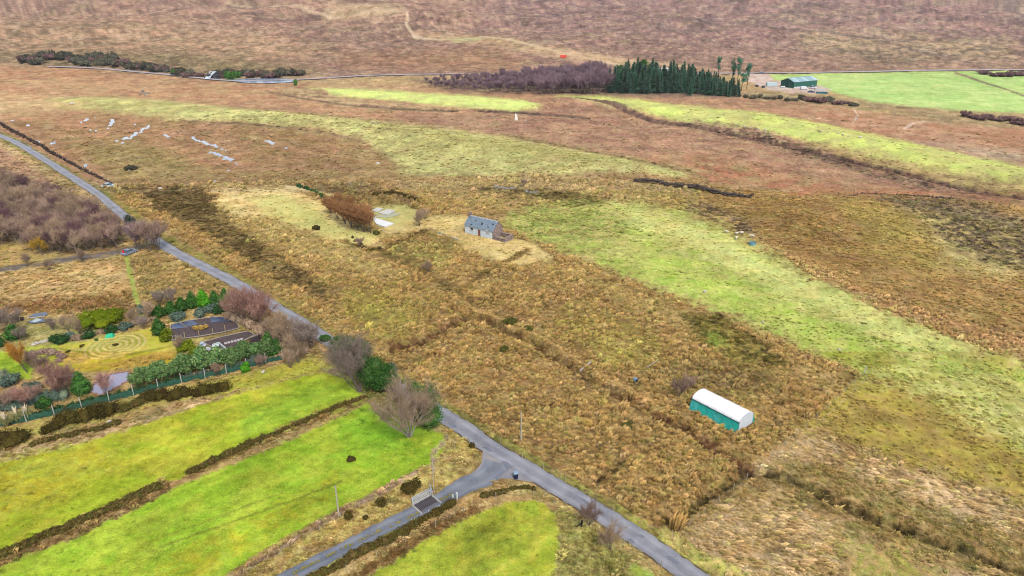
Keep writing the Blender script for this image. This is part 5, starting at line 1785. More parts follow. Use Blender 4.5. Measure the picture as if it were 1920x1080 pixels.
for n_, (u, v, hp) in enumerate(PN):
    if n_ < 16:
        lb = 'young green pine behind the net fence, %s along from the pond' % ordn[n_]
    else:
        lb = ['low pine behind the row, nearest the pond lawn path', 'low pine behind the row, above the middle fence posts', 'lowest pine right beside the pond'][n_ - 16]
    k = hp / scl(u, v) / 2.9
    pl(pp[n_ % 4], u, v, k, lb, 'young pines along the net fence', first=n_ < 4)
o = thing('lime_green_shrub', 'vivid lime green shrub in the row against the net fence', 'shrub', at(461, 697))
obj('crown', mesh_of('crown', leaf_cloud([(0, 0, .8, .9, .9, .9), (.3, 0, 1.5, .5, .5, .7)], 900, .15, 600, hull=.8), lf_lime), o)

# pampas grass and a spiky palm at lower left


def blades(n, h, spread, wd, seed, arch=.6):
    rn = np.random.default_rng(seed)
    v = []
    f = []
    for k in range(n):
        a = rn.random() * 6.283
        ca, sa = math.cos(a), math.sin(a)
        s_ = spread * rn.uniform(.3, 1)
        hh = h * rn.uniform(.6, 1.05)
        o = len(v)
        v += [(ca * .1 - sa * wd, sa * .1 + ca * wd, 0), (ca * .1 + sa * wd, sa * .1 - ca * wd, 0), (ca * s_ * .5 + sa * wd, sa * s_ * .5 - ca * wd, hh * .8), (ca * s_ * .5 - sa * wd, sa * s_ * .5 + ca * wd, hh * .8), (ca * s_, sa * s_, hh * (1 - arch * rn.random()))]
        f += [(o, o + 1, o + 2), (o, o + 2, o + 3), (o + 3, o + 2, o + 4)]
    return np.array(v, float), np.array(f)


lf_pamp = leafmat('pampas_leaves', [(128, 150, 92), (176, 176, 116), (206, 194, 140), (96, 138, 84)], .1)
lf_plume = leafmat('pampas_plumes', [(222, 206, 170), (236, 222, 190)], .05)
for n_, (u, v, lb) in enumerate(((14, 800, 'pampas grass clump cut by the left frame edge'), (34, 792, 'middle pampas grass clump with pale plumes at the left'), (52, 786, 'rightmost pampas grass clump beside the first fence post'))):
    t = thing('pampas_grass', lb, 'grass clump', at(u, v))
    obj('leaves', mesh_of('leaves', blades(260, 2.2, 1.5, .035, 700 + n_), lf_pamp), t)
    obj('plumes', mesh_of('plumes', blades(22, 3.1, .9, .09, 720 + n_, .1), lf_plume), t)
t = thing('cordyline_plant', 'spiky pale-leaved palm-like plant at the left edge of the garden', 'plant', at(8, 712))
obj('leaves', mesh_of('leaves', blades(240, 2.2, 1.6, .06, 740, .9), leafmat('cordyline_leaves', [(150, 160, 130), (96, 120, 92), (190, 190, 170)], .05)), t)
obj('stem', MB().bar((0, 0, -.1), (0, 0, .8), .12, 6).mesh('stem', bark), t)

# gorse banks and field hedges


def bank(name, pts, wpx, hpx, m_, lb, cat, per=9, leaf=.16, dens=110, seed=1, hull=.75):
    rn = random.Random(seed)
    a0 = at(*pts[0])
    bl_ = []
    for a, b in zip(pts, pts[1:]):
        n = max(1, int(math.dist(a, b) / per))
        for k in range(n):
            t_ = k / n
            u = a[0] + (b[0] - a[0]) * t_ + rn.uniform(-.2, .2) * per
            v = a[1] + (b[1] - a[1]) * t_ + rn.uniform(-.25, .1) * hpx * .6
            p = at(u, v) - a0
            kk = scl(u, v)
            w_ = wpx / kk * rn.uniform(.7, 1.2)
            h_ = hpx / kk * rn.uniform(.65, 1.15)
            bl_.append((p.x, p.y, p.z + h_ * .35, w_ * .5, w_ * .5, h_ * .6))
    base = min(b[2] - b[5] for b in bl_) - .3
    bl2 = [(b[0], b[1], b[2] - base, b[3], b[4], b[5]) for b in bl_]
    me_ = mesh_of(name, leaf_cloud(bl2, int(dens * len(bl2)), leaf, seed, hull=hull), m_)
    o = obj(name, me_, label=lb, category=cat)
    o.location = a0 + Vector((0, 0, base))
    return o


bank('gorse_thicket', [(-20, 838), (10, 835), (35, 828), (60, 822)], 38, 30, lf_dark, 'dark gorse clump at the left edge above the upper green field', 'gorse', 10, .15, 420, 1)
bank('gorse_thicket', [(84, 812), (105, 805), (125, 796)], 24, 24, lf_dark, 'brownish left end of the longest dark gorse bank', 'gorse', 8, .15, 380, 2)
bank('gorse_thicket', [(118, 798), (150, 790), (180, 784), (205, 778), (228, 772)], 30, 30, lf_dark, 'dark gorse bank in the middle of the field edge, with a white stone', 'gorse', 9, .15, 420, 3)
bank('gorse_thicket', [(276, 752), (310, 750), (345, 745), (380, 740), (410, 734), (430, 730)], 26, 24, lf_dark, 'dark gorse bank nearest the lane above the upper green field', 'gorse', 9, .15, 400, 4)
bank('heather_bank', [(235, 770), (255, 760), (280, 752)], 24, 16, lf_heath, 'brown heathery bank between two dark gorse thickets', 'gorse', 8, .14, 300, 5)
bank('bracken_bank', [(60, 836), (85, 828), (110, 822), (150, 815), (190, 806), (230, 792)], 14, 10, lf_heath, 'low brown growth under the dark gorse along the upper green field', 'bracken', 8, .13, 160, 6)
bank('field_hedge', [(358, 888), (380, 876), (420, 858), (455, 842), (500, 822)], 15, 13, lf_heath, 'scrubby hedge right of the gap between the two bright green fields', 'hedge', 7, .13, 210, 7)
bank('field_hedge', [(505, 820), (550, 800), (600, 778), (650, 758), (690, 744)], 10, 7, lf_heath, 'thin low hedge between the green fields running to the leafless trees', 'hedge', 7, .13, 130, 8)
bank('field_hedge', [(-20, 1052), (30, 1032), (80, 1010), (140, 985), (200, 958), (260, 930), (306, 913)], 20, 13, lf_heath, 'brown scrubby hedge left of the gap between the two bright green fields', 'hedge', 8, .14, 260, 9)
bank('gorse_thicket', [(360, 887), (368, 883), (380, 878)], 13, 14, lf_dark, 'dark end clump of the hedge at the field gap', 'gorse', 7, .13, 240, 10)
bank('gorse_thicket', [(768, 922), (780, 915), (795, 910)], 26, 24, lf_dark, 'dark gorse clump beside the cattle grid', 'gorse', 8, .13, 600, 11)
bank('gorse_thicket', [(757, 918), (759, 917)], 12, 13, lf_dark, 'small gorse bush left of the clump by the cattle grid', 'gorse', 8, .12, 500, 12)
bank('gorse_thicket', [(716, 948), (730, 944)], 18, 17, lf_dark, 'green-brown gorse clump half way along the track margin', 'gorse', 8, .12, 500, 13)
bank('gorse_thicket', [(655, 972), (668, 968)], 16, 14, lf_dark, 'small dark gorse clump near the wooden pole', 'gorse', 8, .12, 500, 14)
bank('gorse_thicket', [(684, 973), (694, 971)], 9, 8, lf_dark, 'tiny dark gorse bush between the pole and the track', 'gorse', 8, .12, 400, 15)
bank('heather_bank', [(790, 984), (815, 972), (840, 958), (855, 950)], 16, 14, lf_dark, 'dark heath growing on the track bank below the cattle grid rails', 'heather', 7, .12, 260, 16)
bank('heather_bank', [(640, 1062), (670, 1046), (700, 1032), (730, 1018), (765, 1000), (785, 990)], 20, 15, lf_heath, 'brown heather bank below the side track, towards the bottom edge', 'heather', 7, .12, 260, 17)
bank('gorse_thicket', [(762, 1006), (775, 1000)], 17, 17, lf_dark, 'dark round gorse bush in the heather bank below the track', 'gorse', 8, .12, 600, 18)
bank('heather_bank', [(560, 1100), (600, 1082), (640, 1064)], 18, 12, lf_heath, 'heather bank reaching the bottom edge left of the near green field', 'heather', 7, .12, 240, 19)
bank('bracken_bank', [(905, 935), (930, 927), (960, 918), (990, 916), (1010, 922)], 12, 8, lf_heath, 'tawny bracken on the corner bank behind the wheelie bin', 'bracken', 7, .12, 200, 20)
bank('gorse_thicket', [(886, 838), (892, 842)], 12, 12, lf_dark, 'dark bush at the inner corner of the road junction', 'gorse', 7, .12, 300, 21)
bank('heather_bank', [(660, 448), (690, 472), (720, 465)], 9, 5, lf_dark, 'dark heather along the ditch below the slabs', 'heather', 8, .18, 60, 22)

# hummocks of stone: the dry-stone dyke on the moor edge, ruins, boulders


def stones(name, pts, lb, cat, r, per, colm, seed, jit=1.0, extra=None, tall=1):
    """each stone of a wall a part"""
    rn = random.Random(seed)
    a0 = at(*pts[0])
    t = thing(name, lb, cat, a0)
    base = [MB().rock((0, 0, 0), 1, seed + q, .7).mesh('stone', colm) for q in range(4)]
    n_ = 0
    for a, b in zip(pts, pts[1:]):
        n = max(1, int(math.dist(a, b) / per))
        for k in range(n):
            for lv in range(tall):
                t_ = (k + .5 * (lv % 2)) / n
                u = a[0] + (b[0] - a[0]) * t_ + rn.uniform(-.3, .3) * per * jit
                v = a[1] + (b[1] - a[1]) * t_ + rn.uniform(-.3, .3) * jit
                p = at(u, v) - a0
                rr_ = r * rn.uniform(.6, 1.2)
                o = obj('stone', base[n_ % 4], t)
                o.location = p + Vector((0, 0, rr_ * .3 + lv * r * .8))
                o.scale = (rr_, rr_, rr_)
                o.rotation_euler = (0, 0, rn.uniform(0, 6))
                n_ += 1
    return t


st_grey = mat('grey_field_stone', (150, 150, 146), .9, (112, 108, 104), 4)
st_dark = mat('dark_dyke_stone', (92, 78, 66), .9, (60, 50, 46), 4)
st_pale = mat('pale_stone', (214, 210, 200), .9, (176, 168, 158), 4)
stones('stone_dyke', [(1190, 348), (1225, 350), (1260, 354), (1300, 358), (1330, 363), (1370, 369), (1410, 374)], 'dark old dry-stone dyke along the moor edge right of centre', 'stone wall', .75, 3.2, st_dark, 4, .6, None, 2)
stones('stone_dyke', [(1580, 372), (1620, 367), (1680, 371), (1740, 378), (1800, 386)], 'broken dark dyke below the long bright grass bank at right', 'stone wall', .45, 4, st_dark, 6)
stones('ruined_wall', [(928, 352), (940, 354), (952, 356), (968, 355)], 'low grey ruined wall beside the purple bush beyond the cottage', 'ruin', .7, 3, st_grey, 8, 1.5)
stones('ruined_wall', [(985, 361), (1000, 364), (1012, 361)], 'short heap of grey stones right of the purple bush beyond the cottage', 'ruin', .6, 3, st_grey, 9, 1.5)
stones('ruined_wall', [(806, 430), (820, 436), (835, 442), (850, 448), (862, 452)], 'low tumbled grey stone wall in front of the cottage', 'stone wall', .38, 3, st_grey, 10, 1)
stones('stone_heap', [(657, 347), (668, 349), (680, 346)], 'stone heap on the moor fence line above the rusty willows', 'stones', .5, 4, st_grey, 11, 1.5)
stones('garden_wall', [(62, 648), (75, 645), (88, 642), (98, 638)], 'short pale dry-stone wall at the left edge of the lawn', 'stone wall', .32, 3, st_pale, 12, 1.2, None, 2)
stones('stone_heap', [(1540, 258), (1580, 266), (1620, 274)], 'scattered pale boulders under the long bright bank at right', 'stones', .7, 12, st_pale, 13, 1.5)
stones('stone_heap', [(1385, 238), (1410, 243), (1450, 250)], 'pale boulders at the edge of the dark stream bank', 'stones', .7, 11, st_pale, 14, 1.5)
stones('stone_heap', [(262, 178), (266, 172), (272, 180), (280, 174)], 'small rocky outcrop on the tan moor at upper left', 'stones', 1.2, 4, st_grey, 15, 1.6)
for n_, (u, v, r, m_, lb) in enumerate(((968, 223, 0, st_pale, ''), (985, 226, .7, st_pale, 'small pink-white boulder right of the white standing stone'), (136, 199, 1.4, st_pale, 'pale flat boulder on the upper left pasture'),
                                         (205, 792, .45, st_pale, 'white stone caught in the dark gorse bank'), (494, 698, .42, st_pale, 'white boulder on the strip below the net fence'), (243, 320, .9, st_pale, 'white stone in the dark bush above the lane'),
                                         (1321, 549, .5, st_pale, 'white stone near the plot edge on the right pasture'), (1574, 657, .35, st_pale, 'white stone on the pasture above the plot corner'), (700, 238, .9, st_grey, 'left grey boulder on the green knoll'), (710, 238, .8, st_grey, 'right grey boulder on the green knoll'),
                                         (1430, 606, .35, st_pale, 'small white stone on the middle of the right pasture'), (300, 352, .8, st_pale, 'pale stone in the heather of the plot corner'), (708, 309, 1.0, st_pale, 'pale boulder on the brown moor above the fence line'),
                                         (1380, 345, .01, st_pale, ''), (1000, 334, .01, st_pale, ''))):
    if not lb:
        continue
    o = obj('boulder', MB().rock((0, 0, 0), r, 40 + n_, .6).mesh('boulder', m_), label=lb, category='stone')
    o.location = at(u, v, r * .25)
o = obj('standing_stone', MB().add([(-.9, -.6, -.3), (.9, -.6, -.3), (1.0, .6, -.3), (-.8, .6, -.3), (-.8, -.4, 1.4), (.8, -.4, 1.2), (.7, .4, 1.2), (-.7, .4, 1.5), (-.4, 0, 4.0), (-.1, .1, 3.9)],
        [(0, 3, 2, 1), (0, 1, 5, 4), (1, 2, 6, 5), (2, 3, 7, 6), (3, 0, 4, 7), (4, 5, 9, 8), (5, 6, 9), (6, 7, 8, 9), (7, 4, 8)]).mesh('standing_stone', mat('white_stone', (240, 240, 232), .8, (210, 210, 200), 2)),
        label='white pointed standing stone on the reddish moor at centre top', category='stone')
o.location = at(968, 225)

# ------------------------------------------------------------------ cottage
wht = mat('peeling_whitewash', (224, 234, 240), .85, (186, 198, 206), 1.6, .3, lo=.4, hi=.7)
slate = mat('blue_slate', (136, 154, 170), .6, (92, 108, 124), 3, .2)
ston = mat('pinkish_rubble', (168, 146, 136), .95, (116, 100, 94), 2.2, .5)
A = Vector((*land(871.8, 436.5), 0))
B = Vector((*land(925, 449.5), 0))
wl = (B - A).length
rz = math.atan2(B.y - A.y, B.x - A.x)
cz_ = min(zat(A.x, A.y), zat(B.x, B.y)) - .1
CW, CD, CH, RH = wl, 4.6, 2.7, 2.1
t = thing('cottage', 'derelict whitewashed stone cottage with blue slate roof and red-brown door', 'cottage', (A.x, A.y, cz_), rz)
# local frame: x along the front, y into the house
fw_ = MB()
ops = [(1.0 / 9.8, 1.45 / 9.8, 1.25, 1.85), ]
fr = CW
wx0, wx1, wz0, wz1 = fr * .19, fr * .29, 1.35, 2.05
dx0, dx1, dz1 = fr * .455, fr * .555, 2.0
ux0, ux1 = fr * .72, fr * .84
fw_.box(0, wx0, 0, .5, 0, CH).box(wx0, wx1, 0, .5, 0, wz0).box(wx0, wx1, 0, .5, wz1, CH).box(wx1, dx0, 0, .5, 0, CH).box(dx0, dx1, 0, .5, dz1, CH).box(dx1, ux0, 0, .5, 0, CH)
fw_.box(ux0, ux1, 0, .5, 0, wz0 - .35).box(ux0, ux1, 0, .5, wz1, CH).box(ux1, fr - .25, 0, .5, 0, CH)
obj('front_wall', fw_.mesh('wall', wht), t)
obj('back_wall', MB().box(0, fr, CD - .5, CD, 0, CH).mesh('wall', ston), t)
for x0, x1, m_ in ((0, .45, wht), (fr - .45, fr, ston)):
    g = MB()
    y0, y1 = (.502, CD - .502)
    g.prism([(y0, 0), (y1, 0), (y1, CH), (y0, CH)], x0, x1)
    g.prism([(.0, CH + .002), (CD, CH + .002), (CD / 2, CH + RH)], x0, x1)
    obj('gable_wall', g.mesh('wall', m_), t)
q = MB()
for k in range(6):
    q.box(fr - (.26 if k % 2 else .4), fr + .01, -.02, .5, k * CH / 6 + .01, (k + 1) * CH / 6 - .02)
obj('quoin_stones', q.mesh('wall', ston), t)
# slate courses on the front slope, each course a part, with holes where slates slipped
nc = 9
for side in (0, 1):
    for k in range(nc):
        c = MB()
        s0, s1 = k / nc, (k + 1) / nc + .02
        ya, yb = -.25 + (CD / 2 + .25) * s0, -.25 + (CD / 2 + .25) * s1
        za, zb = CH - .2 + (RH + .32) * s0, CH - .2 + (RH + .32) * s1
        rn = random.Random(k + side * 50)
        x = -.1
        while x < fr + .05:
            w_ = rn.uniform(.45, .75)
            hole = (side == 0 and k in (3, 4) and fr * .46 < x < fr * .56) or (side == 0 and k == 2 and fr * .72 < x < fr * .78) or rn.random() < .03
            if not hole:
                x1 = min(x + w_ - .02, fr + .1)
                j = rn.uniform(0, .03)
                pr = [(ya, za + j), (yb, zb + j), (yb, zb + .05 + j), (ya, za + .06 + j)]
                if side:
                    pr = [(CD - a, b) for a, b in pr][::-1]
                c.prism(pr, x, x1)
            x += w_
        obj('slate_course', c.mesh('slate', slate), t)
obj('roof_boards', MB().prism([(.0, CH - .02), (CD / 2, CH + RH - .05), (CD, CH - .02)], .46, fr - .46).mesh('roof_boards', mat('dark_roof_boards', (62, 56, 52), .9, (40, 36, 34), 3)), t)
obj('ridge', MB().prism([(CD / 2 - .22, CH + RH + .02), (CD / 2, CH + RH + .26), (CD / 2 + .22, CH + RH + .02)], -.1, fr + .1).mesh('ridge', mat('ridge_tile', (176, 182, 184), .8)), t)
obj('chimney', MB().box(-.02, .62, CD / 2 - .45, CD / 2 + .45, CH + RH - .5, CH + RH + .95).box(-.08, .68, CD / 2 - .5, CD / 2 + .5, CH + RH + .952, CH + RH + 1.08).mesh('chimney', ston), t)
d_ = obj('door', MB().box(dx0 + .08, dx1 - .08, .12, .18, 0, dz1 - .06).mesh('door', mat('faded_red_door', (158, 92, 84), .8, (128, 72, 66), 4)), t)
obj('door_frame', MB().box(dx0, dx0 + .078, .06, .3, 0, dz1).box(dx1 - .078, dx1, .06, .3, 0, dz1).box(dx0 + .078, dx1 - .078, .06, .3, dz1 - .058, dz1).mesh('frame', mat('pale_wood', (190, 170, 160), .8)), t)
obj('handle', MB().box(dx1 - .25, dx1 - .18, .06, .118, .95, 1.05).mesh('handle', mat('iron', (60, 56, 54), .5)), d_)
wi = obj('window', MB().box(wx0, wx1, .3, .34, wz0, wz1).mesh('window', mat('black_opening', (14, 14, 16), .3)), t)
obj('window_sill', MB().box(wx0 - .08, wx1 + .08, -.08, .2, wz0 - .09, wz0 - .003).mesh('sill', mat('pale_wood', (190, 170, 160), .8)), wi)
obj('blocked_window', MB().box(ux0, ux1, .1, .16, wz0 - .35, wz1).mesh('boarding', mat('weathered_board', (196, 200, 200), .8, (170, 168, 168), 3)), t)
# ruined lean-to at the gable end
t2 = thing('ruined_outhouse', 'roofless grey rubble outhouse against the right gable of the cottage', 'ruin', (A.x, A.y, cz_), rz)
rb = [MB().rock((0, 0, 0), 1, 900 + k, .8).mesh('stone', ston) for k in range(3)]
rn = random.Random(4)
for (x0, y0, x1, y1, n, lv) in ((fr + .4, .2, fr + 4.2, .2, 9, 3), (fr + 4.2, .2, fr + 4.2, 3.6, 8, 4), (fr + 4.2, 3.6, fr + .4, 3.6, 9, 4)):
    for k in range(n):
        for l_ in range(lv):
            s_ = rn.uniform(.26, .4)
            o = obj('stone', rb[(k + l_) % 3], t2)
            o.location = (x0 + (x1 - x0) * (k + .5 * (l_ % 2)) / n, y0 + (y1 - y0) * (k + .5 * (l_ % 2)) / n, .15 + l_ * .4)
            o.scale = (s_, s_, s_)
            o.rotation_euler = (0, 0, rn.uniform(0, 6))

# ------------------------------------------------------------------ polytunnel
white_pl = mat('milky_polythene', (250, 250, 252), .35, (236, 240, 244), .8, spec=.5)
green_net = leafmat
gn = mat('green_netting', (16, 168, 158), .55, (26, 146, 128), 1.4, .2, lo=.3, hi=.7)
gn2 = mat('faded_green_netting', (70, 178, 172), .55, (20, 140, 124), 2.2, .2)
P0 = Vector((*land(1384, 809), 0))          # near corner of the right-hand end
P1 = Vector((*land(1296, 763), 0))          # far end of the same side
axis = (P1 - P0)
TL = axis.length
rz = math.atan2(-axis.y, -axis.x)           # +x points to the visible end
end_w = 3.9
tz = zat(P0.x, P0.y) - .05
t = thing('polytunnel', 'polytunnel with milky white top and turquoise green netting sides', 'polytunnel', (P1.x, P1.y, tz), rz)
# local: x from the hidden end (0) to the visible end (TL); y = 0 near side, y = end_w far side
SH = 1.75
AH = .95


def arch(y):
    s_ = (y - end_w / 2) / (end_w / 2)
    return SH + AH * math.sqrt(max(0, 1 - s_ * s_)) if abs(s_) < 1 else SH


N_ = 14
ys_ = [end_w / 2 - end_w / 2 * math.cos(math.pi * k / N_) for k in range(N_ + 1)]
bays = 6
for b in range(bays):
    m_ = MB()
    xs = [TL * (b + q / 4) / bays for q in range(5)]
    vv_ = []
    for q, x in enumerate(xs):
        sag = -.02 * math.sin(math.pi * q / 4)
        for y in ys_:
            vv_.append((x, y, arch(y) + sag))
    for q, x in enumerate(xs):
        sag = -.02 * math.sin(math.pi * q / 4)
        for y in ys_:
            vv_.append((x, y, arch(y) + sag - .02))
    M_ = len(ys_)
    ff = []
    o2 = 5 * M_
    for q in range(4):
        for k in range(M_ - 1):
            a = q * M_ + k
            ff.append((a, a + M_, a + M_ + 1, a + 1))
            ff.append((o2 + a, o2 + a + 1, o2 + a + M_ + 1, o2 + a + M_))
    m_.add(vv_, ff)
    o = obj('cover_sheet', m_.mesh('cover_sheet', white_pl), t)
    for p_2 in o.data.polygons:
        p_2.use_smooth = True
for k in range(bays + 1):
    x = TL * k / bays
    h_ = MB()
    pts_ = [(x, -.03, 0)] + [(x, y, arch(y) - .05) for y in ys_] + [(x, end_w + .03, 0)]
    for a, b in zip(pts_, pts_[1:]):
        h_.bar(a, b, .03, 5)
    obj('hoop', h_.mesh('hoop', mat('galvanised_tube', (150, 156, 160), .4, metal=.5)), t)
    h_ = MB()
    for a, b in zip(pts_[1:-2], pts_[2:-1]):
        h_.bar((a[0], a[1], a[2] + .045), (b[0], b[1], b[2] + .045), .018, 4)
    obj('strap', h_.mesh('strap', mat('grey_strap', (214, 220, 228), .6)), t)
for side in (-1, 1):
    for b in range(bays):
        m_ = MB()
        vs_ = []
        cols_ = 5
        rows_ = 5
        for r_2 in range(rows_ + 1):
            for c_ in range(cols_ + 1):
                x = TL * (b + c_ / cols_) / bays
                h = SH * (1 - r_2 / rows_)
                out = .05 + .75 * (r_2 / rows_) ** 1.2 + .07 * math.sin(math.pi * c_ / cols_) * (r_2 / rows_) + random.uniform(-.02, .02)
                y = -out if side < 0 else end_w + out
                vs_.append((x, y, h - .02))
        ff = []
        for r_2 in range(rows_):
            for c_ in range(cols_):
                a = r_2 * (cols_ + 1) + c_
                ff.append((a, a + 1, a + cols_ + 2, a + cols_ + 1))
        m_.add(vs_, ff)
        o = obj('side_net', m_.mesh('side_net', gn if b % 3 else gn2), t)
        sd_ = o.modifiers.new('thickness', 'SOLIDIFY')
        sd_.thickness = .02
    y = -.1 if side < 0 else end_w + .1
    obj('side_rail', MB().bar((-.05, y, SH - .02), (TL + .05, y, SH - .02), .07, 6).mesh('side_rail', mat('dark_rail', (34, 84, 84), .5)), t)
for x, lb in ((TL + .03, 'white end panel facing the lane junction'), (-.05, 'white end panel hidden at the back')):
    e = MB()
    e.prism([(0, 0), (end_w, 0)] + [(y, arch(y) - .01) for y in ys_[::-1]], x, x + .02)
    eo = obj('end_panel', e.mesh('end_panel', mat('end_polythene', (214, 222, 230), .4, (200, 208, 218), 1.0, spec=.5)), t)
    dr = obj('door', MB().box(x - .01 if x < 0 else x + .021, x if x < 0 else x + .035, end_w / 2 - .8, end_w / 2 + .8, .05, 2.0).mesh('door', mat('end_polythene', (214, 222, 230), .4)), t)
for s_ in (0, 1):
    y0 = -.05 if s_ == 0 else end_w + .05
    y1 = -.82 if s_ == 0 else end_w + .82
    fl = MB().add([(TL, y0, SH), (TL + .02, y1, 0), (TL + .02, y0, 0), (TL - .02, y0, SH), (TL - .02, y1, 0), (TL - .02, y0, 0)], [(0, 1, 2), (3, 5, 4), (0, 3, 4, 1), (1, 4, 5, 2), (2, 5, 3, 0)])
    obj('net_end_flap', fl.mesh('net_end_flap', gn), t)

# ------------------------------------------------------------------ poles, bin, cattle grid, gates
wood_p = mat('weathered_pole', (196, 190, 172), .85, (160, 150, 132), 8)


def pole(u, v, hpx, lb, r=.11, lean=0):
    k = scl(u, v) * math.cos(PITCH) * 1.0
    h = hpx / k
    t = thing('wooden_pole', lb, 'pole', at(u, v))
    obj('shaft', MB().bar((0, 0, -.4), (lean, 0, h), r, 8, r * .75).mesh('shaft', wood_p), t)
    obj('cross_piece', MB().bar((lean - .28, 0, h - .25), (lean + .28, 0, h - .25), .03, 5).mesh('cross_piece', wood_p), t)
    obj('cap', MB().bar((lean, 0, h), (lean, 0, h + .06), r * .9, 8, r * .5).mesh('cap', mat('zinc_cap', (130, 134, 136), .5)), t)
    return t


pole(977, 826, 58, 'pale wooden pole standing in the rushes just beyond the lane', .12)
pole(636, 972, 64, 'pale wooden pole at the edge of the bright green field near the track', .13)
pole(814, 925, 74, 'slim grey pole rising beside the cattle grid', .075)
gal = mat('galvanised_steel', (206, 214, 222), .45, (180, 190, 200), 5, metal=.1)
dgal = mat('dull_grid_steel', (124, 118, 124), .5, (100, 94, 100), 5, metal=.2)
# bin
bz = at(967, 897)
t = thing('wheelie_bin', 'dark navy wheelie bin with pale grey-blue lid at the road junction', 'bin', bz, .25)
nav = mat('navy_plastic', (22, 44, 84), .45, (16, 34, 66), 4, spec=.4)
bd = MB().add([(-.24, -.28, .08), (.24, -.28, .08), (.24, .24, .08), (-.24, .24, .08), (-.31, -.38, 1.02), (.31, -.38, 1.02), (.31, .36, 1.02), (-.31, .36, 1.02)],
              [(0, 3, 2, 1), (4, 5, 6, 7), (0, 1, 5, 4), (1, 2, 6, 5), (2, 3, 7, 6), (3, 0, 4, 7)])
bd.box(-.1, .1, -.4, -.37, .3, .9)
obj('body', bd.mesh('body', nav), t)
obj('lid', MB().prism([(-.42, 1.03), (.38, 1.03), (.38, 1.1), (.1, 1.16), (-.3, 1.13), (-.42, 1.08)], -.33, .33).mesh('lid', mat('pale_bin_lid', (150, 172, 196), .4)), t)
for s_ in (-1, 1):
    obj('wheel', MB().bar((s_ * .3 - .03, .3, .12), (s_ * .3 + .03, .3, .12), .12, 10).mesh('wheel', mat('black_rubber', (24, 24, 26), .7)), t)
obj('handle', MB().bar((-.28, .45, 1.0), (.28, .45, 1.0), .02, 6).box(-.29, -.25, .36, .45, .98, 1.02).box(.25, .29, .36, .45, .98, 1.02).mesh('handle', nav), t)

# cattle grid
G0 = Vector((*land(788, 957), 0))
G1 = Vector((*land(822, 938), 0))
gd = (G1 - G0)
GLn = gd.length
grz = math.atan2(gd.y, gd.x)
gc = Vector((*land(804, 949.5), 0))
GL, GW = 3.0, 3.2
gz0 = zat(gc.x, gc.y) + .02
t = thing('cattle_grid', 'steel bar cattle grid set in the side track between white side rails', 'cattle grid', (gc.x, gc.y, gz0), grz)
obj('pit', MB().box(-GL / 2, GL / 2, -GW / 2, GW / 2, -.3, .045).mesh('pit', mat('dark_pit', (58, 54, 60), .9)), t)
barm = MB().bar((0, -GW / 2, .1), (0, GW / 2, .1), .045, 6).mesh('bar', dgal)
for k in range(14):
    o = obj('bar', barm, t)
    o.location = (-GL / 2 + .12 + k * (GL - .24) / 13, 0, 0)
kb = MB()
for s_ in (-1, 1):
    kb.box(-GL / 2 - .18, GL / 2 + .18, s_ * GW / 2 - .08, s_ * GW / 2 + .08, -.2, .16)
    kb.box(s_ * (GL / 2 + .12) - .1, s_ * (GL / 2 + .12) + .1, -GW / 2 + .081, GW / 2 - .081, -.2, .12)
obj('concrete_rim', kb.mesh('concrete_rim', mat('pale_concrete', (184, 182, 176), .9, (156, 154, 150), 4)), t)


def guard(lb, y, x0, x1, hh, tilt):
    g = thing('cattle_grid_guard', lb, 'rail', (gc.x, gc.y, gz0), grz)
    for k in range(5):
        z = .15 + k * (hh - .15) / 4
        obj('rail', MB().bar((x0, y + tilt * z, z), (x1, y + tilt * z, z), .035, 6).mesh('rail', gal), g)
    nb = int((x1 - x0) / .16)
    bm_ = MB().bar((0, y + tilt * .1, .1), (0, y + tilt * hh, hh), .022, 4).mesh('upright', gal)
    for k in range(nb + 1):
        o = obj('upright', bm_, g)
        o.location = (x0 + (x1 - x0) * k / nb, 0, 0)
    for x in (x0, x1):
        obj('post', MB().box(x - .06, x + .06, y - .06, y + .06, -.2, hh + .1).mesh('post', gal), g)


guard('sloping white barred guard rail on the far side of the cattle grid', GW / 2 + .12, -GL / 2, GL / 2, 1.0, .3)
guard('long white barred guard rail on the near side of the cattle grid', -GW / 2 - .12, -GL / 2 + .3, GL / 2 + 1.4, .95, -.15)
# bypass hurdle gate beside the grid
hp_ = Vector((*land(811, 934), 0))
g = thing('hurdle_gate', 'narrow grey gate standing open beside the slim pole at the cattle grid', 'gate', (hp_.x, hp_.y, zat(hp_.x, hp_.y)), grz + 1.15)
for x in (0, 1.7):
    obj('upright', MB().bar((x, 0, .1), (x, 0, 1.35), .035, 6).mesh('upright', gal), g)
for k in range(5):
    obj('rail', MB().bar((0, 0, .2 + k * .27), (1.7, 0, .2 + k * .27), .028, 5).mesh('rail', gal), g)
obj('brace', MB().bar((0, .02, .2), (1.7, .02, 1.28), .02, 5).mesh('brace', gal), g)
g = thing('gate_post_pair', 'pair of short white posts at the right end of the near guard rail', 'posts', at(853, 942), grz)
for x in (-.35, .35):
    obj('post', MB().box(x - .1, x + .1, -.1, .1, -.2, 1.15).mesh('post', mat('white_post', (214, 220, 222), .7)), g)

# ------------------------------------------------------------------ water


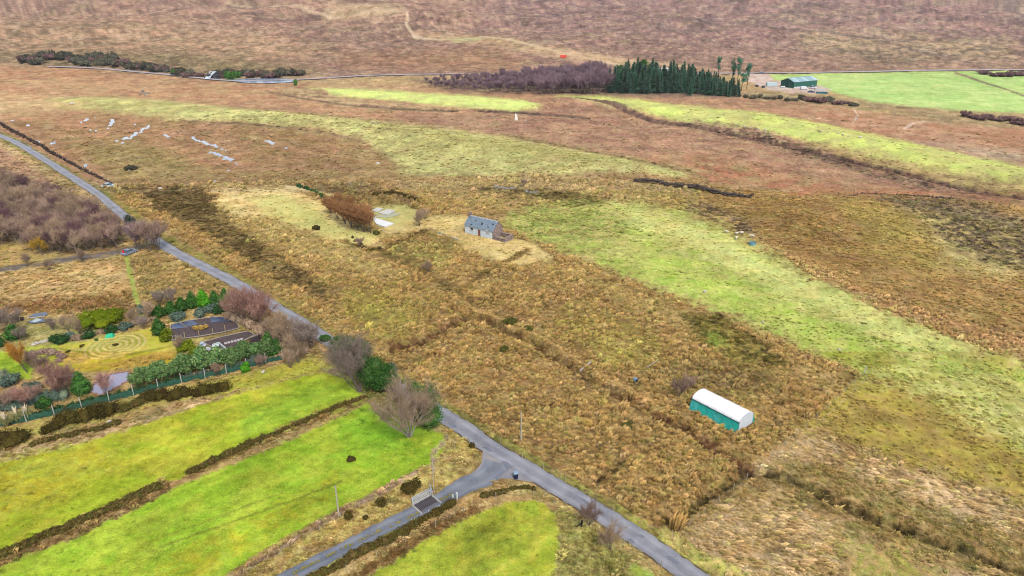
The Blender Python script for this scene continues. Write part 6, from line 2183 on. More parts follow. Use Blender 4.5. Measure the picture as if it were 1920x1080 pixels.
def water_mat(name, col, rough=.12, sc=1.5):
    m = bpy.data.materials.new(name)
    t, o = nodes(m)
    b = t.nodes.new('ShaderNodeBsdfPrincipled')
    b.inputs['Base Color'].default_value = (*alb(col), 1)
    b.inputs['Roughness'].default_value = rough
    b.inputs['IOR'].default_value = 1.33
    b.inputs['Specular IOR Level'].default_value = .6
    b.inputs['Coat Weight'].default_value = .45
    b.inputs['Coat Roughness'].default_value = .05
    b.inputs['Coat IOR'].default_value = 1.6
    n = t.nodes.new('ShaderNodeTexNoise')
    n.inputs['Scale'].default_value = sc
    n.inputs['Detail'].default_value = 3
    tc = t.nodes.new('ShaderNodeTexCoord')
    t.links.new(tc.outputs['Object'], n.inputs['Vector'])
    bp_ = t.nodes.new('ShaderNodeBump')
    bp_.inputs['Strength'].default_value = .15
    bp_.inputs['Distance'].default_value = .05
    t.links.new(n.outputs['Fac'], bp_.inputs['Height'])
    t.links.new(bp_.outputs['Normal'], b.inputs['Normal'])
    t.links.new(b.outputs[0], o.inputs['Surface'])
    return m


pool_w = water_mat('silver_bog_water', (104, 108, 118))
gu, gv = chart(gx, gy)
wet = np.zeros(len(gx), bool)
wob_ = fbm(gu / 5, gv / 2.2, 77, 3, .6)
gap_ = fbm(gu / 9, gv / 3, 88, 3, .6)
cent_u = gu.reshape(NR, NA)
for pts, hw_ in POOLS:
    m_ = (gu > min(p[0] for p in pts) - 12) & (gu < max(p[0] for p in pts) + 12) & (gv > min(p[1] for p in pts) - 8) & (gv < max(p[1] for p in pts) + 8)
    ii = np.nonzero(m_)[0]
    d = dist_poly(gu[ii] * .8 + (wob_[ii] - .5) * 5, gv[ii] + (wob_[ii] - .5) * 5, [(p[0] * .8, p[1]) for p in pts], False)
    wet[ii] |= d < hw_ * (2.6 * gap_[ii] - .55)
qd = quads[wet[quads].sum(1) >= 3]
used, inv = np.unique(qd, return_inverse=True)
me = tri_mesh('bog_water', np.stack([gx[used], gy[used], gz[used] + .06], 1), inv.reshape(-1, 4), True)
me.materials.append(pool_w)
obj('bog_water', me, kind='structure')
# garden pond: water lies level
pw = W(POND)
pz = zat(*land(210, 717)) + .06
o = sheet('pond_water', POND, 0, water_mat('lilac_pond_water', (150, 146, 170), .15, 1.0))
for vtx in o.data.vertices:
    vtx.co.z = pz
stones('pond_rim', [POND[i] for i in range(len(POND))] + [POND[0]], 'rough reddish stone rim round the garden pond', 'stones', .26, 4, mat('reddish_rim_stone', (176, 128, 120), .9, (120, 92, 86), 3), 21, 1.0)
riv = sheet('river', [(425, 151), (450, 149), (490, 148.5), (540, 149), (560, 152), (545, 156), (505, 158), (470, 157), (445, 155)], .5, water_mat('far_river_water', (150, 168, 196), .2), step=8)
wf = thing('waterfall', 'white and grey waterfall tumbling down dark rocks at upper left', 'waterfall', at(393, 149))
wfm = mat('white_water', (206, 216, 224), .5, (160, 176, 190), .6)
rkm = mat('wet_dark_rock', (52, 54, 60), .6, (32, 34, 40), .8)
for k in range(11):
    rn2 = random.Random(k)
    r_ = rn2.uniform(1.2, 2.6)
    obj('rock', MB().rock((rn2.uniform(-6, 6), rn2.uniform(1, 9), rn2.uniform(0, 3.6)), r_, k, .9).mesh('rock', rkm), wf)
for (x0, x1, w_) in ((-2.4, 3.4, 1.1), (-3.6, -.6, .8), (-.2, 1.2, .6)):
    f_ = MB()
    P_ = []
    for q in range(7):
        s_ = q / 6
        x = x0 + (x1 - x0) * s_ + random.uniform(-.3, .3)
        P_.append((x, -.9 + s_ * 7, .3 + s_ * 5.4))
    vv_ = []
    for (x, y, z) in P_:
        ww = w_ * random.uniform(.5, 1.2)
        vv_ += [(x - ww, y, z), (x + ww, y, z + .1), (x + ww, y + .5, z - .2), (x - ww, y + .5, z - .3)]
    ff = []
    for q in range(6):
        for c_ in range(4):
            ff.append((q * 4 + c_, q * 4 + (c_ + 1) % 4, q * 4 + 4 + (c_ + 1) % 4, q * 4 + 4 + c_))
    ff += [(3, 2, 1, 0), (24, 25, 26, 27)]
    obj('water_fall', f_.add(vv_, ff).mesh('water_fall', wfm), wf)

# ------------------------------------------------------------------ fences


def fence(lb, pts, gap, h, r, m_, wires=2, cat='fence', group=None, jit=.04):
    w_ = [Vector(land(*p)) for p in pts]
    a0 = Vector((w_[0].x, w_[0].y, zat(*w_[0])))
    t = thing('fence', lb, cat, a0, 0, group)
    pm = MB().bar((0, 0, -.3), (0, 0, h), r, 5, r * .85).mesh('post', m_)
    tops = []
    for a, b in zip(w_, w_[1:]):
        n = max(1, int((b - a).length / gap))
        for k in range(n):
            p = a + (b - a) * k / n
            tops.append(Vector((p.x, p.y, zat(p.x, p.y))) - a0)
    tops.append(Vector((w_[-1].x, w_[-1].y, zat(*w_[-1]))) - a0)
    for p in tops:
        o = obj('post', pm, t)
        o.location = p
        o.rotation_euler = (random.uniform(-jit, jit), random.uniform(-jit, jit), 0)
        s_ = random.uniform(.88, 1.08)
        o.scale = (1, 1, s_)
    for q in range(wires):
        z = h * (.92 - .38 * q)
        wm = MB()
        for a, b in zip(tops, tops[1:]):
            wm.bar(a + Vector((0, 0, z)), b + Vector((0, 0, z)), .009, 3)
        obj('wire', wm.mesh('wire', mat('wire', (140, 138, 134), .5, metal=.6)), t)
    return t, tops


fp_dark = mat('dark_fence_post', (84, 70, 62), .9, (60, 50, 46), 6)
fp_pale = mat('pale_fence_post', (186, 176, 156), .9, (150, 138, 118), 6)
fence('dark post and wire fence along the peaty bank beside the lane at upper left', [(-10, 226), (20, 243), (60, 262), (100, 284), (140, 306), (180, 328), (212, 341)], 3.0, 1.3, .11, fp_dark)
bank('peat_bank', [(-10, 230), (30, 249), (70, 269), (110, 291), (150, 313), (185, 331), (210, 342)], 9, 5, leafmat('dark_peat_heath', [(58, 50, 48), (84, 70, 62), (70, 62, 66)], .1), 'dark peaty bank under the fence beside the lane at upper left', 'bank', 5, .3, 50, 50, hull=.85)
fence('old fence crossing the moor from the lane to the cottage field', [(218, 342), (330, 340), (450, 338), (580, 336), (700, 333), (800, 334), (950, 335), (1100, 338), (1190, 345)], 6.0, 1.2, .08, fp_pale)
fence('fence along the foot of the moor right of the dyke', [(1412, 374), (1480, 377), (1540, 374), (1600, 367), (1680, 371), (1780, 384), (1925, 410)], 5.0, 1.2, .08, fp_dark)
fence('thin fence dividing the rushy plot from the straw field, rising to the white corner post', [(1262, 1010), (1320, 965), (1400, 898), (1470, 838), (1550, 768), (1617, 706)], 3.2, 1.15, .055, fp_pale)
fence('thin fence between the plot and the lane verge', [(835, 762), (900, 805), (980, 858), (1060, 905), (1150, 958), (1240, 1010)], 4.0, 1.05, .05, fp_pale)
fence('fence round the field corner by the junction', [(838, 822), (852, 838), (818, 852), (812, 880), (808, 920)], 3.0, 1.1, .06, fp_pale, jit=.08)
fence('fence above the near green field along the track bank', [(650, 1072), (760, 1018), (870, 962), (930, 935), (1000, 930), (1040, 945)], 3.2, 1.05, .055, fp_pale)
fence('fence with leaning posts in the rough corner below the lane', [(1062, 945), (1110, 985), (1170, 1020), (1240, 1062), (1300, 1090)], 3.0, 1.1, .06, fp_pale, jit=.1)
fence('field fence on the margin above the side track at the bottom', [(470, 1075), (530, 1042), (600, 998), (640, 976), (700, 945), (760, 912)], 3.0, 1.05, .055, fp_pale)
t = thing('corner_post', 'white strainer post at the right corner of the rushy plot', 'post', at(1621, 700))
obj('post', MB().bar((0, 0, -.3), (0, 0, 1.5), .09, 6).mesh('post', mat('white_post', (214, 220, 222), .7)), t)
obj('strut', MB().bar((.05, .05, 1.0), (.9, -.5, 0), .05, 5).mesh('strut', fp_pale), t)
for (u, v, hp, lb) in ((855, 828, 10, 'small dark stake by the inner corner of the junction'), (1021, 928, 12, 'thin stake on the corner bank right of the bin'), (837, 800, 12, 'short pale marker post at the edge of the junction corner field')):
    t = obj('marker_stake', MB().bar((0, 0, -.2), (0, 0, hp / scl(u, v)), .05, 5).mesh('marker_stake', fp_pale), label=lb, category='stake')
    t.location = at(u, v)
t = thing('black_strainer_post', 'black leaning post in the rough grass left of the roadside sapling', 'post', at(1090, 987))
obj('post', MB().bar((0, 0, -.2), (.06, 0, 1.0), .14, 6).mesh('post', mat('black_post', (22, 20, 20), .8)), t)
obj('strut', MB().bar((-.9, -.3, 0), (0, 0, .6), .08, 5).mesh('strut', mat('black_post', (22, 20, 20), .8)), t)

# net fence round the garden
NF = [(-4, 802), (50, 791), (102.5, 779.5), (154, 766), (205, 753.5), (251, 742), (297, 730.5), (341, 719), (385, 710), (425, 702), (463, 691), (499, 682), (531, 675), (565, 662)]
w_ = [at(*p) for p in NF]
a0 = w_[0].copy()
t = thing('net_fence', 'windbreak fence of grey-white posts with dark green netting round the garden', 'fence', a0)
pm = MB().bar((0, 0, -.3), (0, 0, 2.15), .085, 6, .075).mesh('post', mat('grey_white_post', (196, 200, 192), .8, (164, 166, 158), 5))
netm = leafmat('dark_green_net', [(44, 84, 72), (62, 102, 84), (50, 76, 68)], .05)
for k, p in enumerate(w_):
    o = obj('post', pm, t)
    o.location = p - a0
    o.rotation_euler = (random.uniform(-.03, .03), random.uniform(-.03, .03), 0)
rn_ = np.random.default_rng(3)
for k in range(len(w_) - 2):
    a, b = w_[k] - a0, w_[k + 1] - a0
    n = 16
    m_ = 5
    vv_ = []
    for r_ in range(m_ + 1):
        for c_ in range(n + 1):
            p = a + (b - a) * c_ / n
            hh = (1.1 + .12 * rn_.normal()) * r_ / m_
            vv_.append((p.x + rn_.normal() * .05, p.y + .09 + rn_.normal() * .06 + .1 * math.sin(c_ * 1.3 + k), p.z + hh))
    ff = [(r_ * (n + 1) + c_, r_ * (n + 1) + c_ + 1, (r_ + 1) * (n + 1) + c_ + 1, (r_ + 1) * (n + 1) + c_) for r_ in range(m_) for c_ in range(n)]
    o = obj('net_panel', MB().add(vv_, ff).mesh('net_panel', netm), t)
    sd_ = o.modifiers.new('thickness', 'SOLIDIFY')
    sd_.thickness = .02
bank('shelter_hedge', [(NF[k][0] + 2, NF[k][1] - 5) for k in range(1, 8)], 12, 15, lf_holly, 'low dark hedge growing tight behind the net fence below the pond', 'hedge', 8, .14, 150, 60)
bank('shelter_hedge', [(NF[k][0] + 2, NF[k][1] - 5) for k in range(7, 12)], 12, 15, lf_blue, 'low grey-green hedge growing behind the right half of the net fence', 'hedge', 8, .14, 150, 61)
bank('garden_scrub', [(10, 770), (50, 760), (90, 752), (130, 748)], 24, 24, lf_blue, 'tangled grey-green scrub behind the left end of the net fence', 'scrub', 9, .17, 200, 62)
bank('garden_scrub', [(60, 668), (90, 662), (120, 672), (100, 690)], 16, 12, tw_purp, 'purple-brown scrub beside the lawn below the golden willow', 'scrub', 9, .17, 140, 63)
bank('garden_scrub', [(140, 640), (180, 630), (240, 615), (280, 604), (300, 598)], 14, 12, tw_brown, 'brown tangle of scrub along the back of the labyrinth lawn', 'scrub', 9, .17, 120, 64)
bank('garden_scrub', [(430, 600), (470, 615), (510, 636), (545, 655), (580, 668)], 22, 22, tw_brown, 'brown scrub thicket between the growing beds and the lane', 'scrub', 9, .17, 160, 65)
bank('garden_scrub', [(470, 560), (520, 600), (560, 628), (590, 648)], 12, 9, leafmat('pale_verge_scrub', [(196, 160, 110), (168, 132, 92), (140, 110, 84)], .1), 'tawny growth on the garden side of the lane', 'scrub', 9, .17, 110, 66)
bank('verge_hedge', [(690, 672), (730, 700), (770, 728), (812, 758)], 9, 7, lf_sprn, 'green growth on the far verge opposite the big trees', 'hedge', 8, .15, 110, 67)
bank('verge_bank', [(560, 352), (590, 362), (612, 376)], 9, 7, lf_holly, 'dark green bank at the top of the rusty willow clump', 'bank', 6, .25, 60, 68)
bank('verge_bank', [(700, 368), (730, 367), (765, 372), (790, 382)], 7, 7, lf_dark, 'dark overgrown bank behind the concrete slabs', 'bank', 5, .25, 80, 69)

# ------------------------------------------------------------------ garden things
bz = at(206, 634)
t = thing('covered_crate', 'small bright turquoise cover on the lawn behind the labyrinth', 'cover', bz, .3)
tq_ = mat('turquoise_sheet', (40, 200, 150), .5, (30, 170, 130), 2)
obj('cover', MB().add([(-.9, -.5, 0), (.9, -.5, 0), (1.0, .6, 0), (-.9, .6, 0), (-.5, -.3, .75), (.6, -.3, .8), (.6, .4, .8), (-.5, .4, .7)], [(0, 3, 2, 1), (4, 5, 6, 7), (0, 1, 5, 4), (1, 2, 6, 5), (2, 3, 7, 6), (3, 0, 4, 7)]).mesh('cover', tq_), t)
obj('hem', MB().box(-1.0, 1.05, -.56, -.505, 0, .08).mesh('hem', tq_), t)
lx, ly = LAB
o = obj('labyrinth_bush', mesh_of('labyrinth_bush', dome(31, 300, .9, .5, .1, 4), lf_dark), label='small dark plant in the very middle of the turf labyrinth', category='plant')
o.location = (lx, ly, zat(lx, ly))
for (u, v, s_, lb) in ((154, 651, .7, 'dark low shrub on the straw lawn left of the labyrinth'), (128, 661, .6, 'small dark tuft shrub at the lawn path'), (181, 639, .6, 'little green shrub between the dark bushes and the labyrinth')):
    o = obj('low_shrub', mesh_of('low_shrub', dome(int(u), 240, 1.3 * s_, .6 * s_, .12, 4), lf_dark if u < 170 else lf_sprn), label=lb, category='shrub')
    o.location = at(u, v)

soil = mat('dark_bed_soil', (98, 82, 82), .95, (54, 44, 48), 3, .5)
tarp = mat('blue_black_sheeting', (84, 100, 132), .3, (48, 58, 82), .8, .2, spec=.6)
brd = mat('pale_bed_board', (176, 168, 156), .85, (140, 130, 118), 4)
pstw = mat('bed_post', (190, 168, 128), .9, (150, 128, 96), 4)


def bed(lb, px, posts, boards=True, hgt=.22):
    pw = [at(*p) for p in px]
    a0 = pw[0].copy()
    t = thing('growing_bed', lb, 'garden bed', a0)
    v = [tuple(p - a0 + Vector((0, 0, hgt))) for p in pw] + [tuple(p - a0 - Vector((0, 0, .3))) for p in pw]
    n = len(pw)
    obj('soil', MB().add(v, [tuple(range(n))[::-1]] + [(i, i + n, (i + 1) % n + n, (i + 1) % n) for i in range(n)]).mesh('soil', soil), t)
    if boards:
        for a, b in zip(pw, pw[1:] + pw[:1]):
            d = (b - a).normalized() * .04
            obj('edge_board', MB().bar(a - a0 + d + Vector((0, 0, hgt + .05)), b - a0 - d + Vector((0, 0, hgt + .05)), .1, 4).mesh('edge_board', brd), t)
    for (u, v_, hp) in posts:
        p = at(u, v_) - a0
        obj('post', MB().bar(p - Vector((0, 0, .1)), p + Vector((0, 0, hp / scl(u, v_))), .09, 5).mesh('post', pstw), t)
    return t, a0


t, a0 = bed('upper growing bed with dark soil, stakes and blue-black sheeting', [(322, 640), (320, 612), (352, 604), (400, 597), (438, 597), (450, 617), (425, 624), (375, 633)], [(347.5, 636, 13), (374, 632, 15), (400, 627, 11), (423, 623, 14), (448, 618, 12)])


def tarp_on(t, a0, px, dz, nm='sheeting', m_=None):
    w_ = [at(*p) - a0 for p in px]
    n = len(w_)
    v = [tuple(p + Vector((0, 0, dz))) for p in w_] + [tuple(p + Vector((0, 0, dz - .05))) for p in w_]
    return obj(nm, MB().add(v, [tuple(range(n))[::-1], tuple(range(n, 2 * n))] + [(i, i + n, (i + 1) % n + n, (i + 1) % n) for i in range(n)]).mesh(nm, m_ or tarp), t)


tarp_on(t, a0, [(323, 621), (322, 613), (338, 608), (350, 617)], .32)
tarp_on(t, a0, [(342, 608), (362, 604), (372, 611), (352, 616)], .33)
tarp_on(t, a0, [(396, 608), (395, 599), (420, 597), (436, 599), (438, 604)], .32)
obj('divider_board', MB().bar(at(339, 609) - a0 + Vector((0, 0, .4)), at(351, 618) - a0 + Vector((0, 0, .4)), .09, 4).mesh('divider_board', brd), t)
vf = blades(420, .75, .75, .03, 811, .8)
sh = thing('straw_heap', 'golden dry grass heap on the upper growing bed', 'grass clump', at(372, 620, .25))
for k, (dx, dy) in enumerate(((0, 0), (1.1, .2), (2.1, .5), (.5, -.4), (1.6, -.2))):
    o = obj('dry_grass', mesh_of('dry_grass', blades(260, .85, .8, .035, 811 + k, .8), leafmat('golden_dry_grass', [(206, 168, 84), (226, 192, 110), (180, 140, 64)], .05)), sh)
    o.location = (dx - .6, dy, 0)
t, a0 = bed('lower growing bed with dark soil and a kinked pale path board', [(380, 644), (420, 633), (466, 623), (478, 630), (458, 642), (448, 656), (430, 660), (400, 654)], [(466, 624, 7)])
for k in range(6):
    p = at(424 + k * 6, 647 - k * 1.6) - a0
    obj('cloche', MB().prism([(-.18, 0), (.18, 0), (0, .35)], -.25, .25).mesh('cloche', mat('pale_fleece', (196, 188, 190), .8)), t).location = p + Vector((0, 0, .24))
t2 = thing('slatted_bed', 'dark stepped bed of parallel sleepers beside the dark green bushes', 'garden bed', at(455, 652))
a0 = at(455, 652)
for k in range(6):
    pa, pb = at(456 + k * 4, 655 - k * 4.6) - a0, at(486 + k * 1.2, 647 - k * 4.0) - a0
    obj('sleeper', MB().bar(pa + Vector((0, 0, .2)), pb + Vector((0, 0, .2)), .2, 4).mesh('sleeper', mat('dark_sleeper', (70, 58, 62), .9, (44, 36, 40), 4)), t2)
obj('pale_edge', MB().bar(at(449, 656) - a0 + Vector((0, 0, .3)), at(457, 642) - a0 + Vector((0, 0, .3)), .12, 4).mesh('pale_edge', brd), t2)
obj('pale_edge', MB().bar(at(457, 641) - a0 + Vector((0, 0, .3)), at(492, 627) - a0 + Vector((0, 0, .3)), .12, 4).mesh('pale_edge', brd), t2)
wfr = mat('white_frame', (206, 218, 222), .5, (180, 196, 200), 2)
a0 = at(414, 660)
t = thing('cold_frame', 'white L-shaped cold frame at the foot of the lower growing bed', 'cold frame', a0, 0)
for pa, pb in (((400, 652), (411, 648)), ((411, 648), (427, 661)), ((427, 661), (416, 665)), ((416, 665), (407, 657)), ((407, 657), (400, 660)), ((400, 660), (400, 652))):
    a, b = at(*pa) - a0, at(*pb) - a0
    d = (b - a).normalized()
    n_ = Vector((-d.y, d.x, 0)) * .09
    obj('side', MB().add([tuple(a + n_), tuple(b + n_), tuple(b - n_), tuple(a - n_), tuple(a + n_ + Vector((0, 0, .75))), tuple(b + n_ + Vector((0, 0, .75))), tuple(b - n_ + Vector((0, 0, .75))), tuple(a - n_ + Vector((0, 0, .75)))], [(0, 3, 2, 1), (4, 5, 6, 7), (0, 1, 5, 4), (1, 2, 6, 5), (2, 3, 7, 6), (3, 0, 4, 7)]).mesh('side', wfr), t)
tarp_on(t, a0, [(401, 653), (411, 650), (412, 655), (406, 657), (401, 659)], .7, 'lid', wfr)
t = thing('white_sacks', 'pale blue-white heap of sacks at the left of the cold frame', 'sacks', at(376, 652))
for k, (x, y, z) in enumerate(((0, 0, .3), (.7, .3, .3), (.3, .7, .32), (.35, .3, .8), (1.9, -1.0, .25), (2.5, -1.3, .25))):
    obj('sack', MB().rock((x, y, z), .5, 60 + k, .7).mesh('sack', mat('pale_sack', (190, 200, 214), .6, (150, 160, 178), 2)), t)
# wire-and-post frame left of the upper bed
a0 = at(322, 644)
t = thing('broken_frame', 'grey broken wooden frame at the left end of the growing beds', 'frame', a0)
for k, (u, v) in enumerate(((319, 641), (325, 643), (331, 640), (337, 643), (343, 640))):
    p = at(u, v) - a0
    obj('post', MB().bar(p, p + Vector((random.uniform(-.3, .3), 0, 1.4)), .07, 5).mesh('post', brd), t)
obj('rail', MB().bar(at(318, 641) - a0 + Vector((0, 0, 1.3)), at(343, 640) - a0 + Vector((0, 0, 1.1)), .06, 5).mesh('rail', brd), t)
obj('rail', MB().bar(at(325, 643) - a0 + Vector((0, 0, .5)), at(340, 642) - a0 + Vector((0, 0, .8)), .06, 5).mesh('rail', brd), t)
# sheets and frame at far left of the garden
a0 = at(70, 606)
t = thing('sheeted_rows', 'dark blue weighted ground sheets in two rows at the left of the garden', 'sheeting', a0)
for px_ in ([(52, 596), (66, 590), (88, 588), (90, 593), (70, 596)], [(52, 606), (66, 600), (84, 599), (84, 606), (62, 609)]):
    tarp_on(t, a0, px_, .22)
tarp_on(t, a0, [(58, 606), (70, 600), (80, 603), (66, 608)], .3, 'pale_sheet', mat('pale_grey_sheet', (190, 204, 206), .5))
for k in range(7):
    p = at(54 + k * 5, 600 - k * .6) - a0
    obj('weight', MB().rock((0, 0, 0), .22, k, .6).mesh('weight', mat('pale_stone', (214, 210, 200))), t).location = p + Vector((0, 0, .35))
a0 = at(34, 606)
t = thing('lean_to_frame', 'small grey lean-to with a slanting pale frame left of the dark sheets', 'shelter', a0, .2)
obj('roof', MB().prism([(-.9, 1.7), (1.0, .9), (1.0, .98), (-.9, 1.78)], -1.0, 1.0).mesh('roof', mat('grey_sheet', (176, 172, 176), .6, (120, 100, 100), 1.2)), t)
for x in (-.95, .95):
    for y, h in ((-.85, 1.68), (.92, .9)):
        obj('post', MB().bar((x, y, -.1), (x, y, h), .06, 5).mesh('post', brd), t)
obj('back_panel', MB().box(-.9, .9, .93, .97, 0, .85).mesh('back_panel', mat('rusty_brown_panel', (120, 96, 92), .8)), t)
# white barrel beside pointed conifer
t = thing('water_butt', 'pale blue-white water butt behind the pointed conifer', 'barrel', at(141, 716))
obj('body', MB().bar((0, 0, 0), (0, 0, 1.25), .42, 12, .38).mesh('body', mat('pale_butt', (176, 208, 226), .4)), t)
obj('lid', MB().bar((0, 0, 1.252), (0, 0, 1.33), .44, 12, .4).mesh('lid', mat('pale_butt', (176, 208, 226), .4)), t)

# ------------------------------------------------------------------ plot things
conc = mat('pale_concrete_slab', (210, 208, 204), .9, (178, 176, 172), 2, .2)


def slab(lb, px, th, m_, name='concrete_slab'):
    w_ = [at(*p) for p in px]
    a0 = w_[0].copy()
    zt = max(p.z for p in w_) + th
    n = len(w_)
    v = [(p.x - a0.x, p.y - a0.y, zt - a0.z) for p in w_] + [(p.x - a0.x, p.y - a0.y, -.5) for p in w_]
    o = obj(name, MB().add(v, [tuple(range(n))[::-1], tuple(range(n, 2 * n))] + [(i, i + n, (i + 1) % n + n, (i + 1) % n) for i in range(n)]).mesh(name, m_), label=lb, category='slab')
    o.location = a0
    return o


slab('left thin pale concrete slab behind the rusty willows', [(697, 396), (708, 391), (719, 393), (706, 399)], .25, conc)
slab('right bluish pale concrete slab behind the rusty willows', [(709, 401), (727, 394), (741, 397), (727, 405)], .3, conc)
slab('grey slab apron in front of the two pale slabs', [(700, 404), (725, 405), (740, 400), (752, 402), (730, 409), (703, 408)], .1, mat('mossy_concrete', (178, 180, 150), .9, (160, 158, 140), 2))
slab('brightest white sheet of concrete at the right of the rusty willows', [(698, 411), (703, 410), (738, 421), (722, 427), (706, 422)], .3, mat('white_concrete', (236, 238, 240), .8, (214, 216, 220), 2))
t = thing('blue_tub', 'small pale blue tub lying in the rushes left of the polytunnel', 'tub', at(1191, 716), .5)
obj('body', MB().bar((0, -.32, .45), (0, .32, .5), .36, 12).mesh('body', mat('blue_plastic', (120, 160, 190), .4, (96, 134, 166), 3)), t)
obj('mouth', MB().bar((.02, -.325, .45), (.02, -.345, .45), .26, 12).mesh('mouth', mat('black_post', (22, 20, 20), .8)), t)
a0 = at(1087, 692)
t = thing('plank_bridge', 'grey plank laid over the ditch in the middle of the plot', 'plank', a0)
p = at(1108, 683) - a0
for k, dy in enumerate((-.14, .14)):
    obj('plank', MB().bar(Vector((0, dy, .55)), p + Vector((0, dy, .65)), .11, 4).mesh('plank', mat('grey_plank', (190, 176, 168), .85, (160, 146, 140), 4)), t)
obj('bearer', MB().box(.2, .5, -.4, .4, 0, .44).mesh('bearer', fp_dark), t)
t = thing('fallen_pole', 'pale fallen post lying in the tussocks right of the plank bridge', 'post', at(1212, 693))
a0 = at(1212, 693)
obj('shaft', MB().bar(Vector((0, 0, .5)), at(1232, 682) - a0 + Vector((0, 0, .7)), .09, 6).mesh('shaft', fp_pale), t)
obj('stub', MB().bar(Vector((.3, .2, 0)), Vector((.3, .2, .6)), .08, 5).mesh('stub', fp_pale), t)

# red marker and grey trailer at the track mouth
t = thing('red_marker', 'narrow bright red upright marker at the end of the mown path', 'marker', at(233, 481))
rd = mat('bright_red_paint', (226, 30, 48), .5, (206, 20, 40), 2)
obj('board', MB().add([(-.42, -.06, .15), (.42, -.06, .15), (.42, .06, .15), (-.42, .06, .15), (-.14, -.05, 1.75), (.14, -.05, 1.75), (.14, .05, 1.75), (-.14, .05, 1.75)], [(0, 3, 2, 1), (4, 5, 6, 7), (0, 1, 5, 4), (1, 2, 6, 5), (2, 3, 7, 6), (3, 0, 4, 7)]).mesh('board', rd), t)
for x in (-.3, .3):
    obj('leg', MB().box(x - .04, x + .04, -.3, .3, -.05, .148).mesh('leg', rd), t)
tyre = mat('black_rubber', (24, 24, 26), .7)
glass = mat('dark_car_glass', (70, 84, 100), .15, spec=.6)


def car(lb, u, v, rz, ln, wd, ht, paint, kind='car', name='parked_car', gl=None):
    t = thing(name, lb, 'van' if kind == 'van' else 'car', at(u, v), rz)
    h = ln / 2
    if kind == 'car':
        pr = [(-h, .3), (-h, .8), (-h * .93, .92), (-h * .55, .98), (h * .6, .98), (h * .95, .88), (h, .7), (h, .3)]
        cb = [(-h * .78, .982), (-h * .6, ht * .96), (-h * .5, ht), (h * .1, ht), (h * .24, ht * .95), (h * .55, .982)]
    else:
        pr = [(-h, .3), (-h, ht * .55), (h * .75, ht * .55), (h, .85), (h, .3)]
        cb = [(-h, ht * .552), (-h * .98, ht * .97), (-h * .9, ht), (h * .35, ht), (h * .46, ht * .96), (h * .74, ht * .552)]

    def side_prism(prof, w0, ins=0):
        v_ = [(x, -w0 + (ins if z > 1.0 else 0), z) for x, z in prof] + [(x, w0 - (ins if z > 1.0 else 0), z) for x, z in prof]
        n = len(prof)
        return MB().add(v_, [tuple(range(n)), tuple(range(n, 2 * n))[::-1]] + [(i, i + n, (i + 1) % n + n, (i + 1) % n) for i in range(n)])
    obj('body', side_prism(pr, wd / 2).mesh('body', paint), t)
    obj('cabin', side_prism(cb, wd / 2 - .03, .12).mesh('cabin', gl or (glass if kind == 'car' else paint)), t)
    if kind == 'car':
        obj('roof', MB().box(-h * .48, h * .08, -wd / 2 + .16, wd / 2 - .16, ht + .002, ht + .035).mesh('roof', paint), t)
    else:
        obj('windscreen', MB().add([(h * .5, -wd / 2 + .2, ht * .93), (h * .5, wd / 2 - .2, ht * .93), (h * .76, wd / 2 - .1, ht * .6), (h * .76, -wd / 2 + .1, ht * .6), (h * .48, -wd / 2 + .2, ht * .9), (h * .48, wd / 2 - .2, ht * .9), (h * .7, wd / 2 - .1, ht * .56), (h * .7, -wd / 2 + .1, ht * .56)],
            [(0, 1, 2, 3), (4, 7, 6, 5), (0, 4, 5, 1), (1, 5, 6, 2), (2, 6, 7, 3), (3, 7, 4, 0)]).mesh('windscreen', glass), t)
    for x in (-h * .62, h * .62):
        for s_ in (-1, 1):
            w1 = obj('wheel', MB().bar((x, s_ * (wd / 2 - .16), .32), (x, s_ * (wd / 2 + .02), .32), .32, 12).mesh('tyre', tyre), t)
            obj('rim', MB().bar((x, s_ * (wd / 2 + .021), .32), (x, s_ * (wd / 2 + .035), .32), .19, 10).mesh('rim', gal), w1)
    for s_ in (-1, 1):
        obj('headlight', MB().box(h + .002, h + .03, s_ * wd * .36 - .15, s_ * wd * .36 + .15, .62, .78).mesh('headlight', mat('lamp_glass', (220, 220, 214), .2)), t)
    return t


silver = mat('silver_blue_paint', (190, 206, 216), .35, (176, 194, 206), 1, spec=.6)
whitep = mat('white_paint', (226, 228, 230), .4, (212, 214, 218), 1, spec=.5)
car('silvery white car pulled off at the end of the lane fence', 204, 349, .12, 4.6, 1.8, 1.5, silver)
car('grey-blue car half hidden by the purple trees at the track mouth', 243, 477, 1.2, 4.0, 1.7, 1.45, mat('grey_blue_paint', (140, 150, 170), .35, spec=.6))

# ------------------------------------------------------------------ sheep and trough
wool = mat('dirty_wool', (226, 218, 196), .95, (200, 190, 164), 5, .3)
face = mat('pale_sheep_face', (214, 206, 190), .9)


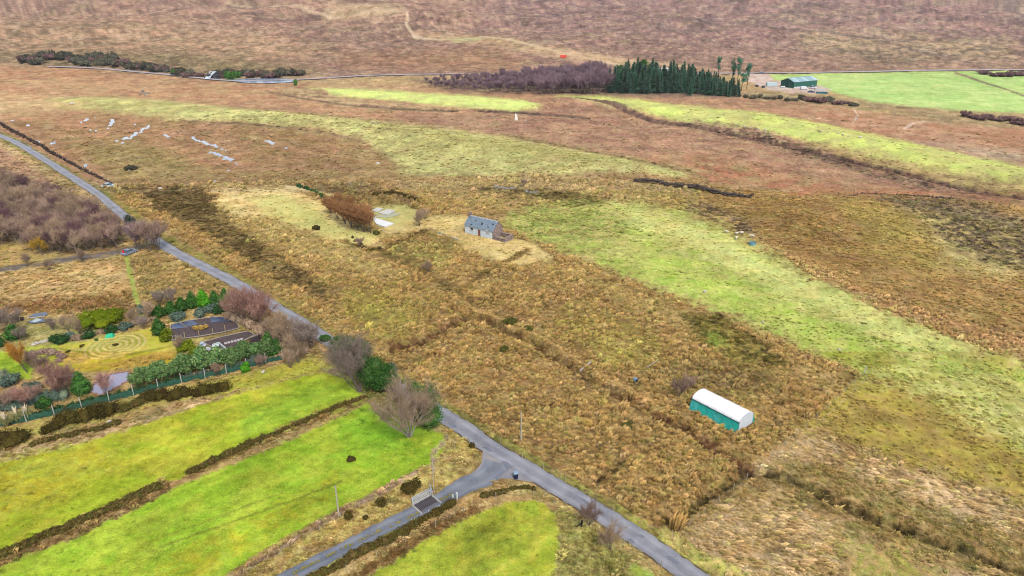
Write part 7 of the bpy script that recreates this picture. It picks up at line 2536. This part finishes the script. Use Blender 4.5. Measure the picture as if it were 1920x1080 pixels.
def sheep(u, v, rz, lb, down=True):
    t = thing('sheep', lb, 'sheep', at(u, v), rz)
    S_ = 1.0
    bm = MB()
    prof = [(-.58, .08, .62), (-.5, .24, .6), (-.25, .32, .6), (.1, .32, .62), (.38, .27, .64), (.52, .18, .68)]
    N2 = 8
    v_ = []
    for x, r, z in prof:
        for k in range(N2):
            a = 2 * math.pi * k / N2
            v_.append((x, math.cos(a) * r, z + math.sin(a) * r * .95))
    f_ = []
    for q in range(len(prof) - 1):
        for k in range(N2):
            f_.append((q * N2 + k, q * N2 + (k + 1) % N2, (q + 1) * N2 + (k + 1) % N2, (q + 1) * N2 + k))
    nb = len(v_)
    # neck and head run on from the chest in the same skin, lowered to graze
    ring = [(.72, .14, .52 if down else .82), (.86, .1, .3 if down else .98), (1.0, .085, .14 if down else .96), (1.1, .05, .08 if down else .9)]
    for x, r, z in ring:
        for k in range(N2):
            a = 2 * math.pi * k / N2
            v_.append((x, math.cos(a) * r, z + math.sin(a) * r))
    for q in range(len(prof) - 1, len(prof) - 1 + len(ring)):
        for k in range(N2):
            f_.append((q * N2 + k, q * N2 + (k + 1) % N2, (q + 1) * N2 + (k + 1) % N2, (q + 1) * N2 + k))
    n_ = len(prof) + len(ring)
    f_ += [tuple(range(N2))[::-1], tuple(range((n_ - 1) * N2, n_ * N2))]
    bm.add(v_, f_)
    for x, xo in ((-.42, -.06), (.34, .03)):
        for s_ in (-1, 1):
            bm.bar((x, s_ * .17, .5), (x + xo, s_ * .16, .24), .075, 6, .045)
            bm.bar((x + xo, s_ * .16, .25), (x, s_ * .16, 0), .042, 6, .035)
    hx, hz = ring[1][0], ring[1][2]
    for s_ in (-1, 1):
        bm.bar((hx, s_ * .08, hz + .06), (hx - .02, s_ * .2, hz + .05), .035, 5, .015)
    bm.bar((-.57, 0, .66), (-.66, 0, .42), .05, 5, .03)
    o = obj('body', bm.mesh('body', wool), t)
    for p_ in o.data.polygons:
        p_.use_smooth = True
    return t


sheep(1362, 440, 2.6, 'white sheep standing apart at the left of the flock on the pasture edge')
sheep(1381, 443, .4, 'left sheep of the pair beside the dark heather edge')
sheep(1390, 443, 3.4, 'right sheep of the pair beside the dark heather edge', False)
sheep(1380, 451, .9, 'sheep grazing just below the pair on the pasture edge')
sheep(1409, 451, 3.0, 'sheep standing behind the blue feeder', False)
t = thing('feed_trough', 'pale blue round feeder on the pasture beside the sheep', 'trough', at(1410, 461), .2)
blm = mat('pale_blue_feeder', (120, 176, 186), .5, (96, 150, 170), 2)
for k in range(10):
    a, b = k / 10 * 6.283, (k + .98) / 10 * 6.283
    obj('panel', MB().add([(math.cos(q) * r_, math.sin(q) * r_, z) for z in (0, .75) for q, r_ in ((a, .95), (b, .95), (b, .88), (a, .88))], [(0, 3, 2, 1), (4, 5, 6, 7), (0, 1, 5, 4), (1, 2, 6, 5), (2, 3, 7, 6), (3, 0, 4, 7)]).mesh('panel', blm), t)
obj('hay', MB().bar((0, 0, 0), (0, 0, .45), .85, 10).mesh('hay', mat('dark_hay', (110, 130, 124), .9)), t)

# ------------------------------------------------------------------ barn yard and far valley things
P = Vector((*land(1487.5, 166), 0))
Q = Vector((*land(1531, 161.5), 0))
ax_ = Q - P
BL = ax_.length
rz = math.atan2(ax_.y, ax_.x)
BWd, BH, BR = 11.5, 4.3, 2.2
t = thing('barn', 'dark green metal farm barn with pale blue-grey roof', 'barn', (P.x, P.y, zat(P.x, P.y)), rz)
gw = mat('dark_green_cladding', (14, 104, 88), .5, (10, 88, 78), .8, spec=.4)
gw2 = mat('darker_green_gable', (16, 96, 76), .5, (10, 80, 66), .8, spec=.4)
rf = mat('pale_blue_roofing', (146, 176, 180), .5, (124, 156, 164), .5, spec=.4)
for k in range(6):
    x0, x1 = BL * k / 6 + .02, BL * (k + 1) / 6 - .02
    obj('wall_panel', MB().box(x0, x1, 0, .12, 0, BH).mesh('wall_panel', gw), t)
    obj('wall_panel', MB().box(x0, x1, BWd - .12, BWd, 0, BH).mesh('wall_panel', gw), t)
for x in (0, BL):
    obj('gable', MB().prism([(.13, 0), (BWd - .13, 0), (BWd - .13, BH), (BWd / 2, BH + BR), (.13, BH)], x, x + .12).mesh('gable', gw2), t)
dr = obj('door', MB().box(-.06, -.005, BWd * .32, BWd * .62, 0, 3.6).mesh('door', mat('sliding_green_door', (10, 78, 68), .5)), t)
obj('door_post', MB().box(-.14, -.065, BWd * .3, BWd * .32, 0, 3.7).mesh('door_post', mat('pale_door_post', (110, 160, 140), .5)), dr)
obj('white_plinth', MB().box(.5, BL * .5, -.3, -.02, 0, .9).mesh('white_plinth', whitep), t)
for k in range(8):
    x0, x1 = -.4 + (BL + .9) * k / 8, -.4 + (BL + .9) * (k + 1) / 8 - .03
    mm_ = rf if k % 3 != 1 else mat('roof_light_sheet', (178, 200, 208), .4, (160, 186, 196), .5)
    for side in (0, 1):
        pr = [(-.35, BH - .1), (BWd / 2, BH + BR + .12), (BWd / 2, BH + BR + .2), (-.35, BH - .02)]
        if side:
            pr = [(BWd - a, b) for a, b in pr][::-1]
        obj('roof_panel', MB().prism(pr, x0, x1).mesh('roof_panel', mm_), t)
obj('ridge_cap', MB().prism([(BWd / 2 - .3, BH + BR + .16), (BWd / 2, BH + BR + .34), (BWd / 2 + .3, BH + BR + .16)], -.45, BL + .5).mesh('ridge_cap', rf), t)


def container(lb, u, v, rz, L_, W_, H_, m_, m2=None, name='container', cat='container'):
    t = thing(name, lb, cat, at(u, v), rz)
    obj('body', MB().box(-L_ / 2, L_ / 2, -W_ / 2, W_ / 2, .1, H_).mesh('body', m_), t)
    for k in range(int(L_ / .6)):
        x = -L_ / 2 + .3 + k * .6
        obj('rib', MB().box(x - .08, x + .08, -W_ / 2 - .05, -W_ / 2 - .003, .2, H_ - .1).mesh('rib', m_), t)
    obj('door', MB().box(L_ / 2 + .003, L_ / 2 + .05, -W_ / 2 + .1, W_ / 2 - .1, .2, H_ - .15).mesh('door', m2 or m_), t)
    return t


pbl = mat('pale_blue_white_paint', (200, 222, 226), .4, (186, 210, 216), 1)
container('long white-blue cabin left of the green barn', 1446, 162, .1, 7.5, 2.6, 2.7, pbl, mat('blue_door', (90, 160, 190), .5), 'site_cabin', 'cabin')
container('orange-red container standing by the far hill track', 1056, 109.5, -.05, 6.0, 2.6, 2.8, mat('orange_red_paint', (236, 84, 56), .5, (220, 70, 46), 1), mat('dark_red_panel', (190, 50, 40), .5))
container('dark teal trailer in front of the barn, at the right', 1541, 175, -.1, 7.0, 2.3, 1.2, mat('teal_trailer', (30, 108, 124), .5, (20, 90, 108), 1), whitep, 'farm_trailer', 'trailer')
container('pale flat trailer right of the parked vans', 1536, 169, -.1, 6.5, 2.3, .9, mat('pale_trailer', (206, 206, 208), .5), whitep, 'farm_trailer', 'trailer')
container('white building glimpsed behind the plantation', 1245, 136, 0, 9, 5, 3.6, whitep, whitep, 'white_shed', 'shed')
car('white van parked against the middle of the barn', 1507, 168, .1, 5.2, 2.0, 2.3, whitep, 'van', 'parked_van')
car('white pickup parked at the right end of the barn', 1524, 166, .1, 5.0, 2.0, 1.9, whitep)
car('dark blue car in front of the barn yard', 1521, 173.5, -.1, 4.6, 1.9, 1.5, mat('dark_blue_paint', (30, 66, 104), .4))
car('grey car on the valley road above the barn', 1428, 138.5, .05, 5.2, 2.0, 1.8, mat('grey_car_paint', (150, 156, 164), .4))
t = thing('silage_bales', 'white wrapped bales at the left corner of the barn', 'bales', at(1466, 165))
for k in range(2):
    obj('bale', MB().bar((k * 1.6 - .8, 0, .65), (k * 1.6 + .4, 0, .65), .65, 10).mesh('bale', whitep), t)
for (u, v, lb) in ((1419, 162, 'left black heap by the farm track'), (1431, 164, 'right black heap by the farm track')):
    o = obj('black_heap', MB().rock((0, 0, .4), 1.5, int(u), .7).mesh('black_heap', mat('black_plastic', (30, 32, 40), .4)), label=lb, category='heap')
    o.location = at(u, v)
o = obj('pale_cairn', MB().rock((0, 0, .5), 1.0, 4, 1.6).mesh('pale_cairn', mat('pale_peach_stone', (240, 208, 170), .8)), label='pale pointed stone beside the far hill track', category='stone')
o.location = at(1138, 103)

# grass growing up the middle of the side track
TG_PX = [(846, 927), (826, 938)], [(786, 961), (776, 967), (762, 973)], [(752, 979), (742, 984)], [(734, 988), (730, 990)], [(716, 995), (706, 999), (700, 1002)], [(694, 1005), (688, 1008)], [(682, 1011), (672, 1016)], [(662, 1021), (650, 1027), (642, 1031)], [(630, 1037), (610, 1048)], [(600, 1053), (575, 1067), (550, 1080)]
gmt = leafmat('track_grass', [(184, 174, 88), (160, 156, 70), (206, 188, 116)], .1)
for n_, pts in enumerate(TG_PX):
    a0 = at(*pts[0])
    V_, F_ = [], []
    off = 0
    for a, b in zip(pts, pts[1:]):
        pa, pb = at(*a), at(*b)
        n = max(3, int((pb - pa).length / .12))
        for k in range(n):
            p = pa + (pb - pa) * (k + random.random()) / n - a0
            v_, f_ = blades(16, .16, .2, .03, n_ * 100 + k, .7)
            v_[:, 0] += p.x + random.uniform(-.22, .22)
            v_[:, 1] += p.y + random.uniform(-.22, .22)
            v_[:, 2] += p.z + .05
            V_.append(v_)
            F_.append(f_ + off)
            off += len(v_)
    o = obj('track_grass', mesh_of('track_grass', (np.concatenate(V_), np.concatenate(F_)), gmt), kind='stuff')
    o.location = a0

# ------------------------------------------------------------------ thin winter air over the whole valley
hz_ = MB().box(-6400, 6400, -6400, 6400, float(gz.min()) - 1.3, float(gz.max()) + 6)
hm = bpy.data.materials.new('valley_air')
t, o = nodes(hm)
vp = t.nodes.new('ShaderNodeVolumePrincipled')
vp.inputs['Color'].default_value = (.86, .9, 1, 1)
vp.inputs['Density'].default_value = .00004
vp.inputs['Anisotropy'].default_value = .2
t.links.new(vp.outputs[0], o.inputs['Volume'])
obj('haze', hz_.mesh('haze', hm), kind='stuff')

# darker repaired patches in the lane surface
pm_ = mat('dark_tar_patch', (122, 125, 138), .6, (106, 110, 124), 3)
for px_ in ([(1176, 1012), (1184, 1010), (1192, 1019), (1186, 1020)], [(1196, 1004), (1204, 1003), (1210, 1009), (1203, 1010)], [(904, 836), (914, 838), (926, 848), (915, 847)], [(1084, 934), (1096, 937), (1112, 949), (1100, 947)],
            [(838, 790), (846, 788), (858, 797), (850, 799)], [(940, 866), (950, 866), (962, 877), (950, 878)], [(470, 552), (478, 552), (490, 561), (482, 562)], [(1248, 1044), (1258, 1044), (1276, 1058), (1264, 1058)]):
    sheet('road_patch', px_, .105, pm_, step=.4)
